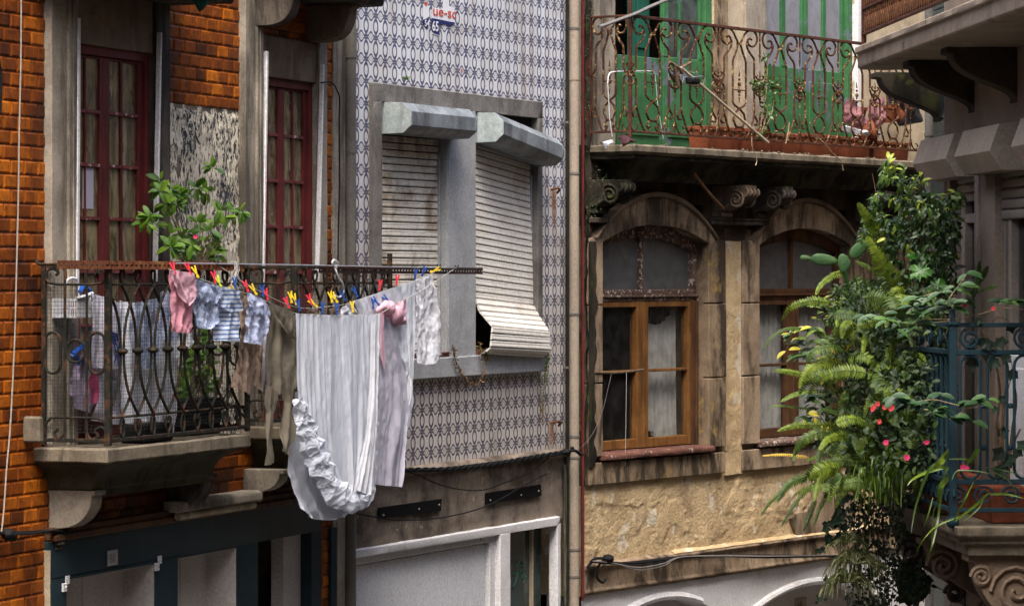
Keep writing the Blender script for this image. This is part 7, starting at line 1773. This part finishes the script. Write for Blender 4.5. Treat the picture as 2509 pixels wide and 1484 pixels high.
# --- dry creeper on the blue house sill, rust runs, weeds
def bpt(x, y, o): s, z = B.p(x, y, o); return B.w(s, o, z)
for strands, lab, n, mt in (([[(1108,846),(1116,880),(1128,905),(1142,930),(1158,940)],[(1112,850),(1118,890),(1133,920)]], 'dry brown creeper hanging over the sill below the first shutter', 60, 'lf_dead'), ([[(1176,840),(1180,870),(1186,895),(1182,925),(1172,938)],[(1170,850),(1190,860),(1196,880)]], 'creeper growing from the foot of the grey window post', 70, 'lf_dead'), ([[(1334,850),(1338,890),(1334,940),(1330,985),(1328,1030)],[(1345,860),(1340,900),(1332,930)]], 'green and brown creeper down the right end of the sill', 90, 'lf_hang')):
    T = thing('creeper', bpt(*strands[0][-1], .06), lab, 'plant'); g = MB(); q = MB()
    for st in strands:
        P = cr([bpt(x, y, .075) for x, y in st], 6); q.tube(P, .003, 4, local=False)
        for k in range(n):
            c = P[pr.randrange(len(P))]; g.rv(pr.uniform(.1,.92)); leaf(g, c+rv3()*.012, rv3()-UP*.6+CAMD*.3, rv3()+CAMD, pr.uniform(.010,.02), .009, .3, .2, SMALL)
    build('foliage', g, M[mt], T, sharp=0); build('stem', q, M['bark'], T)
T = thing('weed', bpt(998, 192, .02), 'tiny weed sprouting on top of the cement window surround', 'plant'); g = MB()
for k in range(12): g.rv(pr.random()); leaf(g, bpt(997+pr.uniform(-4,4), 196, .04), UP+rv3()*.8, CAMD, .03, .014, .3, .2, SMALL)
build('foliage', g, M['lf_hang'], T, sharp=0)
# moss and small weeds on the mossy edge stones of the ochre house
def ypt(x, y, o): s, z = Y.p(x, y, o); return Y.w(s, o, z)
g = MB()
for x0, y0_, sx, sy, n in ((1446,20,6,20,40),(1440,110,4,40,40),(1438,250,4,50,50),(1462,430,20,14,50),(1456,480,14,24,50),(1450,520,8,12,25),(1475,350,16,5,25)):
    for k in range(n): g.rv(pr.random()*.9); leaf(g, ypt(x0+pr.gauss(0,sx), y0_+pr.gauss(0,sy), pr.uniform(.05,.09) if y0_ < 400 else pr.uniform(.08,.3)), rv3()+CAMD-UP*.3, rv3()+CAMD, .014, .008, .3, .2, SMALL)
tag(build('moss_tufts', g, M['lf_mass'], sharp=0), 'moss and tiny weeds on the blackened edge stones beside the pipes', 'moss', kind='stuff')
# creeper on the rusty balustrade
T = thing('creeper', ypt(1880, 330, oB), 'leafy creeper climbing the rusty balustrade between the two green doors', 'plant'); g = MB(); q = MB()
for st in ([(1860,335),(1868,280),(1878,220),(1880,160),(1872,135)],[(1862,335),(1880,270),(1862,225),(1845,200)],[(1866,330),(1890,280),(1896,230),(1890,205)],[(1850,205),(1880,198),(1905,212)]):
    P = cr([ypt(x, y, oB+.02) for x, y in st], 6); q.tube(P, .0025, 4, local=False)
    for k in range(44): c = P[pr.randrange(len(P))]; g.rv(max(.05,pr.gauss(.45,.2))); leaf(g, c+rv3()*.025, rv3()-UP*.4+CAMD*.3, rv3()+CAMD, pr.uniform(.02,.045), .022, .3, .2, SMALL)
build('foliage', g, M['lf_hang'], T, sharp=0); build('stem', q, M['dry'], T)
# ================================================================ clutter on the rusty balcony
zbf = zbal+.002
tr = [(1724,1800),(1806,1868),(1878,1948),(1955,2030),(2040,2120),(2128,2215)]
labs = ['terracotta trough at the left end of the row behind the rusty balustrade','second terracotta trough from the left behind the rusty balustrade','third terracotta trough, left of the right-hand green door panel','fourth terracotta trough, under the middle of the right green door','terracotta trough loaded with pink rags','terracotta trough at the right end below the taupe balcony']
for (a, b), l in zip(tr, labs): trough(Y, Y.S(a,oB-.1), Y.S(b,oB-.1), oB-.24, oB-.05, zbf, pr.uniform(.15,.18), l, grp='terracotta troughs behind the rusty balustrade')
def pot(x, y, r, h, o, label, mat='terracotta', tilt=0.0):
    s, z = Y.p(x, y, o); c = Y.w(s, o, z); g = MB()
    g.lathe([(0,0),(r*.68,0),(r*.92,h*.8),(r,h*.8),(r*1.03,h),(r*.92,h),(r*.85,h*.7),(0,h*.68)], (0,0,0), 18)
    Mx = Matrix.Rotation(tilt, 3, 'Y'); g.v = [c+Mx @ v for v in g.v]
    tag(build('flower_pot', g, M[mat]), label, 'flower pot')
pot(2105,330,.09,.13,oB-.12,'terracotta pot tipped over among the pink rags',tilt=1.3); pot(2100,300,.085,.12,oB-.20,'terracotta pot standing behind the pink rags'); pot(2170,300,.10,.14,oB-.16,'large terracotta pot under the taupe upper balcony'); pot(2210,290,.07,.10,oB-.1,'small terracotta pot near the end of the rusty balustrade',tilt=-.9)
def crumple(name, pts, o, mat, label, seed, cat='rag', dep=.05):
    g = MB(Y); cx = sum(p[0] for p in pts)/len(pts); cy = sum(p[1] for p in pts)/len(pts)
    P = pts+[pts[0]]
    def f(u, v):
        x, y = poly_at(P, u); x = cx+(x-cx)*v; y = cy+(y-cy)*v; s, z = Y.p(x, y, o)
        q = Vector((s*9, seed, z*9)); d = noise.noise(q)*1.2+abs(noise.noise(q*2.3))*.9
        return (s, o+dep*d*(1.1-v*.5)+dep*.6*(1-v), z)
    g.grid(f, 48, 12); tag(build(name, g, M[mat], sharp=0), label, cat)
crumple('pink_rag', [(2068,255),(2085,235),(2115,280),(2130,300),(2100,318),(2065,300)], oB-.08, 'c_rose', 'dusty pink rag heaped left of the hanging pots', 1)
crumple('pink_rag', [(2130,245),(2160,240),(2175,290),(2150,320),(2125,300)], oB-.10, 'c_rose', 'longer pink rag in the middle of the heap', 2)
crumple('white_rag', [(2060,305),(2110,318),(2160,325),(2155,338),(2100,330),(2062,322)], oB-.03, 'c_white2', 'white rag lying along the troughs', 3, dep=.03)
crumple('grey_tarp', [(2170,210),(2215,190),(2250,230),(2260,300),(2200,310),(2175,260)], oB-.18, 'c_grey', 'dark grey plastic sheet crumpled at the end of the balcony', 4)
crumple('pink_rag', [(2190,225),(2215,215),(2225,245),(2200,255)], oB-.10, 'c_rose', 'small pink scrap on top of the grey plastic', 5)
crumple('brown_rag', [(1512,335),(1528,328),(1550,340),(1562,348),(1540,350),(1524,360)], oB+.05, 'c_brown', 'dark brown rag draped over the corner of the mossy ledge', 6, dep=.03)
crumple('white_rag', [(1474,348),(1500,342),(1506,350),(1488,354),(1484,366),(1478,358)], oB+.02, 'c_white2', 'torn white plastic scrap on the mossy ledge', 7, dep=.02)
# bright garments behind the end of the balustrade
def yline(name, pts, o, r, mat, label, cat, n=6, taper=None):
    g = MB(Y); P = [(Y.p(x,y,o)[0], o, Y.p(x,y,o)[1]) for x, y in pts]; g.tube(cr(P, 5) if len(P) > 2 else P, r, n, r1=taper); return tag(build(name, g, M[mat]), label, cat)
T = thing('tv_aerial', ypt(1700, 200, oB+.05), 'broken aerial on a pale pole leaning against the rusty balustrade', 'aerial')
g = MB(Y); P = lambda x, y, o=oB+.05: (Y.p(x,y,o)[0], o, Y.p(x,y,o)[1])
g.tube([P(1668,166), P(1750,236), P(1882,350)], .011, 8); build('pole', g, M['cream_plaster'], T)
g = MB(Y); c = P(1692,198); g.ext_s([(c[1]-.02,c[2]-.03),(c[1]+.05,c[2]-.02),(c[1]+.05,c[2]+.02),(c[1]-.02,c[2]+.03)], c[0]-.05, c[0]+.07); build('dark_case', g, M['rubber'], T, bevel=.01)
g = MB(Y); g.tube([P(1675,190),P(1720,187),P(1726,192),P(1724,205),P(1680,208),P(1672,202),P(1675,190)], .004, 6); build('wire_frame', g, M['steel'], T)
g = MB(Y); g.tube(cr([P(1640,152),P(1660,165),P(1672,180)],3), .014, 6); g.tube([P(1660,172),P(1694,152)], .010, 6); g.tube([P(1652,160),P(1662,210)], .013, 6); build('wooden_bracket', g, M['bark'], T, rough=.004, cell=.02)
T = thing('drying_rack', ypt(1550, 250, oB-.12), 'white wire drying rack behind the corner of the rusty balustrade', 'rack')
g = MB(Y); o = oB-.12; P = lambda x, y, o=oB-.12: (Y.p(x,y,o)[0], o, Y.p(x,y,o)[1])
g.tube(cr([P(1489,205),P(1492,183),P(1506,176),P(1550,175),P(1594,175),P(1605,182)],4), .0045, 6); g.tube([P(1489,205),P(1494,290),P(1500,335)], .003, 6); g.tube([P(1605,182),P(1612,260),P(1625,340)], .003, 6); build('frame', g, M['white_plastic'], T)
yline('wrapped_stick', [(1470,66),(1530,44),(1560,33),(1600,14),(1660,-10)], oB+.03, .013, 'cable_grey', 'grey stick wrapped in string jutting up from the corner of the rusty rail', 'stick')
yline('dead_twig', [(1842,335),(1843,360),(1850,375),(1854,395),(1851,406)], oB+.14, .004, 'dry', 'dead twig hanging from the mossy ledge in front of the left arch', 'twig')
yline('dead_twig', [(1985,300),(1998,330),(2020,352),(2040,375),(2060,395),(2066,418)], oB+.14, .004, 'dry', 'long dead twig hanging from the ledge above the right arch', 'twig')
yline('dead_twig', [(1934,300),(1930,330),(1925,352)], oB+.03, .004, 'dry', 'short dry stem caught in the foot of the balustrade', 'twig')
yline('drain_spout', [(1700,425),(1730,465),(1772,512)], .30, .014, 'wood_dark', 'dark thin spout slanting down above the left arch', 'spout', taper=.012)
g = MB(Y)
for k in range(34):
    x = 1560+670*pr.random()**.7; r = pr.uniform(.004,.013)*(1.4 if k % 9 == 0 else 1)
    g.ball((Y.S(x,oB+.06), oB+pr.uniform(-.02,.09), zbal+r*.3), r, 6, pr.uniform(.4,.9))
tag(build('debris', g, M['ledge'], rough=.003, cell=.01), 'crumbs of plaster and dirt along the edge of the rusty balcony', 'debris', kind='stuff')
# stick and thread in the open window
yline('stick', [(1457,912),(1500,913),(1540,910),(1577,905)], .05, .010, 'bark', 'dark stick laid across the left arched window', 'stick')
yline('thread', [(1535,912),(1534,1000),(1532,1140)], .06, .0016, 'rope', 'vertical thread hanging from the stick in the left window', 'string', 4)
yline('white_wire', [(1421,1098),(1450,1065),(1475,1010),(1490,950),(1498,916)], .07, .0014, 'cable_grey', 'thin white wire rising from the pipe clamp to the stick', 'wire', 4)
# ---------------------------------------------------------------- cables
def fline(fr, name, pts, o, r, mat, label, cat='cable', n=6):
    g = MB(fr); P = [(fr.p(p[0],p[1],o)[0], o, fr.p(p[0],p[1],o)[1]) for p in pts]; g.tube(cr(P, 6), r, n); return tag(build(name, g, M[mat]), label, cat)
T = thing('cable_bundle', bpt(1100, 1148, .07), 'thick twisted black cable running under the blue tiles to the pipe', 'cable')
for k in range(3):
    g = MB(B); P = cr([(*B.p(x,y,.07), 0) for x, y in ((900,1158),(985,1151),(1100,1148),(1200,1137),(1300,1120),(1390,1105))], 30)
    g.tube([(p.x, .07+.009*math.cos(i*.45+k*2.09), p.y+.009*math.sin(i*.45+k*2.09)) for i, p in enumerate(P)], .0085, 5); build('strand', g, M['rubber'], T)
fline(B, 'black_cable', [(1000,1156),(1030,1165),(1065,1182),(1120,1197),(1180,1200),(1230,1184),(1290,1160),(1345,1120)], .06, .0045, 'rubber', 'thin black cable sagging below the thick one')
fline(B, 'black_cable', [(870,1256),(900,1262),(960,1272),(1020,1273),(1090,1266),(1160,1250),(1215,1228),(1280,1190),(1340,1160)], .055, .0045, 'rubber', 'thin black cable looping across the two black boards')
g = MB(B); s, z = B.p(1386, 1107, .09); g.ball((s,.09,z), .035, 10, .7); g.tube(cr([(s-.02,.08,z),(s+.06,.13,z+.01),(s+.15,.14,z-.02),(s+.24,.12,z-.03)],5), .012, 6); g.ball((s+.05,.12,z+.025), .016, 8)
tag(build('cable_clamp', g, M['rubber']), 'black cable clamp strapped round the beige downpipe', 'clamp')
T = thing('cable_bundle', ypt(1700, 1362, .08), 'bundle of black cables sagging along the band of the ochre house', 'cable')
for k in range(5):
    g = MB(Y); j = [pr.uniform(-4,4) for _ in range(8)]; sg = (0,3,8,14,20)[k]
    P = [(1448,1374+j[0]*.4),(1500,1378+j[1]*.5),(1560,1375+sg),(1620,1368+sg*.8),(1660,1364),(1760,1360+j[5]*.6),(1880,1362+j[6]*.7),(2060,1360+j[7]*.7)]
    g.tube(cr([(Y.p(x,y,.085)[0], .085+.006*k, Y.p(x,y,.085)[1]) for x, y in P], 6), (.009,.008,.005,.005,.003)[k], 5); build('strand', g, M['rubber' if k < 3 else 'cable_grey'], T)
g = MB(Y); s, z = Y.p(1490, 1368, .1); g.ball((s,.1,z), .045, 10, .8); g.tube(cr([(s,.1,z),(s-.1,.09,z-.03),(s-.12,.08,z-.12),(s-.05,.08,z-.17),(s,.08,z-.15)],5), .010, 6); g.tube(cr([(s-.02,.1,z),(s-.15,.08,z+.01),(s-.22,.06,z-.05)],5), .012, 6)
tag(build('cable_joint', g, M['rubber']), 'lumpy black cable joint at the left end of the lower bundle', 'cable joint')
fline(O, 'white_cable', [(52,-20),(51,150),(47,330),(45,480),(41,640),(37,800),(30,960),(24,1060),(16,1150),(10,1240),(3,1310)], .035, .0042, 'cable_white', 'off-white cable hanging down the orange tiles at the left edge')
fline(O, 'black_cable', [(-20,1306),(20,1305),(60,1304),(110,1301),(165,1300)], .06, .010, 'rubber', 'black cable crossing the tiles below the left balcony bracket')
fline(O, 'black_cable', [(30,1308),(80,1306),(130,1299),(160,1303),(190,1303)], .075, .006, 'rubber', 'thinner black cable twisted beside the lower left one')
g = MB(O); s, z = O.p(20, 1308, .07); g.ball((s,.07,z), .036, 10, .9); g.ball((s+.03,.08,z-.012), .026, 8); tag(build('cable_joint', g, M['rubber'], rough=.004, cell=.02), 'black cable joint on the orange tiles at the left edge', 'cable joint')
fline(O, 'black_cable', [(786,203),(812,203),(826,222),(832,245),(831,300),(832,450),(829,560),(828,700)], .095, .005, 'rubber', 'thin black cable running down the stone pilaster')
fline(O, 'black_cable', [(-3,150),(2,180),(2,230),(0,280)], .03, .008, 'rubber', 'short black cable end on the tiles at the far left')
for x, y in ((300,60),(910,143)):
    pass
# rusty iron hooks left in the blue tiles
for i, (x, y, l) in enumerate(((1355,465,'rusty hook with an orange rust run on the blue tiles near the pipe'),(1358,1035,'rusty iron stub low on the blue tiles near the pipe'))):
    T = thing('rusty_hook', bpt(x, y, .01), l, 'hook'); s, z = B.p(x, y, .01)
    g = MB(B); g.tube(cr([(s-.02,.0,z),(s-.01,.05,z+.01),(s+.02,.05,z+.0),(s+.025,.03,z-.025)],4), .009, 6); build('hook', g, M['iron_rust'], T)
